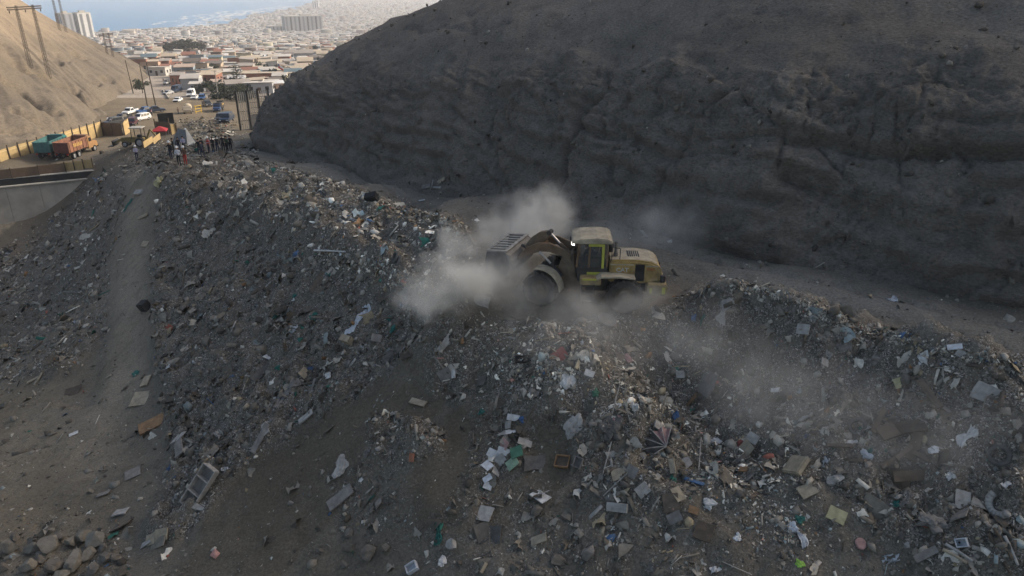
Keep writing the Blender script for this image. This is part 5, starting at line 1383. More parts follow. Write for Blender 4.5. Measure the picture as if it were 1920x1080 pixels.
# tank pair on the cabin, flag on a pole
p = hp(505, 172)
for k in range(2):
    q = hp(497 + 11 * k, 172)
    t = empty("water_tank", (q.x, q.y, q.z), (0, 0, R(10)), ("left" if k == 0 else "right") + " dark round tank in front of the grey cabin", "tank")
    MB().lathe([(0.001, 0), (0.62, 0), (0.65, 0.2), (0.65, 1.3), (0.5, 1.5), (0.15, 1.62), (0.001, 1.62)], (0, 0, 0), 'z', 14).build("drum", M_TRIM, t)
    MB().lathe([(0.2, 1.6), (0.2, 1.7), (0.001, 1.72)], (0, 0, 0), 'z', 10).build("lid", M_TRIM, t)
p = hp(524, 147)
fl = empty("flag", (p.x, p.y, p.z), (0, 0, R(-20)), "white and red flag with a blue corner on a pole above the brown shed", "flag")
MB().tube((0, 0, 0), (0, 0, 6.6), 0.05).build("pole", M_HUB, fl)
def flagpart(x0, x1, z0, z1, m, nm):
    mb = MB(); n = 6
    vs = [(x0 + (x1 - x0) * i / n, 0.18 * math.sin(3 * (x0 + (x1 - x0) * i / n)), z - 0.5 * (x0 + (x1 - x0) * i / n)) for z in (z0, z1) for i in range(n + 1)]
    mb.add(vs, [(i, i + 1, i + n + 2, i + n + 1) for i in range(n)]).build(nm, m, fl)
flagpart(0.05, 2.6, 4.6, 5.5, mat("flag_red", (0.5, 0.06, 0.05), 0.8, 0.1), "red_stripe")
flagpart(0.9, 2.6, 5.5, 6.4, mat("flag_white", (0.7, 0.7, 0.68), 0.8, 0.1), "white_stripe")
flagpart(0.05, 0.9, 5.5, 6.4, mat("flag_blue", (0.04, 0.1, 0.3), 0.8, 0.1), "blue_corner")

# crowded town: lots on a slightly turned street grid
cand = []
TA = R(14)
for i in range(-330, 330):
    for j in range(0, 520):
        lx, ly = i * 7.4 + (i // 9) * 5.0, 225 + j * 8.4 + (j // 2) * 4.0
        x = lx * math.cos(TA) - (ly - 225) * math.sin(TA) * 0.6; y = ly + lx * math.sin(TA) * 0.6
        if y < 238 or y > 5200: continue
        cand.append((x, y))
cand = np.array(cand)
cand += rng.normal(0, 1.1, cand.shape)
cz = tz(cand[:, 0], cand[:, 1])
u, v, dd = project(cand[:, 0], cand[:, 1], cz + 3)
ok = (u > 150) & (u < 900) & (v > -14) & (v < 175) & (cand[:, 0] > coast(cand[:, 1]) + 25)
# keep the tan lot and the road end open
lot = in_poly(u, v, [(200,170),(255,128),(300,126),(325,134),(332,148),(345,154),(380,152),(430,156),(520,156),(540,240),(200,240)])
ok &= ~lot
far_thin = rng.random(len(cand)) < np.interp(cand[:, 1], [0, 1500, 3000, 5200], [0.93, 0.9, 0.8, 0.6])
ok &= far_thin
cand, cz, dd = cand[ok], cz[ok], dd[ok]
keep = []
for k, ((x, y), z) in enumerate(zip(cand, cz)):
    if any((x - a) ** 2 + (y - b) ** 2 < r * r for a, b, r in RES): continue
    dn_ = BVH_HILLS.ray_cast(Vector((float(x), float(y), 90.0)), Vector((0, 0, -1)))
    if dn_[0] is not None and dn_[0].z > z - 3: continue
    if seen(float(x), float(y), float(z) + 4.5): keep.append(k)
keep = sorted(keep, key=lambda k: dd[k])
NEAR = keep[:290]
for k in NEAR:
    x, y = cand[k]
    ri = hr.choices(range(8), (4, 4, 2.5, 2, 3, 1.6, 0.8, 1.6))[0]; wi = hr.choices(range(8), (4, 3, 2, 3, 2, 1.2, 2, 3))[0]
    uu, vv, _ = project(np.array(x), np.array(y), np.array(cz[k] + 2.0))
    where = ("in the first rows" if vv > 128 else "in the middle rows" if vv > 112 else "beside the grove" if vv > 96 else "past the grove")
    side = ("by the sandy slope" if uu < 300 else "left of grey house" if uu < 345 else "above the vans" if uu < 400 else "behind the shrubs" if uu < 460 else "near the flag" if uu < 530 else "against the dark hill")
    house(float(x), float(y), float(cz[k]), hr.uniform(5.0, 8.6), hr.uniform(5.0, 8.2), hr.choice([2.4, 2.6, 2.8, 3.0, 3.2, 4.8]), TA + R(hr.choice([0, 0, 90, 180, 3, -4, 12])), wi, ri, hr.choice([0, 1, 0, 1, 2]), windows=dd[k] < 420, label=f"{WALLC[wi][1]} house with a {ROOFC[ri][1]} {where}, {side}")
FARK = keep[290:]
def far_houses(ks, name, label):
    n = len(ks); x, y, z = cand[ks, 0], cand[ks, 1], cz[ks]
    w = rng.uniform(4.5, 9, n); d_ = rng.uniform(4.5, 8.5, n); h = rng.choice([2.8, 3.0, 3.2, 5.4, 5.6], n, p=[.3, .25, .25, .12, .08])
    bigm = (rng.random(n) < 0.02) & (y > 1300); w = np.where(bigm, w * 2.4, w); d_ = np.where(bigm, d_ * 1.8, d_); h = np.where(bigm, h * 2.2, h)
    a = TA + rng.choice([0, math.pi / 2, 0.05, -0.08], n)
    sl = rng.uniform(-0.5, 0.6, n)
    ux = np.array([-1, 1, 1, -1]) * .5; uy = np.array([-1, -1, 1, 1]) * .5
    lx = ux[None] * w[:, None]; ly = uy[None] * d_[:, None]
    X = x[:, None] + lx * np.cos(a)[:, None] - ly * np.sin(a)[:, None]; Y = y[:, None] + lx * np.sin(a)[:, None] + ly * np.cos(a)[:, None]
    zb = np.repeat((z - 2)[:, None], 4, 1); zt = (z + h)[:, None] + np.array([0, 0, 1, 1])[None] * sl[:, None]
    wall = np.concatenate([np.stack([X, Y, zb], -1), np.stack([X, Y, zt], -1)], 1)       # 8
    roof = np.stack([X, Y, zt + 0.06], -1)                                               # 4
    V = np.concatenate([wall, roof], 1)
    q = np.array([[0, 1, 5, 4], [1, 2, 6, 5], [2, 3, 7, 6], [3, 0, 4, 7], [8, 9, 10, 11]])
    Q = (q[None] + (np.arange(n) * 12)[:, None, None]).reshape(-1, 4)
    wc = np.array([c for c, _ in WALLC])[rng.integers(0, 8, n)] * rng.uniform(0.75, 1.25, (n, 1)); rc = np.array([c for c, _ in ROOFC])[rng.choice(8, n, p=[.16, .25, .19, .09, .15, .06, .03, .07])] * rng.uniform(0.55, 1.3, (n, 1))
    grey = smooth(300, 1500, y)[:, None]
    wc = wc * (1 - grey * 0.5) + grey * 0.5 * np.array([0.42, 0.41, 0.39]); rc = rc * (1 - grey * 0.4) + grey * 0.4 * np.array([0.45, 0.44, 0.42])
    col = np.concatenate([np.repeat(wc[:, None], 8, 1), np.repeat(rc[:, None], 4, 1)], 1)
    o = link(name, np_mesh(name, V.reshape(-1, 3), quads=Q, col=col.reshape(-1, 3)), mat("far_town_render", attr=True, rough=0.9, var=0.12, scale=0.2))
    tag(o, label, "houses", kind="stuff")
far_houses(FARK, "distant_town", "sea of small pale houses reaching down to the shore")

# apartment towers and the long block
def tower(u, v, D, w, d, h, deg, label, wall, floors, bays, group="apartment towers near the sea"):
    # stands at distance D in the direction of pixel column u
    dx, dy, _ = ray(u, v); k = D / math.hypot(dx, dy); x, y = dx * k, dy * k
    z = float(tz(x, y))
    r = empty("apartment_tower", (x, y, z - 1), (0, 0, R(deg)), label, "apartment building", group)
    MB().box((0, 0, h / 2), (w, d, h)).build("wall", wall, r)
    MB().box((0, 0, h + 0.5), (w * 0.96, d * 0.96, 1.0)).box((w * 0.1, 0, h + 2.2), (w * 0.3, d * 0.4, 2.6)).build("roof", M_COPE, r)
    fh = h / floors
    for f in range(bays):
        xx = -w / 2 + (f + 0.5) * w / bays
        for sy in (-1, 1):
            MB().box((xx, sy * (d / 2 + 0.15), h / 2), (w / bays * 0.42, 0.5, h * 0.97)).build("balcony_stack", M_WIN if f % 2 else mat("shaded_balcony", (0.14, 0.15, 0.16), 0.7, 0.2, 0.5), r)
    for sx in (-1, 1):
        for kk in range(2): MB().box((sx * (w / 2 + 0.1), -d / 4 + kk * d / 2, h / 2), (0.4, d * 0.2, h * 0.95)).build("window_band", MATS["shaded_balcony"], r)
    return r
MW = mat("tower_white_wall", (0.62, 0.61, 0.58), 0.9, 0.06, 0.05); MG = mat("tower_grey_wall", (0.30, 0.31, 0.33), 0.9, 0.06, 0.05)
tower(163, 76, 1300, 17, 19, 39, -38, "white seaside apartment tower, right of the pair behind the sandy slope", MW, 18, 4)
tower(130, 76, 1290, 20, 16, 38, -38, "grey seaside apartment tower, left of the pair behind the sandy slope", MG, 18, 4)
tower(617, 22, 4300, 40, 34, 78, 10, "hazy slender tower on the far shore, cut by the top of the picture", MG, 20, 4)
tower(682, 10, 4700, 50, 34, 72, 10, "hazy towers beyond the bay, left of the pair", MW, 20, 4)
tower(706, 10, 4700, 56, 34, 70, 10, "hazy towers beyond the bay, right of the pair", MW, 20, 4)
tower(594, 29, 3300, 26, 24, 30, 5, "white distant block with vertical bands in front of the bay", MW, 10, 3)
lb = tower(568, 55, 1720, 78, 40, 34, 24, "long grey slab building rising above the town roofs", mat("slab_wall", (0.33, 0.34, 0.34), 0.9, 0.06, 0.05), 8, 9)
lw = tower(522, 56, 1760, 48, 40, 13, 24, "low grey wing left of the long slab building", MATS["slab_wall"], 3, 6)

# ================================================================== TREES
M_LEAF = mat("dusty_leaf", (0.055, 0.065, 0.035), 0.8, 0.35, 0.8, col2=(0.035, 0.045, 0.026))
M_LEAF2 = mat("dark_conifer_needles", (0.022, 0.03, 0.022), 0.85, 0.3, 0.8)
M_BARK = mat("grey_bark", (0.09, 0.07, 0.055), 0.95, 0.3, 3)
tr = np.random.default_rng(5); dr_t = np.random.default_rng(9)
def leaf_cloud(centers, radii, n, size):
    k = tr.choice(len(centers), n, p=np.array(radii) ** 2 / np.sum(np.array(radii) ** 2))
    d_ = tr.normal(size=(n, 3)); d_ /= np.linalg.norm(d_, axis=1)[:, None]
    p = np.array(centers)[k] + d_ * (np.array(radii)[k] * tr.uniform(0.55, 1.08, n) ** 0.6)[:, None] * np.array([1, 1, 0.8])
    a = tr.normal(size=(n, 3)); a /= np.linalg.norm(a, axis=1)[:, None]
    b_ = np.cross(a, tr.normal(size=(n, 3))); b_ /= np.linalg.norm(b_, axis=1)[:, None]
    s = (size * tr.uniform(0.6, 1.4, n))[:, None]
    V = np.stack([p - a * s, p - b_ * s * 0.5, p + a * s, p + b_ * s * 0.5], 1)
    return V.reshape(-1, 3), np.arange(n * 4).reshape(-1, 4)
def tree(u, v, h, w, label, n=900, leaf=0.28, clumps=11, mleaf=None, group="trees and shrubs in and below the town", trunk=0.35, name="tree"):
    p = hp(u, v)
    r = empty(name, p, (0, 0, 0), label, "tree" if name == "tree" else "shrub", group)
    cs, rs = [], []
    for k in range(clumps):
        a = tr.uniform(0, 2 * math.pi); q = tr.uniform(0, 1) ** 0.6
        zz = h * (trunk + (1 - trunk) * tr.uniform(0.15, 0.85))
        cs.append((w / 2 * q * math.cos(a) * 0.75, w / 2 * q * math.sin(a) * 0.75, zz)); rs.append(w * tr.uniform(0.14, 0.24))
    m = MB().tube((0, 0, -0.3), (0, 0, h * trunk), 0.05 * h * 0.5 + 0.06, 0.03 * h * 0.5 + 0.04, 7)
    for c in cs[:6]: m.tube((0, 0, h * trunk * 0.9), (c[0] * 0.8, c[1] * 0.8, c[2]), 0.02 * h * 0.5 + 0.03, 0.02, 5)
    m.build("trunk", M_BARK, r)
    V, Q = leaf_cloud(cs, rs, n, leaf)
    link("crown", np_mesh("crown", V, quads=Q), mleaf or M_LEAF, r)
    return r
tree(268, 175, 4.6, 5.6, "round dusty green tree at the foot of the sandy slope", 1100, 0.26)
for k, (uu, vv, hh_, ww) in enumerate(((318, 104, 9.5, 14), (338, 105, 11, 15), (358, 106, 11.5, 15), (377, 104, 10, 13), (348, 101, 11, 14))):
    tree(uu, vv, hh_, ww, ["leftmost", "second from left", "tallest", "rightmost", "rearmost"][k] + " broad dark tree of the grove amid the town", 1300, 0.55, 12, M_LEAF2)
tree(590, 103, 7.5, 6, "dark tree standing against the edge of the dark hill above the green building", 900, 0.33, 9, M_LEAF2)
tree(541, 141, 4.2, 6, "dark shrubby tree right of the flag against the dark hill", 800, 0.28, 9, M_LEAF2)
tree(484, 135, 4.4, 6, "green tree between the cream houses", 800, 0.3, 9)
tree(322, 118, 3.6, 6, "low tree in front of the grove", 600, 0.3, 8)
tree(403, 138, 4.2, 5.5, "green tree behind the rust red house", 700, 0.3, 9)
for k, (uu, vv, hh_, ww) in enumerate(((420, 176, 3.8, 6), (441, 180, 3.8, 7), (398, 175, 3.6, 5), (456, 176, 3.6, 6), (388, 172, 3.6, 6), (430, 188, 3.0, 7), (455, 190, 3.0, 6), (374, 176, 3.0, 4.5), (408, 186, 2.8, 5), (470, 186, 3.0, 5))):
    tree(uu, vv, hh_, ww, ["olive shrub in front of the dark conifer", "olive shrub below the grey cabin", "olive shrub at the thin pale pole", "olive shrub left of the two tanks", "dark shrub behind the dark pickup", "low shrub above the dark dump truck", "low shrub left of the lattice fence", "dark shrub beside the lean-to", "low shrub behind the blue-cab truck", "low shrub behind the lattice fence"][k], 900, 0.27, 9, M_LEAF2 if k > 3 else None, trunk=0.12, name="shrub")
# small dark tree clumps between the far roofs
tp = []
for k in dr_t.choice(len(FARK), 420, replace=False):
    x, y = cand[FARK[k]]; tp.append((x + 4, y - 4, float(cz[FARK[k]]) + 2.2))
for k in dr_t.choice(len(NEAR), 90, replace=False):
    x, y = cand[NEAR[k]]; tp.append((x + 4.2, y - 4.2, float(cz[NEAR[k]]) + 1.8))
V, Q = leaf_cloud(tp, [2.6] * len(tp), 30000, 0.75)
tag(link("town_greenery", np_mesh("town_greenery", V, quads=Q), M_LEAF2), "dark treetops dotted between the roofs of the far town", "trees", kind="stuff")
# conifer with tiers of drooping branches
p = hp(447, 168)
cf = empty("conifer_tree", p, (0, 0, 0), "dark conifer with tiers of spreading branches above the shrubs", "tree", "trees and shrubs in and below the town")
MB().tube((0, 0, -0.3), (0, 0, 7.6), 0.2, 0.04, 7).build("trunk", M_BARK, cf)
VV, QQ, nn = [], [], 0
br = MB()
cf.scale = (1.25,) * 3
for t in range(9):
    z = 2.4 + t * 0.62; L_ = 3.1 * (1 - t / 10.5)
    for k in range(8):
        a = k * math.pi / 4 + t * 0.4 + tr.uniform(-0.1, 0.1); e = Vector((math.cos(a) * L_, math.sin(a) * L_, 0.35 * L_ - 0.1))
        br.tube((0, 0, z), (e.x, e.y, z + e.z * 0.6), 0.04, 0.015, 4)
        m_ = 44
        f = tr.uniform(0.25, 1, m_)[:, None]
        pp = np.array([0, 0, z]) + f * np.array([e.x, e.y, e.z * 0.6])
        side = np.array([-math.sin(a), math.cos(a), 0]) * tr.choice([-1, 1], m_)[:, None] * 0.42 + np.array([math.cos(a), math.sin(a), 0.25]) * 0.3
        wv = np.array([math.cos(a), math.sin(a), 0.3]) * 0.1
        VV.append(np.stack([pp, pp + side * 0.5 + wv, pp + side, pp + side * 0.5 - wv], 1).reshape(-1, 3)); QQ.append(np.arange(m_ * 4).reshape(-1, 4) + nn); nn += m_ * 4
br.build("branches", M_BARK, cf)
link("needles", np_mesh("needles", np.concatenate(VV), quads=np.concatenate(QQ)), M_LEAF2, cf)

# ================================================================== RUBBISH
M_TRASH = mat("loose_rubbish", attr=True, rough=0.85, var=0.22, scale=9.0, spec=0.2)
dr_ = np.random.default_rng(21)
def ico():
    bm = bmesh.new(); bmesh.ops.create_icosphere(bm, subdivisions=1, radius=0.5); v = np.array([p.co[:] for p in bm.verts]); f = np.array([[q.index for q in fc.verts] for fc in bm.faces]); bm.free(); return v, f
def ico2():
    bm = bmesh.new(); bmesh.ops.create_icosphere(bm, subdivisions=2, radius=0.5); v = np.array([p.co[:] for p in bm.verts]); f = np.array([[q.index for q in fc.verts] for fc in bm.faces]); bm.free(); return v, f
def box_t(a, b, c):
    v = np.array([(x * a / 2, y * b / 2, z * c / 2) for z in (-1, 1) for (x, y) in ((-1, -1), (1, -1), (1, 1), (-1, 1))])
    f = np.array([(0, 2, 1), (0, 3, 2), (4, 5, 6), (4, 6, 7), (0, 1, 5), (0, 5, 4), (1, 2, 6), (1, 6, 5), (2, 3, 7), (2, 7, 6), (3, 0, 4), (3, 4, 7)])
    return v, f
def t_shard():
    n = dr_.integers(4, 7); a = np.sort(dr_.uniform(0, 2 * math.pi, n)) if n > 4 else np.array([0.5, 2.4, 3.7, 5.6]) + dr_.normal(0, 0.15, 4)
    r = dr_.uniform(0.3, 0.55, n); x, y = r * np.cos(a), r * np.sin(a) * dr_.uniform(0.5, 1)
    bend = 0.25 * dr_.normal()
    z = bend * x * x * 2
    th = 0.03
    v = np.concatenate([np.stack([x, y, z - th], 1), np.stack([x, y, z + th], 1)])
    f = [(n, n + i, n + i + 1) for i in range(1, n - 1)]
    for i in range(n):
        j = (i + 1) % n; f += [(i, j, n + j), (i, n + j, n + i)]
    return v, np.array(f)
def t_plank(): return box_t(1.0, dr_.uniform(0.10, 0.26), dr_.uniform(0.03, 0.09))
def t_chunk():
    v, f = ico(); v = v * (1 + 0.35 * dr_.normal(size=(len(v), 1))) * np.array([1, dr_.uniform(0.6, 0.9), dr_.uniform(0.45, 0.75)]); return v, f
def t_sheet(n=4):
    g = np.linspace(-0.5, 0.5, n); x, y = np.meshgrid(g, g * dr_.uniform(0.5, 1), indexing='ij')
    z = 0.16 * dr_.normal(size=x.shape); x = x + 0.08 * dr_.normal(size=x.shape); y = y + 0.08 * dr_.normal(size=x.shape)
    q = grid_quads(n, n); f = np.concatenate([q[:, [0, 1, 2]], q[:, [0, 2, 3]]])
    return np.stack([x, y, z], -1).reshape(-1, 3), f
def t_bag():
    v, f = ico2(); d = 0.32 * fbm(v[:, 0] * 3 + dr_.uniform(0, 50), v[:, 1] * 3, v[:, 2] * 3, 2)
    return v * (1 + d)[:, None] * np.array([1, dr_.uniform(0.6, 0.95), dr_.uniform(0.4, 0.65)]), f
def t_stick(): return box_t(1.0, 0.035, 0.03)
def t_strip():
    n = 6; a = np.linspace(0, dr_.uniform(1.0, 2.6), n); w = 0.07
    o = np.stack([0.5 * np.cos(a), 0.5 * np.sin(a), 0.1 * np.sin(2 * a)], 1)
    v = np.concatenate([o + [0, 0, w], o - [0, 0, w * 0.2], o * 0.92 + [0, 0, w], o * 0.92 - [0, 0, w * 0.2]])
    f = []
    for i in range(n - 1):
        f += [(i, i + 1, n + i + 1), (i, n + i + 1, n + i), (i, 2 * n + i + 1, i + 1), (i, 2 * n + i, 2 * n + i + 1)]
    return v - v.mean(0), np.array(f)
TEMPL = [[t_shard() for _ in range(8)], [t_plank() for _ in range(5)], [t_chunk() for _ in range(6)], [t_sheet() for _ in range(7)], [t_bag() for _ in range(5)], [t_stick() for _ in range(2)], [t_strip() for _ in range(4)]]
TW = np.array([0.27, 0.11, 0.16, 0.30, 0.02, 0.08, 0.07])
PAL = np.array([(0.115, 0.104, 0.090), (0.155, 0.143, 0.126), (0.20, 0.187, 0.168), (0.075, 0.068, 0.060), (0.27, 0.255, 0.232), (0.36, 0.345, 0.318), (0.50, 0.485, 0.455), (0.64, 0.625, 0.59), (0.28, 0.235, 0.165), (0.030, 0.105, 0.085), (0.06, 0.11, 0.21), (0.30, 0.11, 0.085), (0.36, 0.20, 0.18), (0.24, 0.14, 0.075), (0.22, 0.26, 0.275)])
PW = np.array([17, 20, 18, 13, 14, 9, 4.5, 1.3, 3, 0.9, 0.5, 0.3, 0.25, 0.6, 2.0]); PW = PW / PW.sum(); PAL = PAL * np.array([1.06, 1.02, 0.91])
def frames(n, dirv, tilt):
    """rotation matrices with z near the normals n and x near the directions dirv"""
    n = n + tilt[:, None] * dr_.normal(size=n.shape); n /= np.linalg.norm(n, axis=1)[:, None]
    x = dirv - n * (dirv * n).sum(1)[:, None]; x /= np.linalg.norm(x, axis=1)[:, None] + 1e-9
    y = np.cross(n, x)
    return np.stack([x, y, n], -1)
def scatter(px_, py_, pz_, nn_, size, name, label, weights=TW, pal=PW, align=0.45, sink=0.1, bright=1.0, tiltk=0.75):
    N = len(px_)
    kind = dr_.choice(len(TEMPL), N, p=weights / weights.sum())
    # long axis: down the slope with some scatter
    down = np.stack([-nn_[:, 0], -nn_[:, 1], np.zeros(N)], 1) * -1.0
    ang = np.arctan2(down[:, 1], down[:, 0]); steep = np.hypot(nn_[:, 0], nn_[:, 1])
    ang = np.where((dr_.random(N) < align) & (steep > 0.1), ang + dr_.normal(0, 0.35, N), dr_.uniform(0, 2 * math.pi, N))
    dv_ = np.stack([np.cos(ang), np.sin(ang), np.zeros(N)], 1)
    Rm = frames(nn_, dv_, tiltk * dr_.random(N) ** 0.7 + 0.05)
    ci = dr_.choice(len(PAL), N, p=pal); col = PAL[ci] * dr_.uniform(0.7, 1.3, (N, 1)) * (bright if np.isscalar(bright) else bright[:, None])
    Vs, Fs, Cs, nv = [], [], [], 0
    for k, group_ in enumerate(TEMPL):
        for j, (tv, tf) in enumerate(group_):
            sel = np.where((kind == k) & (np.arange(N) % len(group_) == j))[0]
            if len(sel) == 0: continue
            s = size[sel] * (1.5 if k in (1,) else 2.0 if k == 5 else 1.0)
            v = tv[None] * s[:, None, None] * (1 + 0.15 * dr_.normal(size=(len(sel), 1, 3)))
            v = np.einsum('nij,nkj->nki', Rm[sel], v)
            v += np.stack([px_[sel], py_[sel], pz_[sel] + s * (0.12 - sink * 0.5)], 1)[:, None]
            Vs.append(v.reshape(-1, 3)); m = len(tv)
            Fs.append((tf[None] + (np.arange(len(sel)) * m)[:, None, None] + nv).reshape(-1, 3)); nv += len(sel) * m
            Cs.append(np.repeat(col[sel], m, 0))
    o = link(name, np_mesh(name, np.concatenate(Vs), tris=np.concatenate(Fs), col=np.concatenate(Cs)), M_TRASH)
    return tag(o, label, "rubbish", kind="stuff")
NC = 2700000
qx = dr_.uniform(-75, 32, NC); qy = 13 + (dr_.random(NC) ** 1.35) * 105
qz = gz(qx, qy)
qu, qv, qd = project(qx, qy, qz)
inside = (qu > -50) & (qu < 1970) & (qv > 200) & (qv < 1130)
# no piece where the ground turns its back to the camera
_n = gn(qx, qy); inside &= (_n[:, 0] * -qx + _n[:, 1] * -qy + _n[:, 2] * (CAMZ - qz)) > -0.5
inside &= dr_.random(NC) < np.interp(qd, [15, 26, 40, 70, 110], [1.0, 0.8, 0.42, 0.22, 0.16])
qx, qy, qz, qd, qu, qv = qx[inside], qy[inside], qz[inside], qd[inside], qu[inside], qv[inside]
NC = len(qx); inside = np.ones(NC, bool)
den = rubbish_density(qx, qy, qz)
patch = smooth(-0.55, 0.5, fbm(qx * 0.45, qy * 0.45, 11.0, 3))            # clumps and bare spots
den = np.where(den > 0.3, den * (0.28 + 0.72 * patch), den * (0.2 + 0.8 * patch))
lmk = (((qx - 3.6) / 4.2) ** 2 + ((qy - 29.6) / 1.9) ** 2) < 1
keepm = inside & (dr_.random(NC) < den * 0.62) & ~(lmk & (dr_.random(NC) < 0.8))
qx, qy, qz, qd, qu, qv = qx[keepm], qy[keepm], qz[keepm], qd[keepm], qu[keepm], qv[keepm]
N = len(qx)
sz = 0.048 * (1 - dr_.random(N)) ** (-1 / 1.9); sz = np.clip(sz, 0.045, 0.40) * np.interp(qd, [20, 35, 60, 110], [1.0, 1.35, 2.0, 2.6])
nn = gn(qx, qy)
# lighter, paler litter on the crests (dried sheet, with painted light) and in the slide below the loader
print("rubbish pieces", N)
# drier, paler scraps in the fresh slide and upper heap, where light is painted too; tipped face darkened as painted shade
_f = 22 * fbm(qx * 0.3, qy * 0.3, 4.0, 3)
dry_shade = 1.0 + 0.75 * in_poly(qu + _f, qv + _f * 0.5, [(430,300),(600,330),(870,425),(900,520),(780,560),(640,480),(480,400),(380,345)]) + 0.55 * in_poly(qu + _f, qv + _f, [(860,600),(1240,565),(1330,660),(1450,800),(1560,900),(1500,1010),(1330,930),(1240,820),(1080,760),(900,700)])
dry_shade = dry_shade - 0.24 * in_poly(qu + _f, qv + _f, [(290,430),(450,420),(640,560),(780,650),(640,760),(430,900),(330,900),(290,700)])
scatter(qx, qy, qz, nn, sz, "rubbish_litter", "countless small scraps of mixed rubbish covering the heaps", bright=dry_shade)
# straw and splinters spilling down the slide
def line_scatter(pts_uv, n, width_px, size, name, label, weights, bright=1.0):
    u_, v_ = [], []
    P_ = np.array(pts_uv, float)
    t = dr_.uniform(0, len(P_) - 1, n); i = np.clip(t.astype(int), 0, len(P_) - 2); f = (t - i)[:, None]
    q = P_[i] * (1 - f) + P_[i + 1] * f + dr_.normal(0, 1, (n, 2)) * np.array([width_px, width_px * 0.6])
    loc = [hit(*k)[0] for k in q]
    loc = np.array([l[:] for l in loc if l is not None])
    nrm_ = gn(loc[:, 0], loc[:, 1])
    return scatter(loc[:, 0], loc[:, 1], loc[:, 2], nrm_, size * dr_.uniform(0.5, 1.5, len(loc)), name, label, np.array(weights, float), bright=bright)
line_scatter([(1150,690),(1200,730),(1250,770),(1300,800)], 420, 26, 0.16, "straw_litter", "pale straw and splinters sliding down below the loader", [0.1, 0.1, 0, 0.1, 0, 0.7, 0], 1.9)
line_scatter([(1370,532),(1480,560),(1560,600),(1700,635),(1800,662),(1930,692)], 1500, 9, 0.13, "crest_litter", "dried-out pale scraps along the crest of the right-hand heap", [0.35, 0.1, 0.1, 0.35, 0, 0.1, 0.05], 1.35)
line_scatter([(470,306),(600,335),(720,380),(800,406),(870,432)], 1300, 10, 0.2, "crest_litter", "dried-out pale scraps along the crest of the long left heap", [0.35, 0.1, 0.1, 0.35, 0, 0.1, 0.05], 1.3)
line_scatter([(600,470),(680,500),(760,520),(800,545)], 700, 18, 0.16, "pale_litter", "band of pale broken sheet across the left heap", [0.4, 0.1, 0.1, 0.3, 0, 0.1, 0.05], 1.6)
line_scatter([(900,690),(1000,690),(1060,700),(980,660)], 420, 28, 0.15, "pale_litter", "bright torn packaging at the head of the slide", [0.35, 0.08, 0.05, 0.45, 0.05, 0.05, 0.05], 1.9)
line_scatter([(1300,860),(1400,900),(1440,980),(1480,1010)], 700, 40, 0.09, "pale_litter", "fine pale fragments scattered in the right foreground", [0.4, 0.05, 0.2, 0.35, 0, 0.05, 0.02], 1.7)

line_scatter([(345,230),(365,236),(385,239),(410,239),(428,234)], 520, 12, 0.42, "mound_litter", "dark rubble and litter covering the mound beside the valley road", [0.35, 0.15, 0.3, 0.2, 0, 0.05, 0.02], 0.8)
line_scatter([(262,285),(300,278),(330,276),(350,290),(240,300),(300,300)], 800, 16, 0.22, "plateau_litter", "grey rubble and litter around the people on the levelled rubbish", [0.35, 0.1, 0.3, 0.2, 0, 0.05, 0.02], 1.05)
# stones on the dark hill
hv = np.empty(len(hill_me.vertices) * 3, np.float32); hill_me.vertices.foreach_get("co", hv); hv = hv.reshape(-1, 3)
hn_ = np.empty(len(hill_me.vertices) * 3, np.float32); hill_me.vertices.foreach_get("normal", hn_); hn_ = hn_.reshape(-1, 3)
hu, hvv, hd_ = project(hv[:, 0], hv[:, 1], hv[:, 2])
cl_ = smooth(-0.2, 0.8, fbm(hv[:, 0] * 0.22, hv[:, 1] * 0.22, hv[:, 2] * 0.22, 3))
sel = np.where((hu > 420) & (hu < 1980) & (hvv > -30) & (hvv < 640))[0]
sel = sel[dr_.random(len(sel)) < 0.02 + 0.10 * cl_[sel]]
hs = 0.07 * (1 - dr_.random(len(sel))) ** (-1 / 2.0)
sp = np.zeros(len(PAL)); sp[[0, 1, 2, 3]] = (5, 4, 1.6, 4); sp[4] = 0.7; sp[5] = 0.15; sp /= sp.sum()
hp_ = hv[sel] + dr_.normal(0, 0.1, (len(sel), 3))
scatter(hp_[:, 0], hp_[:, 1], hp_[:, 2], hn_[sel], np.clip(hs, 0.05, 0.5), "hill_stones", "loose stones strewn over the dark hill", np.array([0.1, 0, 1.0, 0, 0, 0, 0]), pal=sp, sink=0.3)

# ------------------------------------------------------------------ single pieces one can point at
PCOL = {'grey': (0.185, 0.172, 0.152), 'dgrey': (0.105, 0.097, 0.085), 'pale': (0.31, 0.295, 0.265), 'white': (0.52, 0.51, 0.48), 'tan': (0.30, 0.255, 0.18), 'brown': (0.085, 0.066, 0.047), 'orange': (0.24, 0.145, 0.075), 'green': (0.075, 0.17, 0.105),
        'lgreen': (0.24, 0.33, 0.22), 'teal': (0.028, 0.115, 0.092), 'blue': (0.055, 0.11, 0.22), 'red': (0.27, 0.085, 0.07), 'pink': (0.32, 0.20, 0.18), 'yellow': (0.40, 0.36, 0.20), 'black': (0.025, 0.025, 0.025), 'lime': (0.26, 0.45, 0.08), 'bluewhite': (0.47, 0.49, 0.50), 'brick': (0.28, 0.125, 0.075), 'rust': (0.125, 0.098, 0.072), 'stone': (0.135, 0.120, 0.098), 'sandstone': (0.185, 0.165, 0.13)}
def pm(c, soft=False): return mat("piece_" + c, PCOL[c], 0.85, 0.3, 4.0, 0.3, 16)
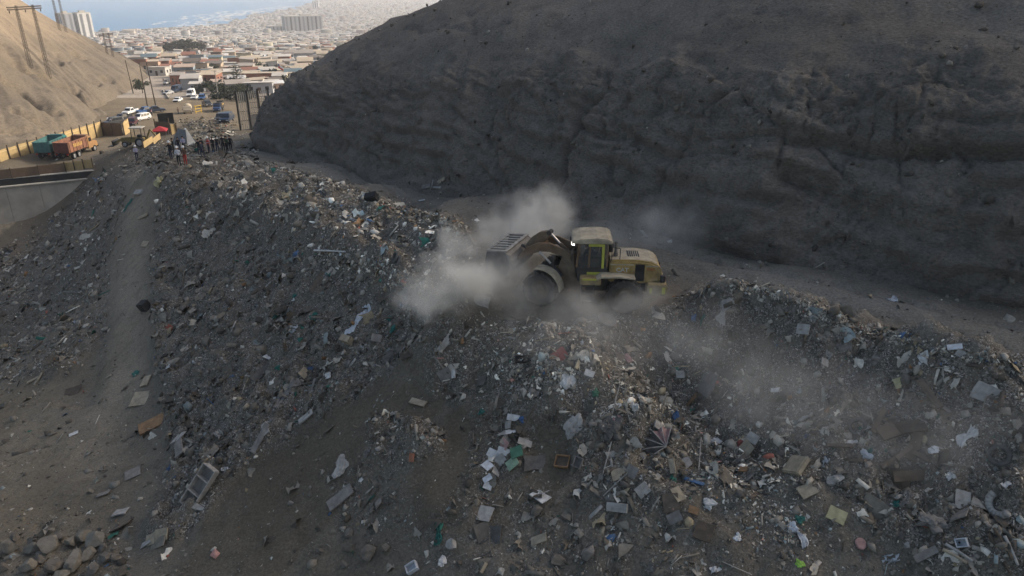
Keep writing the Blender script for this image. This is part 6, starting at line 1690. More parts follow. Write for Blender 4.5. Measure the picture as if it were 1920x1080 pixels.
def place(u, v, deg=0.0, tilt=0.06, lift=0.0, spin_only=False):
    p, n = hit(u, v)
    q, _ = hit(u + 14 * math.cos(R(deg)), v - 14 * math.sin(R(deg)))
    x = (q - p)
    n = (n + Vector((random.gauss(0, tilt), random.gauss(0, tilt), 0))).normalized()
    x = (x - n * x.dot(n)).normalized()
    y = n.cross(x)
    m = Matrix((x, y, n)).transposed()
    depth = p.y * CP - (p.z - CAMZ) * SP
    return p + n * lift, m.to_euler(), depth / FPX
def jag(poly, k, rnd):
    out = []
    for (a, b) in zip(poly, poly[1:] + poly[:1]):
        out.append(a)
        out.append(((a[0] + b[0]) / 2 + rnd.gauss(0, k), (a[1] + b[1]) / 2 + rnd.gauss(0, k)))
    return out
USED = []
def reg(o, label, cat, group=None):
    tag(o, label, cat, group); return o
pr = random.Random(5)
def panel(u, v, L, W, deg, c, label, name="board", th=0.03, tilt=0.1, cat="board", lift=0.04, rough_edge=0.03):
    loc, rot, k = place(u, v, deg, tilt, lift + 0.03)
    l, w = L * k / 2, W * k / 2 * 1.35
    me = MB().prism(jag([(-l, -w), (l * 0.96, -w * 1.02), (l, w * 0.95), (-l * 0.95, w)], rough_edge * l, pr), -th / 2, th / 2, 'z').mesh(name)
    for vv in me.vertices:
        vv.co.z += 0.10 * (vv.co.x / l) ** 2 * l * pr.choice([0, 0.3, 0.6])
    o = link(name, me, pm(c)); o.location = loc; o.rotation_euler = rot
    return reg(o, label, cat)
def plank(u, v, L, W, deg, c, label, name="plank", th=0.06, tilt=0.08, cat="plank"):
    return panel(u, v, L, W, deg, c, label, name, th, tilt, cat, 0.06, 0.01)
def bag(u, v, s, c, label, name="plastic_bag", cat="bag", flat=0.55, deg=None, stretch=1.0):
    if stretch >= 1.3 or name in ("cloth", "sheet"): return cloth_strip(u, v, s * stretch, s * 0.55, 45 if deg is None else deg, c, label, name, cat)
    loc, rot, k = place(u, v, pr.uniform(0, 360) if deg is None else deg, 0.15, 0.0)
    r = s * k * 0.85
    bm = bmesh.new(); bmesh.ops.create_icosphere(bm, subdivisions=4 if name == "rag_clump" else 3, radius=0.5)
    co = np.array([q.co[:] for q in bm.verts]); sd = pr.uniform(0, 90)
    d = 0.55 * fbm(co[:, 0] * 2.2 + sd, co[:, 1] * 2.2, co[:, 2] * 2.2, 2) + 0.22 * (ridged(co[:, 0] * 4 + sd, co[:, 1] * 4, co[:, 2] * 4, 3) - 1)
    ang = np.arctan2(co[:, 1], co[:, 0]); d = d + 0.22 * np.sin(ang * pr.choice([2, 3, 5]) + sd) * (np.abs(co[:, 2]) < 0.3)
    co = co * np.clip(0.95 + d, 0.25, 2)[:, None] * np.array([r * stretch, r * 0.85, r * flat])
    for q, cc in zip(bm.verts, co): q.co = cc
    me = bpy.data.meshes.new(name); bm.to_mesh(me); bm.free()
    o = link(name, me, pm(c)); o.location = Vector(loc) + Vector((0, 0, r * flat * 0.12)); o.rotation_euler = rot
    return reg(o, label, cat)
def cloth_strip(u, v, L, W, deg, c, label, name="cloth", cat="cloth"):
    """a wrinkled strip of cloth lying on the slope, following the ground"""
    loc, rot, k = place(u, v, deg, 0.0, 0.0)
    nL, nW = 22, 9
    M3 = rot.to_matrix(); sd = pr.uniform(0, 99)
    gx, gy = np.meshgrid(np.linspace(-0.5, 0.5, nL), np.linspace(-0.5, 0.5, nW), indexing='ij')
    wv = 0.45 + 0.55 * np.abs(np.sin(gx * 5 + sd)) ; lx = gx * L * k; ly = gy * W * k * wv + 0.25 * W * k * np.sin(gx * 6 + sd)
    lx = lx + 0.04 * L * k * noise3(gx * 4 + sd, gy * 3, 0)
    px_ = loc.x + M3[0][0] * lx + M3[0][1] * ly; py_ = loc.y + M3[1][0] * lx + M3[1][1] * ly
    fold = 0.05 * np.sin(gy * 16 + 3 * noise3(gx * 5 + sd, gy * 2, 1)) + 0.06 * fbm(gx * 6 + sd, gy * 6, 2.0, 2)
    pz_ = gz(px_, py_) + 0.07 + fold
    V = np.stack([px_ - loc.x, py_ - loc.y, pz_ - loc.z], -1).reshape(-1, 3)
    o = link(name, np_mesh(name, V, quads=grid_quads(nL, nW), smooth_shade=True), pm(c)); o.location = loc
    return reg(o, label, cat)
def rock(u, v, s, c, label, name="boulder", cat="rock", flat=0.7, group=None, sink=0.25):
    loc, rot, k = place(u, v, pr.uniform(0, 360), 0.1, 0.0)
    r = s * k
    bm = bmesh.new(); bmesh.ops.create_icosphere(bm, subdivisions=3, radius=0.5)
    co = np.array([q.co[:] for q in bm.verts]); sd = pr.uniform(0, 90)
    d = 0.30 * fbm(co[:, 0] * 1.6 + sd, co[:, 1] * 1.6, co[:, 2] * 1.6, 3)
    co = co * (1 + d)[:, None]
    # chip a few flat faces
    for _ in range(9):
        nv_ = np.array([pr.gauss(0, 1) for _ in range(3)]); nv_ /= np.linalg.norm(nv_)
        h = co @ nv_; lim = pr.uniform(0.22, 0.34); co = co - np.maximum(h - lim, 0)[:, None] * nv_[None] * 0.97
    co = co * np.array([r, r * pr.uniform(0.7, 0.95), r * flat])
    for q, cc in zip(bm.verts, co): q.co = cc
    me = bpy.data.meshes.new(name); bm.to_mesh(me); bm.free()
    o = link(name, me, mat("rock_" + c, PCOL[c], 0.95, 0.3, 4.0, 0.4, 14)); o.location = Vector(loc) + Vector((0, 0, r * flat * (0.5 - sink))); o.rotation_euler = rot
    return reg(o, label, cat, group)
def tyre(u, v, s, label, tilt=0.15, deg=0, c='black'):
    loc, rot, k = place(u, v, deg, tilt, 0.0)
    r = s * k / 2
    m = MB().lathe([(r * 0.58, -r * 0.22), (r * 0.82, -r * 0.27), (r * 0.97, -r * 0.2), (r, 0), (r * 0.97, r * 0.2), (r * 0.82, r * 0.27), (r * 0.58, r * 0.22), (r * 0.62, 0), (r * 0.58, -r * 0.22)], (0, 0, 0), 'z', 28)
    o = m.build("tyre", mat("dusty_old_tyre", (0.10, 0.095, 0.085), 0.9, 0.3, 5, 0.3, 20), None, 0, True); o.location = Vector(loc) + Vector((0, 0, r * 0.15)); o.rotation_euler = rot
    return reg(o, label, "tyre")
def stick(u0, v0, u1, v1, c, label, r=0.025, lift0=0.05, lift1=0.15, name="stick", cat="stick"):
    a, n = hit(u0, v0); b, n2 = hit(u1, v1)
    a = a + Vector((0, 0, lift0)); b = b + Vector((0, 0, lift1)); d = b - a
    m = MB(); mid1 = d * 0.5 + Vector((0, 0, 0.02))
    m.tube((0, 0, 0), mid1, r, r * 0.9, 7).tube(mid1, d, r * 0.9, r * 0.75, 7)
    o = m.build(name, pm(c)); o.location = a
    return reg(o, label, cat)
def crate(u, v, s, deg, c, label, name="box", hgt=0.5, cat="box", lid=False, W=0.8):
    loc, rot, k = place(u, v, deg, 0.12, 0.0)
    l = s * k; w = l * W; h = l * hgt; t = 0.03
    e = empty(name, loc, rot, label, cat)
    MB().box((0, 0, t / 2), (l, w, t)).build("base", pm(c), e)
    for sx in (-1, 1): MB().box((sx * (l / 2 - t / 2), 0, h / 2), (t, w, h)).build("side", pm(c), e)
    for sy in (-1, 1): MB().box((0, sy * (w / 2 - t / 2), h / 2 + 0.002), (l - 2 * t - 0.004, t, h)).build("side", pm(c), e)
    if lid: MB().box((l * 0.03, w * 0.05, h + 0.05), (l * 0.98, w * 0.95, 0.03), rz=0.06).build("lid", pm(c), e)
    return e
# foreground middle
plank(640, 934, 56, 17, 33, 'grey', "weathered grey board lying alone on the dark soil in the foreground")
panel(910, 965, 30, 22, 62, 'pale', "pale rectangular board above the two dark square panels")
panel(904, 997, 32, 24, 20, 'dgrey', "dark square panel, left of two overlapping ones in the foreground")
panel(930, 1003, 30, 24, 2, 'dgrey', "dark square panel, right of two overlapping ones in the foreground")
panel(970, 848, 25, 16, 5, 'green', "dark green flat panel in the bright paper patch")
panel(962, 869, 26, 14, 35, 'lgreen', "light green triangular sheet just below the dark green panel", cat="sheet", name="sheet")
panel(914, 875, 17, 14, 40, 'bluewhite', "glossy blue-white sheet brightest in the paper patch", cat="sheet", name="sheet", tilt=0.25)
panel(1003, 869, 46, 24, 10, 'dgrey', "broken grey stone slab left of the wooden drawer", name="slab", th=0.06, cat="slab", rough_edge=0.12)
panel(1013, 934, 36, 18, 140, 'white', "white board on the dark soil with a stick across it")
stick(1003, 934, 1030, 926, 'pale', "short pale stick lying across the white board", 0.02)
panel(1012, 1013, 34, 12, 15, 'tan', "small tan tile fragment in the lower foreground", cat="tile", name="tile")
for i, (uu, vv, L_, W_, dg, c) in enumerate([(955,797,16,24,80,'pale'),(963,783,12,18,80,'white'),(946,815,22,14,60,'pale'),(958,812,20,14,20,'white'),(948,833,26,12,140,'pink'),(983,832,18,20,75,'pale'),(930,852,16,26,70,'bluewhite'),(945,846,14,18,70,'white'),(940,862,22,14,40,'pale'),(928,885,22,12,60,'pale'),(915,898,18,8,10,'bluewhite'),(915,911,14,12,70,'white')]):
    panel(uu, vv, L_, W_, dg, c, ["upright pale carton side at the top of the paper patch", "white scrap topmost in the paper patch", "pale torn carton beside the blue scrap", "white folded sheet in the middle of the paper patch", "pinkish torn sheet in the middle of the paper patch", "pale fluted sheet beside the broom handle", "bluish sheet left of the dark green panel", "white scrap next to the bluish sheet", "pale tile left of the light green sheet", "pale scrap below the glossy sheet", "grey-blue strip at the bottom of the paper patch", "white crumb lowest in the paper patch"][i], name="paper_sheet", cat="paper", tilt=0.3, th=0.012)
bag(978, 787, 14, 'blue', "small blue bag at the top of the paper patch")
stick(970, 828, 1004, 772, 'brown', "broom handle leaning out of the paper patch", 0.022, 0.05, 0.35, "broom_handle", "stick")
# drawer: open wooden tray with a dark bottom
loc, rot, k = place(1055, 868, 0, 0.05, 0.05)
dw_ = empty("drawer", loc, rot, "small orange-brown wooden drawer lying open on the dark soil", "drawer")
l = 26 * k
MB().box((0, 0, 0.02), (l, l * 0.9, 0.02)).build("bottom", pm('brown'), dw_)
for sx in (-1, 1): MB().box((sx * l / 2, 0, 0.06), (0.035, l * 0.9, 0.11)).build("side", pm('orange'), dw_)
for sy in (-1, 1): MB().box((0, sy * l * 0.45, 0.06), (l, 0.035, 0.112)).build("side", pm('orange'), dw_)
plank(773, 857, 16, 7, 85, 'brick', "single orange brick standing out on the bare soil", name="brick", th=0.07, cat="brick")
bag(640, 876, 36, 'pale', "grey-white crumpled rag left of the bare soil's debris patch", name="rag", cat="rag", flat=0.35, stretch=1.2)
bag(676, 900, 12, 'white', "small white torn scrap right of the crumpled rag", name="rag", cat="rag", flat=0.4)
for i, (uu, vv, s, c, lb) in enumerate([(690, 1036, 42, 'stone', "large round grey boulder in the lower foreground"), (654, 1030, 24, 'stone', "upright pale boulder left of the large round one"), (646, 1061, 20, 'stone', "flat boulder below the large round one"), (655, 1005, 26, 'stone', "long pale boulder above the large round one"),
        (711, 945, 26, 'grey', "grey stone beside the thin white stick"), (848, 1026, 34, 'pale', "pale wedge-shaped stone beside the teal rag"), (1008, 962, 28, 'stone', "brown boulder below the white board"), (1043, 1052, 36, 'stone', "half buried boulder in the lower middle foreground"), (1044, 945, 18, 'stone', "squarish stone right of the white board"),
        (722, 1032, 26, 'stone', "dark stone right of the large round boulder"), (600, 1035, 18, 'stone', "small stone left of the large round boulder"), (545, 945, 14, 'grey', "lone pale stone on the smooth dark slope"), (582, 915, 11, 'grey', "upper of two pale stones on the smooth dark slope"), (582, 928, 12, 'stone', "lower of two pale stones on the smooth dark slope"), (1100, 1045, 40, 'grey', "pale angular slab-like rock at the lower edge"), (1400, 560, 10, 'stone', "stone on the crest of the right-hand heap")]):
    rock(uu, vv, s, c, lb)
bag(822, 1000, 26, 'teal', "dark teal rag bundle right of the bare foreground soil", deg=70, stretch=1.7, flat=0.5)
crate(775, 1066, 22, 30, 'bluewhite', "small blue and white carton at the bottom edge", "carton", 0.5, "carton")
bag(830, 1055, 22, 'white', "crumpled white bag just right of the blue and white carton")
# wire chair frame
loc, rot, k = place(908, 1030, 10, 0.1, 0.05)
ch = empty("chair_frame", loc, rot, "rusty bent chair frame lying on its back in the foreground", "chair")
l = 28 * k
for a, b in (((-.5, -.5, 0), (.5, -.5, 0)), ((.5, -.5, 0), (.5, .5, .05)), ((.5, .5, .05), (-.5, .5, 0)), ((-.5, .5, 0), (-.5, -.5, 0))):
    MB().tube(Vector(a) * l, Vector(b) * l, 0.022).build("seat_rail", pm('dgrey'), ch)
for a, b in (((-.5, -.5, 0), (-.8, -.55, .35)), ((.5, -.5, 0), (.75, -.6, .3)), ((.5, .5, 0), (.6, 1.0, .25)), ((-.5, .5, 0), (-.55, 1.0, .3))):
    MB().tube(Vector(a) * l, Vector(b) * l, 0.02).build("leg", pm('dgrey'), ch)
crate(907, 1064, 20, 60, 'tan', "small open tan box below the bent chair frame", "box", 0.35)
# left foreground
loc, rot, k = place(380, 912, 47, 0.04, 0.05)
sh_ = empty("shelf_unit", loc, rot, "empty pale shelf unit lying on its back at the heap's lower edge", "shelf")
l, w, h = 82 * k, 30 * k, 0.34
MB().box((0, 0, 0.03), (l, w, 0.025)).build("back_panel", pm('grey'), sh_)
for sy in (-1, 1): MB().box((0, sy * w / 2, h / 2), (l, 0.04, h)).build("side_panel", pm('pale'), sh_)
for sx in (-0.5, -0.17, 0.2, 0.5): MB().box((sx * l, 0, h / 2 + 0.003), (0.04, w - 0.05, h)).build("shelf", pm('pale'), sh_)
bag(376, 915, 16, 'teal', "dark teal scrap inside the empty shelf unit")
plank(378, 953, 36, 9, 5, 'pale', "pale plank below the foot of the shelf unit")
panel(232, 985, 40, 26, 35, 'rust', "rusty curled metal sheet right of the boulder pile", name="metal_sheet", cat="metal sheet", tilt=0.3, rough_edge=0.1)
panel(228, 962, 30, 14, 15, 'pale', "broken pale slab behind the rusty curled sheet", name="slab", th=0.05, cat="slab", rough_edge=0.12)
for i, (uu, vv, L_, W_, dg, c) in enumerate([(285, 1012, 34, 18, 30, 'tan'), (305, 1002, 34, 16, 10, 'tan'), (300, 1018, 40, 14, 15, 'sandstone'), (277, 1020, 26, 10, 35, 'pale')]):
    panel(uu, vv, L_, W_, dg, c, ["left", "rear", "front", "leftmost thin"][i] + " piece of the broken tan board right of the boulders", name="board", tilt=0.15, rough_edge=0.06)
panel(250, 889, 30, 18, 25, 'grey', "square grey tile on the pit floor above its darker twin", name="tile", cat="tile")
panel(195, 928, 22, 14, 20, 'grey', "lozenge-shaped grey tile alone on the pit floor", name="tile", cat="tile")
panel(268, 748, 44, 24, 20, 'tan', "flat tan board with a dark hole on the ramp", rough_edge=0.05)
plank(275, 716, 26, 12, 65, 'tan', "short tan board just above the holed board")
plank(287, 797, 50, 18, 28, 'orange', "thick orange-brown beam at the edge of the ramp", name="beam", th=0.16, cat="beam")
panel(336, 822, 26, 20, 40, 'pale', "pale crumpled sheet leaning on the heap's lower edge", name="sheet", cat="sheet", tilt=0.35)
plank(338, 842, 44, 14, 45, 'grey', "grey weathered board under the pale crumpled sheet")
bag(256, 700, 22, 'teal', "teal rag flat on the ramp", flat=0.25, name="rag", cat="rag")
crate(275, 579, 20, 10, 'black', "black box standing on the upper ramp", "box", 0.7, lid=True)
panel(273, 458, 18, 9, 5, 'tan', "pale leaf-shaped scrap on the upper ramp", name="sheet", cat="sheet")
plank(270, 406, 42, 5, 17, 'tan', "long thin tan plank across the top of the ramp")
plank(262, 362, 36, 8, 12, 'pale', "pale rounded log at the head of the ramp", name="log", th=0.2, cat="log")
bag(240, 385, 26, 'teal', "greenish crumpled sheet at the head of the ramp", flat=0.3, name="sheet", cat="sheet")
bag(298, 343, 28, 'yellow', "dull yellow-brown bush-like bundle behind the ramp head", name="bundle", cat="bundle", flat=0.5)
crate(17, 479, 34, 0, 'grey', "grey open box at the far left edge of the pit", "box", 0.3, W=0.5)
plank(70, 400+250, 46, 6, 35, 'brown', "dark plank lying on the left pit slope")
panel(137, 738, 34, 22, 20, 'brown', "broken dark crate side on the pit floor", name="board", tilt=0.2, rough_edge=0.08)
plank(65, 713, 26, 6, 50, 'tan', "left slat of a pair on the pit floor", name="slat", cat="slat")
plank(74, 711, 26, 5, 52, 'tan', "right slat of a pair on the pit floor", name="slat", cat="slat")
panel(139, 815, 16, 9, 30, 'white', "white curved scrap alone on the pit floor", name="sheet", cat="sheet", tilt=0.2)
# boulder pile bottom left
bl = [(20,1035,44,'sandstone'),(62,1035,34,'sandstone'),(90,1028,46,'sandstone'),(112,1012,26,'stone'),(135,1022,36,'sandstone'),(160,1012,34,'sandstone'),(180,1020,44,'sandstone'),(200,1050,30,'stone'),(170,1045,36,'sandstone'),(140,1062,48,'sandstone'),(105,1070,44,'stone'),(55,1072,46,'sandstone'),(10,1068,26,'stone'),(75,1055,30,'stone'),(195,1030,22,'stone'),(215,1050,26,'stone'),(30,1012,24,'stone'),(120,1085,40,'sandstone'),(175,1072,30,'stone')]
wh = ["leftmost large", "pinkish", "big angular", "small rear", "tilted", "rear pale", "bulky right-hand", "right grey", "pale front", "large rounded front", "dark front", "left front", "small left-edge", "dark hollow-side", "small upper right", "rightmost", "small back left", "bottom-edge", "bottom right"]
for (uu, vv, s, c), w_ in zip(bl, wh):
    rock(uu, vv, s, c, w_ + " boulder of the pile in the bottom left corner", group="boulder pile in the bottom left corner", sink=0.15)
# long left heap
plank(600, 532, 44, 15, 62, 'rust', "brown beam standing in the left heap beneath a teal scrap", name="beam", th=0.1, cat="beam", tilt=0.2)
bag(617, 516, 14, 'teal', "teal scrap at the upper end of the brown beam")
stick(590, 477, 648, 480, 'white', "white plastic pipe lying level on the left heap", 0.055, 0.25, 0.25, "pipe", "pipe")
bag(654, 481, 12, 'pale', "pale round pot at the right end of the white pipe", name="pot", cat="pot", flat=0.9)
tyre(742, 484, 26, "upper of two grey tyres stacked on the left heap", 0.2)
tyre(745, 493, 28, "lower of two grey tyres stacked on the left heap", 0.2)
tyre(645, 396, 18, "dark tyre half buried near the crest of the left heap", 0.4)
crate(700, 374, 24, 0, 'black', "black box on the crest beside the haul road", "box", 0.55, lid=True, W=0.5)
for i, (uu, vv, s) in enumerate([(552, 556, 16), (590, 596, 22), (567, 614, 13), (729, 600, 18), (738, 616, 22), (616, 724, 10), (563, 636, 12), (700, 500+2, 14), (520, 690, 12)]):
    bag(uu, vv, s, 'teal', ["teal scrap high on the middle of the left slope", "largest teal netting scrap on the left slope", "small teal scrap below the netting on the left slope", "teal bag right of the long whitish cloth", "teal cloth below the teal bag beside the whitish cloth", "tiny teal scrap at the heap's lower edge", "teal scrap left of the netting", "teal scrap on the pale band of the left heap", "teal scrap low on the left slope"][i], flat=0.35)
bag(672, 600, 44, 'bluewhite', "long whitish twisted cloth hanging down the left slope", name="cloth", cat="cloth", flat=0.25, deg=55, stretch=1.5)
bag(535, 742, 44, 'grey', "grey-blue torn sheet trailing down the lower left slope", name="cloth", cat="cloth", flat=0.25, deg=60, stretch=1.5)
crate(655, 640, 22, 170, 'tan', "small pale cardboard box under the whitish cloth", "carton", 0.6, "carton", True, 0.6)
panel(763, 566, 28, 20, 55, 'grey', "grey tile leaning in the slope at the edge of the dust", name="tile", cat="tile", tilt=0.2)
panel(705, 636, 16, 14, 80, 'grey', "small grey block above the bare brown hollow", name="block", th=0.15, cat="block")
plank(588, 728, 38, 7, 75, 'grey', "grey plank pointing downslope at the heap's lower edge")
plank(576, 783, 34, 9, 50, 'pale', "pale angled channel piece at the heap's lower edge", name="metal_channel", cat="metal channel")
panel(568, 700, 22, 12, 50, 'tan', "tan carton flap on the lower left slope", name="carton_flap", cat="carton", tilt=0.3)
panel(617, 705, 14, 8, 20, 'white', "white carton scrap beside the tan flap", name="carton_flap", cat="carton", tilt=0.3)
panel(502, 672, 12, 12, 60, 'white', "white triangular scrap on the left slope", name="sheet", cat="sheet", tilt=0.4)
plank(490, 700, 44, 10, 40, 'dgrey', "dark grey plank on the left slope beside the white triangle")
plank(500, 805, 26, 10, 80, 'pale', "pale end of a board at the heap's toe")
plank(490, 822, 60, 8, 60, 'grey', "long grey board sliding off the heap's toe")
plank(785, 757, 36, 9, 165, 'tan', "tan plank with an orange end below the brown hollow")
# slide below the loader
panel(904, 568, 26, 24, 60, 'pale', "pale rounded sheet in the dust just below the bucket", name="sheet", cat="sheet", rough_edge=0.12, tilt=0.3)
loc, rot, k = place(1137, 602, 0, 0.04, 0.05)
dk = MB().lathe([(0.001, 0.05), (19 * k, 0.05), (19.5 * k, 0.02), (19 * k, 0.0), (0.001, 0.0)], (0, 0, 0), 'z', 26).build("round_board", pm('grey'), None); dk.location = loc; dk.rotation_euler = rot
reg(dk, "round grey table top lying flat below the loader", "table top")
panel(1050, 667, 28, 18, 35, 'red', "faded red plastic panel at the head of the slide", name="plastic_sheet", cat="panel")
panel(1178, 674, 24, 8, 120, 'pink', "faded pink strip in the slide below the loader", name="strip", cat="strip", tilt=0.3)
bag(1117, 738, 20, 'green', "dull green bag in the slide below the loader", deg=0, stretch=0.8)
bag(1066, 716, 36, 'white', "white plastic bag with two handles at the left of the slide", flat=0.45)
crate(996, 695, 26, 140, 'dgrey', "dark grey drawer-like box at the head of the slide", "box", 0.3)
crate(978, 675, 26, 5, 'black', "black tray among the bright packaging", "tray", 0.3, "tray", W=0.5)
bag(1000, 740, 26, 'grey', "grey round bag at the edge of the dark soil", flat=0.6)
crate(1104, 702, 18, 160, 'white', "small ribbed white box in the slide", "carton", 0.6, "carton", True, 0.7)
panel(1327, 718, 46, 34, 150, 'grey', "large broken grey slab right of the slide", name="slab", th=0.07, cat="slab", rough_edge=0.1)
panel(1275, 703, 16, 10, 5, 'pale', "small pale block left of the broken grey slab", name="block", th=0.1, cat="block")
panel(1300, 748, 26, 20, 30, 'orange', "rusty orange sheet below the broken grey slab", name="sheet", cat="sheet", tilt=0.3)
bag(1268, 780, 20, 'blue', "dark blue bag in the litter of the slide")
bag(1190, 765, 20, 'white', "white tall bag standing in the slide", flat=1.1)
bag(1145, 805, 54, 'dgrey', "big dark clump of rags in the middle of the slide", name="rag_clump", cat="rags", flat=0.5)
bag(1075, 800, 46, 'pale', "pale heap of rags left of the dark clump", name="rag_clump", cat="rags", flat=0.35)
bag(1160, 788, 24, 'pink', "pinkish rag on the dark clump", name="rag", cat="rag", flat=0.3)
stick(1148, 778, 1160, 748, 'pale', "pale thin stick standing up from the slide", 0.02, 0.05, 0.6)
stick(1182, 795, 1168, 770, 'pale', "second pale stick right of the standing one", 0.018, 0.05, 0.4)
plank(1232, 800, 22, 12, 155, 'pale', "pale short board below the dark blue bag")
panel(1412, 872-50, 22, 14, 150, 'pale', "pale tile right of the slide's litter", name="tile", cat="tile")
panel(905, 716, 22, 14, 10, 'dgrey', "metal tray with a pale rim in the upper foreground litter", name="metal_tray", cat="tray")
bag(903, 773, 15, 'teal', "bright teal bag alone on the dark soil", flat=0.6)
bag(832, 830-8, 20, 'dgrey', "dark clump beside the lower debris patch", name="rag", cat="rag")
bag(730, 672, 30, 'dgrey', "dark lump of rag above the brown hollow", name="rag", cat="rag", flat=0.45)
plank(835, 645, 40, 9, 60, 'pale', "pale curved trim piece above the foreground litter", name="trim_piece", cat="trim")
panel(835, 702, 26, 18, 30, 'grey', "grey torn sheet in the upper foreground litter", name="sheet", cat="sheet", tilt=0.4)
plank(853, 702, 16, 6, 100, 'white', "short white tube in the upper foreground litter", name="tube", cat="tube")
# parasol wreck
loc, rot, k = place(1252, 845, 140, 0.05, 0.1)
um = empty("broken_parasol", loc, rot, "broken parasol with pink cloth and bent pale ribs", "parasol")
l = 44 * k
for i in range(6):
    a = -1.2 + i * 0.5; m = MB(); prev = Vector((0, 0, 0.35))
    for t in range(1, 6):
        q = Vector((math.cos(a) * l * t / 5, math.sin(a) * l * t / 5, 0.35 + 0.12 * math.sin(t / 5 * 2.6)))
        m.tube(prev, q, 0.016, n=5); prev = q
    m.build("rib", pm('pale'), um)
for i in range(5):
    a0, a1 = -1.2 + i * 0.5, -0.7 + i * 0.5
    vs = [(0, 0, 0.34)] + [(math.cos(a) * l * 0.9, math.sin(a) * l * 0.9, 0.38) for a in (a0, (a0 + a1) / 2, a1)]
    vs[2] = (vs[2][0] * 0.92, vs[2][1] * 0.92, 0.22)
    MB().add(vs, [(0, 1, 2), (0, 2, 3)]).build("cloth_panel", pm('pink' if i < 2 else 'dgrey'), um)
bag(1235, 832, 20, 'red', "dark red rag tucked under the parasol")
crate(1085, 868, 20, 70, 'grey', "grey plastic tub right of the wooden drawer", "tub", 0.5, "tub")
stick(1127, 905, 1145, 850, 'pale', "long pale stick left of the broken parasol", 0.022, 0.05, 0.5)
stick(1131, 932, 1176, 900, 'pale', "pale lath pointing at the broken parasol", 0.02, 0.05, 0.3)
stick(1310, 882, 1312, 842, 'pale', "thin upright stick right of the broken parasol", 0.02, 0.02, 0.5)
plank(1262, 875, 28, 8, 70, 'tan', "tan lath under the broken parasol")
panel(1284, 866, 20, 16, 60, 'white', "white triangular scrap right of the broken parasol", name="sheet", cat="sheet", tilt=0.4)
panel(1160, 890, 26, 16, 20, 'tan', "tan carton sheet left of the broken parasol", name="carton_flap", cat="carton", tilt=0.2)
panel(1186, 885, 22, 18, 30, 'grey', "grey carton sheet next to the tan one", name="carton_flap", cat="carton", tilt=0.3)
panel(1205, 918, 26, 16, 40, 'pale', "pale board below the broken parasol")
plank(1160, 951, 42, 12, 175, 'pale', "rough pale timber block across the lower foreground", name="timber_block", th=0.16, cat="timber")
panel(1258, 942, 30, 26, 5, 'rust', "rust-brown square panel below the broken parasol")
panel(1270, 928, 28, 14, 130, 'tan', "tan broken panel above the rust-brown one", tilt=0.3)
panel(1265, 970, 28, 14, 25, 'grey', "grey torn panel below the rust-brown one")
panel(1320, 998, 34, 26, 160, 'brown', "brown square board alone in the right foreground soil")
panel(1300, 957, 20, 10, 160, 'orange', "small orange-brown board above the brown square one")
bag(1262, 900, 18, 'teal', "teal netting under the parasol's tan lath")
bag(1330, 945, 28, 'white', "white bag right of the rust-brown panel")
bag(1382, 1010, 22, 'bluewhite', "blue-white bag right of the brown square board")
panel(1400, 843, 32, 22, 30, 'tan', "tan square cushion cover next to the red scrap", tilt=0.2, name="cushion_cover", cat="cushion")
bag(1388, 833, 20, 'red', "red scrap beside the tan cushion cover")
panel(1395, 882, 16, 8, 5, 'orange', "small rusty orange plate in the pale fragments", name="plate", cat="plate")
# right-hand heap
tyre(1873, 857, 42, "large bare tyre lying flat near the right edge", 0.08)
tyre(1608, 802, 36, "tyre half sunk in the middle of the right-hand heap", 0.25)
loc, rot, k = place(1498, 878, 165, 0.05, 0.05)
cb_ = MB().box((0, 0, 0.1), (46 * k, 40 * k, 0.2)).build("cushion", pm('tan'), None, 0.04); cb_.location = loc; cb_.rotation_euler = rot
reg(cb_, "thick square tan cushion at the foot of the right-hand heap", "cushion")
panel(1514, 921, 32, 20, 35, 'tan', "tan rectangular board below the thick cushion")
panel(1568, 966, 26, 24, 70, 'yellow', "pale yellow foam square on the right foreground soil", name="foam_square", th=0.08, cat="foam")
panel(1640, 962, 66, 36, 145, 'sandstone', "large crumpled brown sheet on the right foreground soil", name="sheet", cat="sheet", tilt=0.15, rough_edge=0.08)
panel(1803, 938, 36, 20, 85, 'pale', "pale upright board at the right side", tilt=0.3)
panel(1803, 968, 30, 24, 20, 'grey', "grey sheet just below the pale upright board", name="sheet", cat="sheet", tilt=0.3)
# curved foam
loc, rot, k = place(1880, 945, 90, 0.05, 0.1)
m = MB(); n_ = 10; rr = 22 * k
for i in range(n_):
    a0, a1 = 0.5 + i * 0.33, 0.5 + (i + 1) * 0.33
    m.tube((rr * math.cos(a0), rr * math.sin(a0), 0), (rr * math.cos(a1), rr * math.sin(a1), 0.02), 0.11, n=8)
o = m.build("foam_tube", pm('pale'), None, 0, True); o.location = loc; o.rotation_euler = rot
reg(o, "curved pale foam tube near the right edge", "foam tube")
loc, rot, k = place(1612, 1020, 0, 0.08, 0.04)
o = MB().lathe([(0.001, 0.05), (9 * k, 0.06), (11 * k, 0.03), (10 * k, 0.0), (0.001, 0)], (0, 0, 0), 'z', 18).build("lid", pm('pink')); o.location = loc; o.rotation_euler = rot
reg(o, "round reddish pink lid on the right foreground soil", "lid")
bag(1500, 1058, 20, 'lime', "bright lime green scrap at the bottom edge", name="scrap", cat="scrap", flat=0.5)
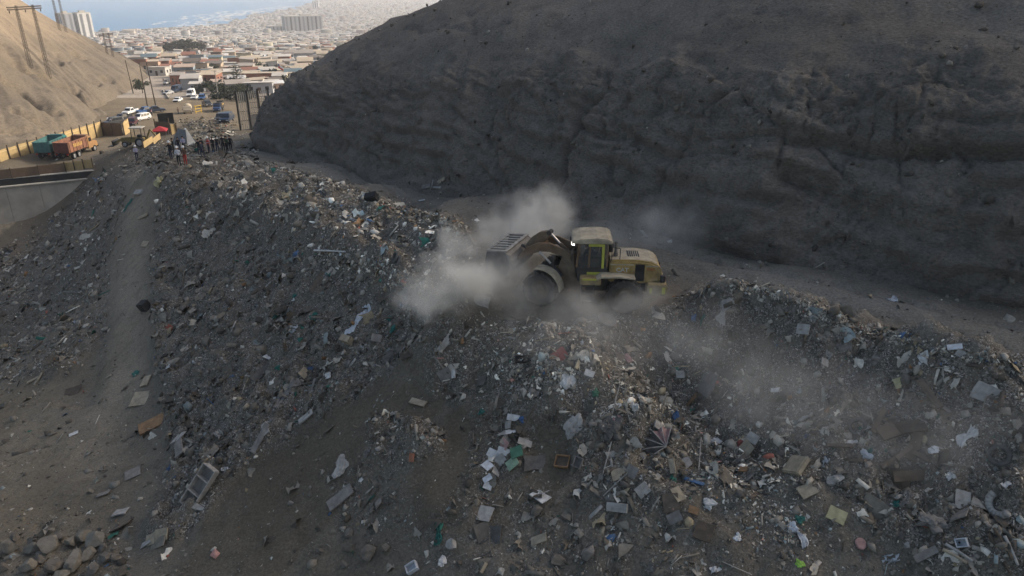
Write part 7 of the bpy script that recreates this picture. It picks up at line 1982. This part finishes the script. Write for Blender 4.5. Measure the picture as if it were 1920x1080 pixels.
for i, (uu, vv, L_, W_, dg, c) in enumerate([(1690,806,90,20,5,'brown'),(1665,812,34,22,0,'brown'),(1715,835,64,14,75,'brown'),(1700,845,60,6,40,'rust'),(1725,855,60,6,150,'rust'),(1712,892,84,14,4,'brown'),(1690,905,52,22,95,'brown'),(1668,865,44,6,35,'rust'),(1645,790,60,7,88,'brown'),(1600,868,56,6,8,'rust'),(1575,838,50,5,175,'rust'),(1745,740,70,9,128,'rust'),(1760,760,60,5,135,'grey')]):
    plank(uu, vv, L_, W_, dg, c, ["long dark beam topmost in the timber tangle", "short dark board at the left of the timber tangle", "dark upright board in the timber tangle", "thin lath crossing the tangle to the right", "thin lath crossing the tangle to the left", "wide dark beam at the bottom of the timber tangle", "broad dark board hanging from the bottom beam", "short lath below the timber tangle's middle", "upright dark batten left of the timber tangle", "thin horizontal lath left of the timber tangle", "upper thin lath left of the timber tangle", "brown plank sloping down from the right crest", "thin grey lath beside the sloping brown plank"][i], tilt=0.12, th=0.08, name="timber", cat="timber")
panel(1848, 738, 44, 26, 155, 'pale', "pale double sheet sticking out below the right crest", name="sheet", cat="sheet", tilt=0.5)
panel(1686, 718, 18, 14, 20, 'yellow', "small yellow scrap on the right-hand heap", name="scrap", cat="scrap", tilt=0.4)
panel(1505, 787, 22, 16, 130, 'pale', "pale tilted tile above the thick cushion", name="tile", cat="tile", tilt=0.4)
panel(1455, 733, 8, 12, 90, 'white', "tiny white block in the thin dust on the right", name="block", th=0.08, cat="block")
panel(1544, 680, 14, 16, 80, 'pale', "pale square of carton high on the right-hand heap", name="carton_flap", cat="carton", tilt=0.5)
panel(1507, 618, 20, 18, 80, 'pale', "pale box side just under the right crest", name="carton_flap", cat="carton", tilt=0.5)
bag(1585, 650, 30, 'grey', "grey draped sheet under the right crest", name="sheet", cat="sheet", flat=0.3)
bag(1640, 675, 24, 'grey', "rounded grey sack on the face of the right-hand heap", name="sack", cat="sack", flat=0.6)
bag(1865, 703, 24, 'stone', "rounded sack near the right edge below the crest", name="sack", cat="sack", flat=0.6)
bag(1565, 900, 30, 'pale', "pale crumpled bag at the foot of the right-hand heap")
bag(1810, 823, 30, 'white', "torn white bag left of the large bare tyre", flat=0.35, deg=50, stretch=1.5)
bag(1750, 845, 22, 'bluewhite', "small bluish white bag right of the timber tangle")
bag(1625, 855, 26, 'bluewhite', "white and teal bag left of the timber tangle")
bag(1632, 846, 16, 'teal', "teal scrap on the white bag left of the timber tangle")
bag(1680, 945, 18, 'teal', "teal netting ball above the brown sheet")
bag(1500, 975, 22, 'teal', "teal netting scrap on the pale fragments")
bag(1745, 980, 56, 'grey', "big grey rag heap low on the right", name="rag_clump", cat="rags", flat=0.5)
bag(1700, 940, 30, 'grey', "grey cloth over the dark hole on the right", name="cloth", cat="cloth", flat=0.3)
bag(1358, 585, 34, 'pale', "long pale cloth hanging from the crest of the right-hand heap", name="cloth", cat="cloth", flat=0.25, deg=58, stretch=1.6)
bag(1316, 603, 14, 'teal', "small green bottle-like scrap under the hanging pale cloth", deg=70, stretch=1.6)
bag(1497, 1005, 34, 'bluewhite', "white and blue clump in the pale fragments", flat=0.35, deg=120, stretch=1.4)
for i, (u0, v0, u1, v1, c) in enumerate([(1770,1030,1820,1062,'pale'),(1765,1040,1810,1066,'tan'),(1860,1000,1895,1060,'brown'),(1880,1015,1905,1070,'pale'),(1850,1010,1890,1085,'brown')]):
    stick(u0, v0, u1, v1, c, ["upper pale lath in the bottom right corner", "lower tan lath in the bottom right corner", "left dark timber in the bottom right corner", "pale edge timber in the bottom right corner", "lowest dark timber in the bottom right corner"][i], 0.05, 0.2, 0.2, "timber", "timber")
plank(1735, 1040, 46, 10, 28, 'grey', "grey board end pointing at the bottom right laths")
crate(1805, 1018, 20, 5, 'bluewhite', "small pale blue tub near the bottom right", "tub", 0.7, "tub")
# haul road and cliff foot
bag(1673, 564, 22, 'bluewhite', "pale scrap of sheeting alone on the haul road", name="sheet", cat="sheet", flat=0.2)
panel(1790, 652, 26, 8, 10, 'bluewhite', "white folded sheet lying on the right crest", name="sheet", cat="sheet", tilt=0.2)
panel(1803, 664, 14, 16, 60, 'pale', "pale triangular plate standing on the right crest", name="plate", cat="plate", tilt=0.7)
plank(1207, 442, 26, 4, 145, 'pale', "pale plank behind the loader's exhaust on the haul road")
bag(1257, 453, 12, 'white', "white bag on the haul road behind the loader")
panel(791, 377, 12, 3, 5, 'bluewhite', "white strip on the far haul road", name="strip", cat="strip")
for i, (uu, vv, L_, W_, dg) in enumerate([(828, 340, 30, 5, 35), (812, 347, 22, 6, 120), (800, 350, 20, 6, 15), (820, 352, 26, 3, 5)]):
    plank(uu, vv, L_, W_, dg, ['tan', 'pale', 'grey', 'pale'][i], ["tan plank propped up in the heap at the cliff foot", "pale board crossing the plank at the cliff foot", "grey board leftmost in the heap at the cliff foot", "pale lath lowest in the heap at the cliff foot"][i], tilt=0.3)

# ------------------------------------------------------------------ medium loose pieces, one object each (alike ones share a mesh)
def mesh_from(t, nm):
    v, f = t; return np_mesh(nm, v, tris=f)
KINDS = {"board_fragment": ([mesh_from(TEMPL[0][i], "board_fragment") for i in range(6)], ['grey', 'pale', 'dgrey', 'tan', 'grey', 'pale']),
         "loose_plank": ([mesh_from(TEMPL[1][i], "loose_plank") for i in range(4)], ['grey', 'rust', 'dgrey', 'pale']),
         "crumpled_sheet": ([mesh_from(t_sheet(6), "crumpled_sheet") for i in range(5)], ['pale', 'grey', 'white', 'bluewhite', 'grey']),
         "rubble_chunk": ([mesh_from(TEMPL[2][i], "rubble_chunk") for i in range(5)], ['stone', 'grey', 'stone', 'sandstone', 'dgrey'])}
for ms_, cs_ in KINDS.values():
    for m, c in zip(ms_, cs_): m.materials.append(pm(c))
CN = {'grey': 'grey', 'pale': 'pale', 'dgrey': 'dark grey', 'tan': 'tan', 'rust': 'brown', 'white': 'white', 'bluewhite': 'bluish white', 'stone': 'stone grey', 'sandstone': 'sandy'}
def region(u, v):
    if u < 290: return "on the left pit slope"
    if in_poly(np.array(u), np.array(v), POLY_A): return "on the long left heap"
    if u > 1240 and v < 800: return "on the right-hand heap"
    if u > 1240: return "in the right foreground"
    if v < 800: return "in the slide below the loader"
    return "in the middle foreground"
def detail(u, v):
    L_ = [("the white pipe", 620, 478), ("the stacked tyres", 745, 488), ("the brown beam", 600, 532), ("the whitish twisted cloth", 672, 600), ("the black box on the ramp", 275, 579), ("the orange-brown beam", 287, 797), ("the shelf unit", 380, 912), ("the wooden drawer", 1055, 868), ("the broken parasol", 1252, 845), ("the thick tan cushion", 1498, 878),
          ("the large bare tyre", 1873, 857), ("the sunken tyre", 1608, 802), ("the timber tangle", 1700, 850), ("the broken grey slab", 1327, 718), ("the round table top", 1137, 602), ("the red plastic sheet", 1050, 667), ("the yellow foam square", 1568, 966), ("the big rag heap", 1745, 980), ("the boulder pile", 110, 1040), ("the black box on the crest", 700, 374), ("the hanging pale cloth", 1358, 585), ("the teal netting", 590, 596), ("the open grey box", 17, 479), ("the twin slats", 70, 712), ("the grey-blue torn sheet", 535, 742), ("the large round boulder", 690, 1036), ("the people", 380, 300)]
    return min(L_, key=lambda q: (q[1] - u) ** 2 + (q[2] - v) ** 2)[0]
idx = dr_.permutation(N)
cnt = 0
for i in idx:
    if cnt >= 260: break
    if qd[i] > 62 or not (5 < qu[i] < 1915 and 300 < qv[i] < 1075): continue
    if 780 < qu[i] < 1250 and 420 < qv[i] < 600: continue
    if den[keepm][i] < 0.3: continue
    nm = pr.choices(list(KINDS), (4, 2.5, 2.5, 2))[0]
    ms_, cs_ = KINDS[nm]; j = pr.randrange(len(ms_))
    s = pr.uniform(0.26, 0.5) * (1.6 if nm == "loose_plank" else 1.0)
    loc, rot, k = place(float(qu[i]), float(qv[i]), pr.choice([35, 45, 60, 150, 10, 80]), 0.3, 0.03)
    o = link(nm, ms_[j], None); o.location = loc; o.rotation_euler = rot; o.scale = (s, s, s)
    tag(o, f"{CN[cs_[j]]} {nm.replace('_', ' ')} among the litter nearest {detail(qu[i], qv[i])}", nm.replace('_', ' '), f"{nm.replace('_', ' ')}s nearest {detail(qu[i], qv[i])}")
    cnt += 1

# ================================================================== DUST thrown up by the loader
BLOBS = [  # pixel, pixel, distance along the view (m), half sizes in metres (across, deep, up), weight
 (830, 535, 30.0, 1.7, 1.5, 1.25, 1.0), (885, 530, 30.3, 1.5, 1.3, 1.1, 0.75), (955, 520, 31.2, 1.7, 1.3, 1.2, 0.62), (870, 470, 33.0, 1.3, 1.5, 1.1, 0.55), (930, 445, 34.5, 1.6, 1.6, 1.2, 0.7),
 (1000, 430, 35.0, 1.6, 1.6, 1.3, 0.75), (1035, 395, 36.0, 1.2, 1.4, 1.7, 0.6), (975, 395, 37.0, 1.2, 1.5, 1.2, 0.35), (1000, 575, 29.3, 1.8, 0.9, 0.85, 0.30), (1090, 572, 28.4, 1.9, 0.9, 1.0, 0.34), (1175, 570, 28.4, 1.8, 0.9, 1.0, 0.30), (790, 560, 30.0, 1.2, 1.2, 0.9, 0.6),
 (1270, 430, 38.0, 2.6, 2.2, 1.7, 0.17), (1380, 380, 38.0, 2.6, 2.0, 1.8, 0.10), (1180, 430, 38.0, 2.4, 2.0, 1.3, 0.12),
 (1120, 640, 26.5, 3.4, 1.6, 1.2, 0.16), (1330, 640, 25.5, 3.0, 1.6, 1.3, 0.12), (1480, 740, 23.5, 3.2, 2.0, 1.5, 0.12), (1700, 800, 21.5, 3.4, 2.0, 1.6, 0.08)]
dm = bpy.data.materials.new("airborne_dust"); dm.use_nodes = True
nt = dm.node_tree
for n in list(nt.nodes): nt.nodes.remove(n)
pv = nt.nodes.new("ShaderNodeVolumePrincipled"); pv.inputs["Color"].default_value = (0.94, 0.915, 0.85, 1); pv.inputs["Anisotropy"].default_value = 0.1
pv.inputs["Density"].default_value = 1.0; pv.inputs["Density Attribute"].default_value = "density"
mo = nt.nodes.new("ShaderNodeOutputMaterial"); nt.links.new(pv.outputs[0], mo.inputs["Volume"])
mn, mx_ = Vector((1e9,) * 3), Vector((-1e9,) * 3)
ng = bpy.data.node_groups.new("dust_density", 'GeometryNodeTree')
ng.interface.new_socket("Geometry", in_out='INPUT', socket_type='NodeSocketGeometry')
ng.interface.new_socket("Geometry", in_out='OUTPUT', socket_type='NodeSocketGeometry')
def nd(t, op=None):
    n = ng.nodes.new(t)
    if op: n.operation = op
    return n
pos = nd("GeometryNodeInputPosition")
def tex(vec, scale, detail, rough):
    n = nd("ShaderNodeTexNoise"); n.inputs["Scale"].default_value = scale; n.inputs["Detail"].default_value = detail; n.inputs["Roughness"].default_value = rough
    ng.links.new(vec, n.inputs["Vector"]); return n
def warp(vec, scale, amount):
    w = tex(vec, scale, 3, 0.55)
    sb = nd("ShaderNodeVectorMath", 'SUBTRACT'); sb.inputs[1].default_value = (0.5, 0.5, 0.5); ng.links.new(w.outputs["Color"], sb.inputs[0])
    sc = nd("ShaderNodeVectorMath", 'SCALE'); sc.inputs["Scale"].default_value = amount; ng.links.new(sb.outputs[0], sc.inputs[0])
    ad = nd("ShaderNodeVectorMath", 'ADD'); ng.links.new(vec, ad.inputs[0]); ng.links.new(sc.outputs[0], ad.inputs[1]); return ad.outputs[0]
P1 = warp(pos.outputs[0], 0.5, 2.8)
P2 = warp(P1, 1.5, 0.9)
total = None
for (uu, vv, t, rx, ry, rz, w) in BLOBS:
    d = Vector(ray(uu, vv)); c = Vector((0, 0, CAMZ)) + d * t
    for i, r in enumerate((rx, ry, rz)): mn[i] = min(mn[i], c[i] - r * 1.8); mx_[i] = max(mx_[i], c[i] + r * 1.8)
    s1 = nd("ShaderNodeVectorMath", 'SUBTRACT'); s1.inputs[1].default_value = c; ng.links.new(P2, s1.inputs[0])
    s2 = nd("ShaderNodeVectorMath", 'DIVIDE'); s2.inputs[1].default_value = (rx, ry, rz); ng.links.new(s1.outputs[0], s2.inputs[0])
    ln_ = nd("ShaderNodeVectorMath", 'LENGTH'); ng.links.new(s2.outputs[0], ln_.inputs[0])
    mr = nd("ShaderNodeMapRange"); mr.interpolation_type = 'SMOOTHSTEP'
    mr.inputs["From Min"].default_value = 1.2; mr.inputs["From Max"].default_value = 0.15; mr.inputs["To Min"].default_value = 0; mr.inputs["To Max"].default_value = w
    ng.links.new(ln_.outputs["Value"], mr.inputs["Value"])
    if total is None: total = mr.outputs["Result"]
    else:
        a = nd("ShaderNodeMath", 'ADD'); ng.links.new(total, a.inputs[0]); ng.links.new(mr.outputs["Result"], a.inputs[1]); total = a.outputs[0]
n1 = tex(P2, 0.75, 6, 0.62)
m1 = nd("ShaderNodeMapRange"); m1.inputs["From Min"].default_value = 0.40; m1.inputs["From Max"].default_value = 0.64; m1.inputs["To Min"].default_value = 0.16; m1.inputs["To Max"].default_value = 1.6
ng.links.new(n1.outputs["Fac"], m1.inputs["Value"])
pm_ = nd("ShaderNodeMath", 'MULTIPLY'); ng.links.new(total, pm_.inputs[0]); ng.links.new(m1.outputs["Result"], pm_.inputs[1])
dd_ = nd("ShaderNodeMath", 'MULTIPLY'); dd_.inputs[1].default_value = 1.2; ng.links.new(pm_.outputs[0], dd_.inputs[0])
vc = nd("GeometryNodeVolumeCube")
ng.links.new(dd_.outputs[0], vc.inputs["Density"])
vc.inputs["Min"].default_value = mn; vc.inputs["Max"].default_value = mx_
for ax, i in zip("XYZ", range(3)): vc.inputs["Resolution " + ax].default_value = max(24, int((mx_[i] - mn[i]) / 0.16))
sm_ = nd("GeometryNodeSetMaterial"); sm_.inputs["Material"].default_value = dm
ng.links.new(vc.outputs[0], sm_.inputs[0])
go = nd("NodeGroupOutput"); ng.links.new(sm_.outputs[0], go.inputs[0])
du_ = MB().box((mn + mx_) / 2, mx_ - mn).build("dust_cloud", dm)
md = du_.modifiers.new("dust_density", 'NODES'); md.node_group = ng
tag(du_, "pale dust cloud billowing round the wheel loader's bucket", "dust", kind="stuff")

# ================================================================== HAZE
hm = bpy.data.materials.new("pale_haze"); hm.use_nodes = True
nt = hm.node_tree
for n in list(nt.nodes): nt.nodes.remove(n)
pv = nt.nodes.new("ShaderNodeVolumePrincipled"); pv.inputs["Color"].default_value = (0.93, 0.95, 0.98, 1)
pv.inputs["Density"].default_value = 0.0002; pv.inputs["Anisotropy"].default_value = 0.2
mo = nt.nodes.new("ShaderNodeOutputMaterial"); nt.links.new(pv.outputs[0], mo.inputs["Volume"])
hz = MB().box((0, 12500, -25), (44500, 27500, 172)).build("haze", hm)
tag(hz, "pale sea haze filling the air over the town", "haze", kind="stuff")
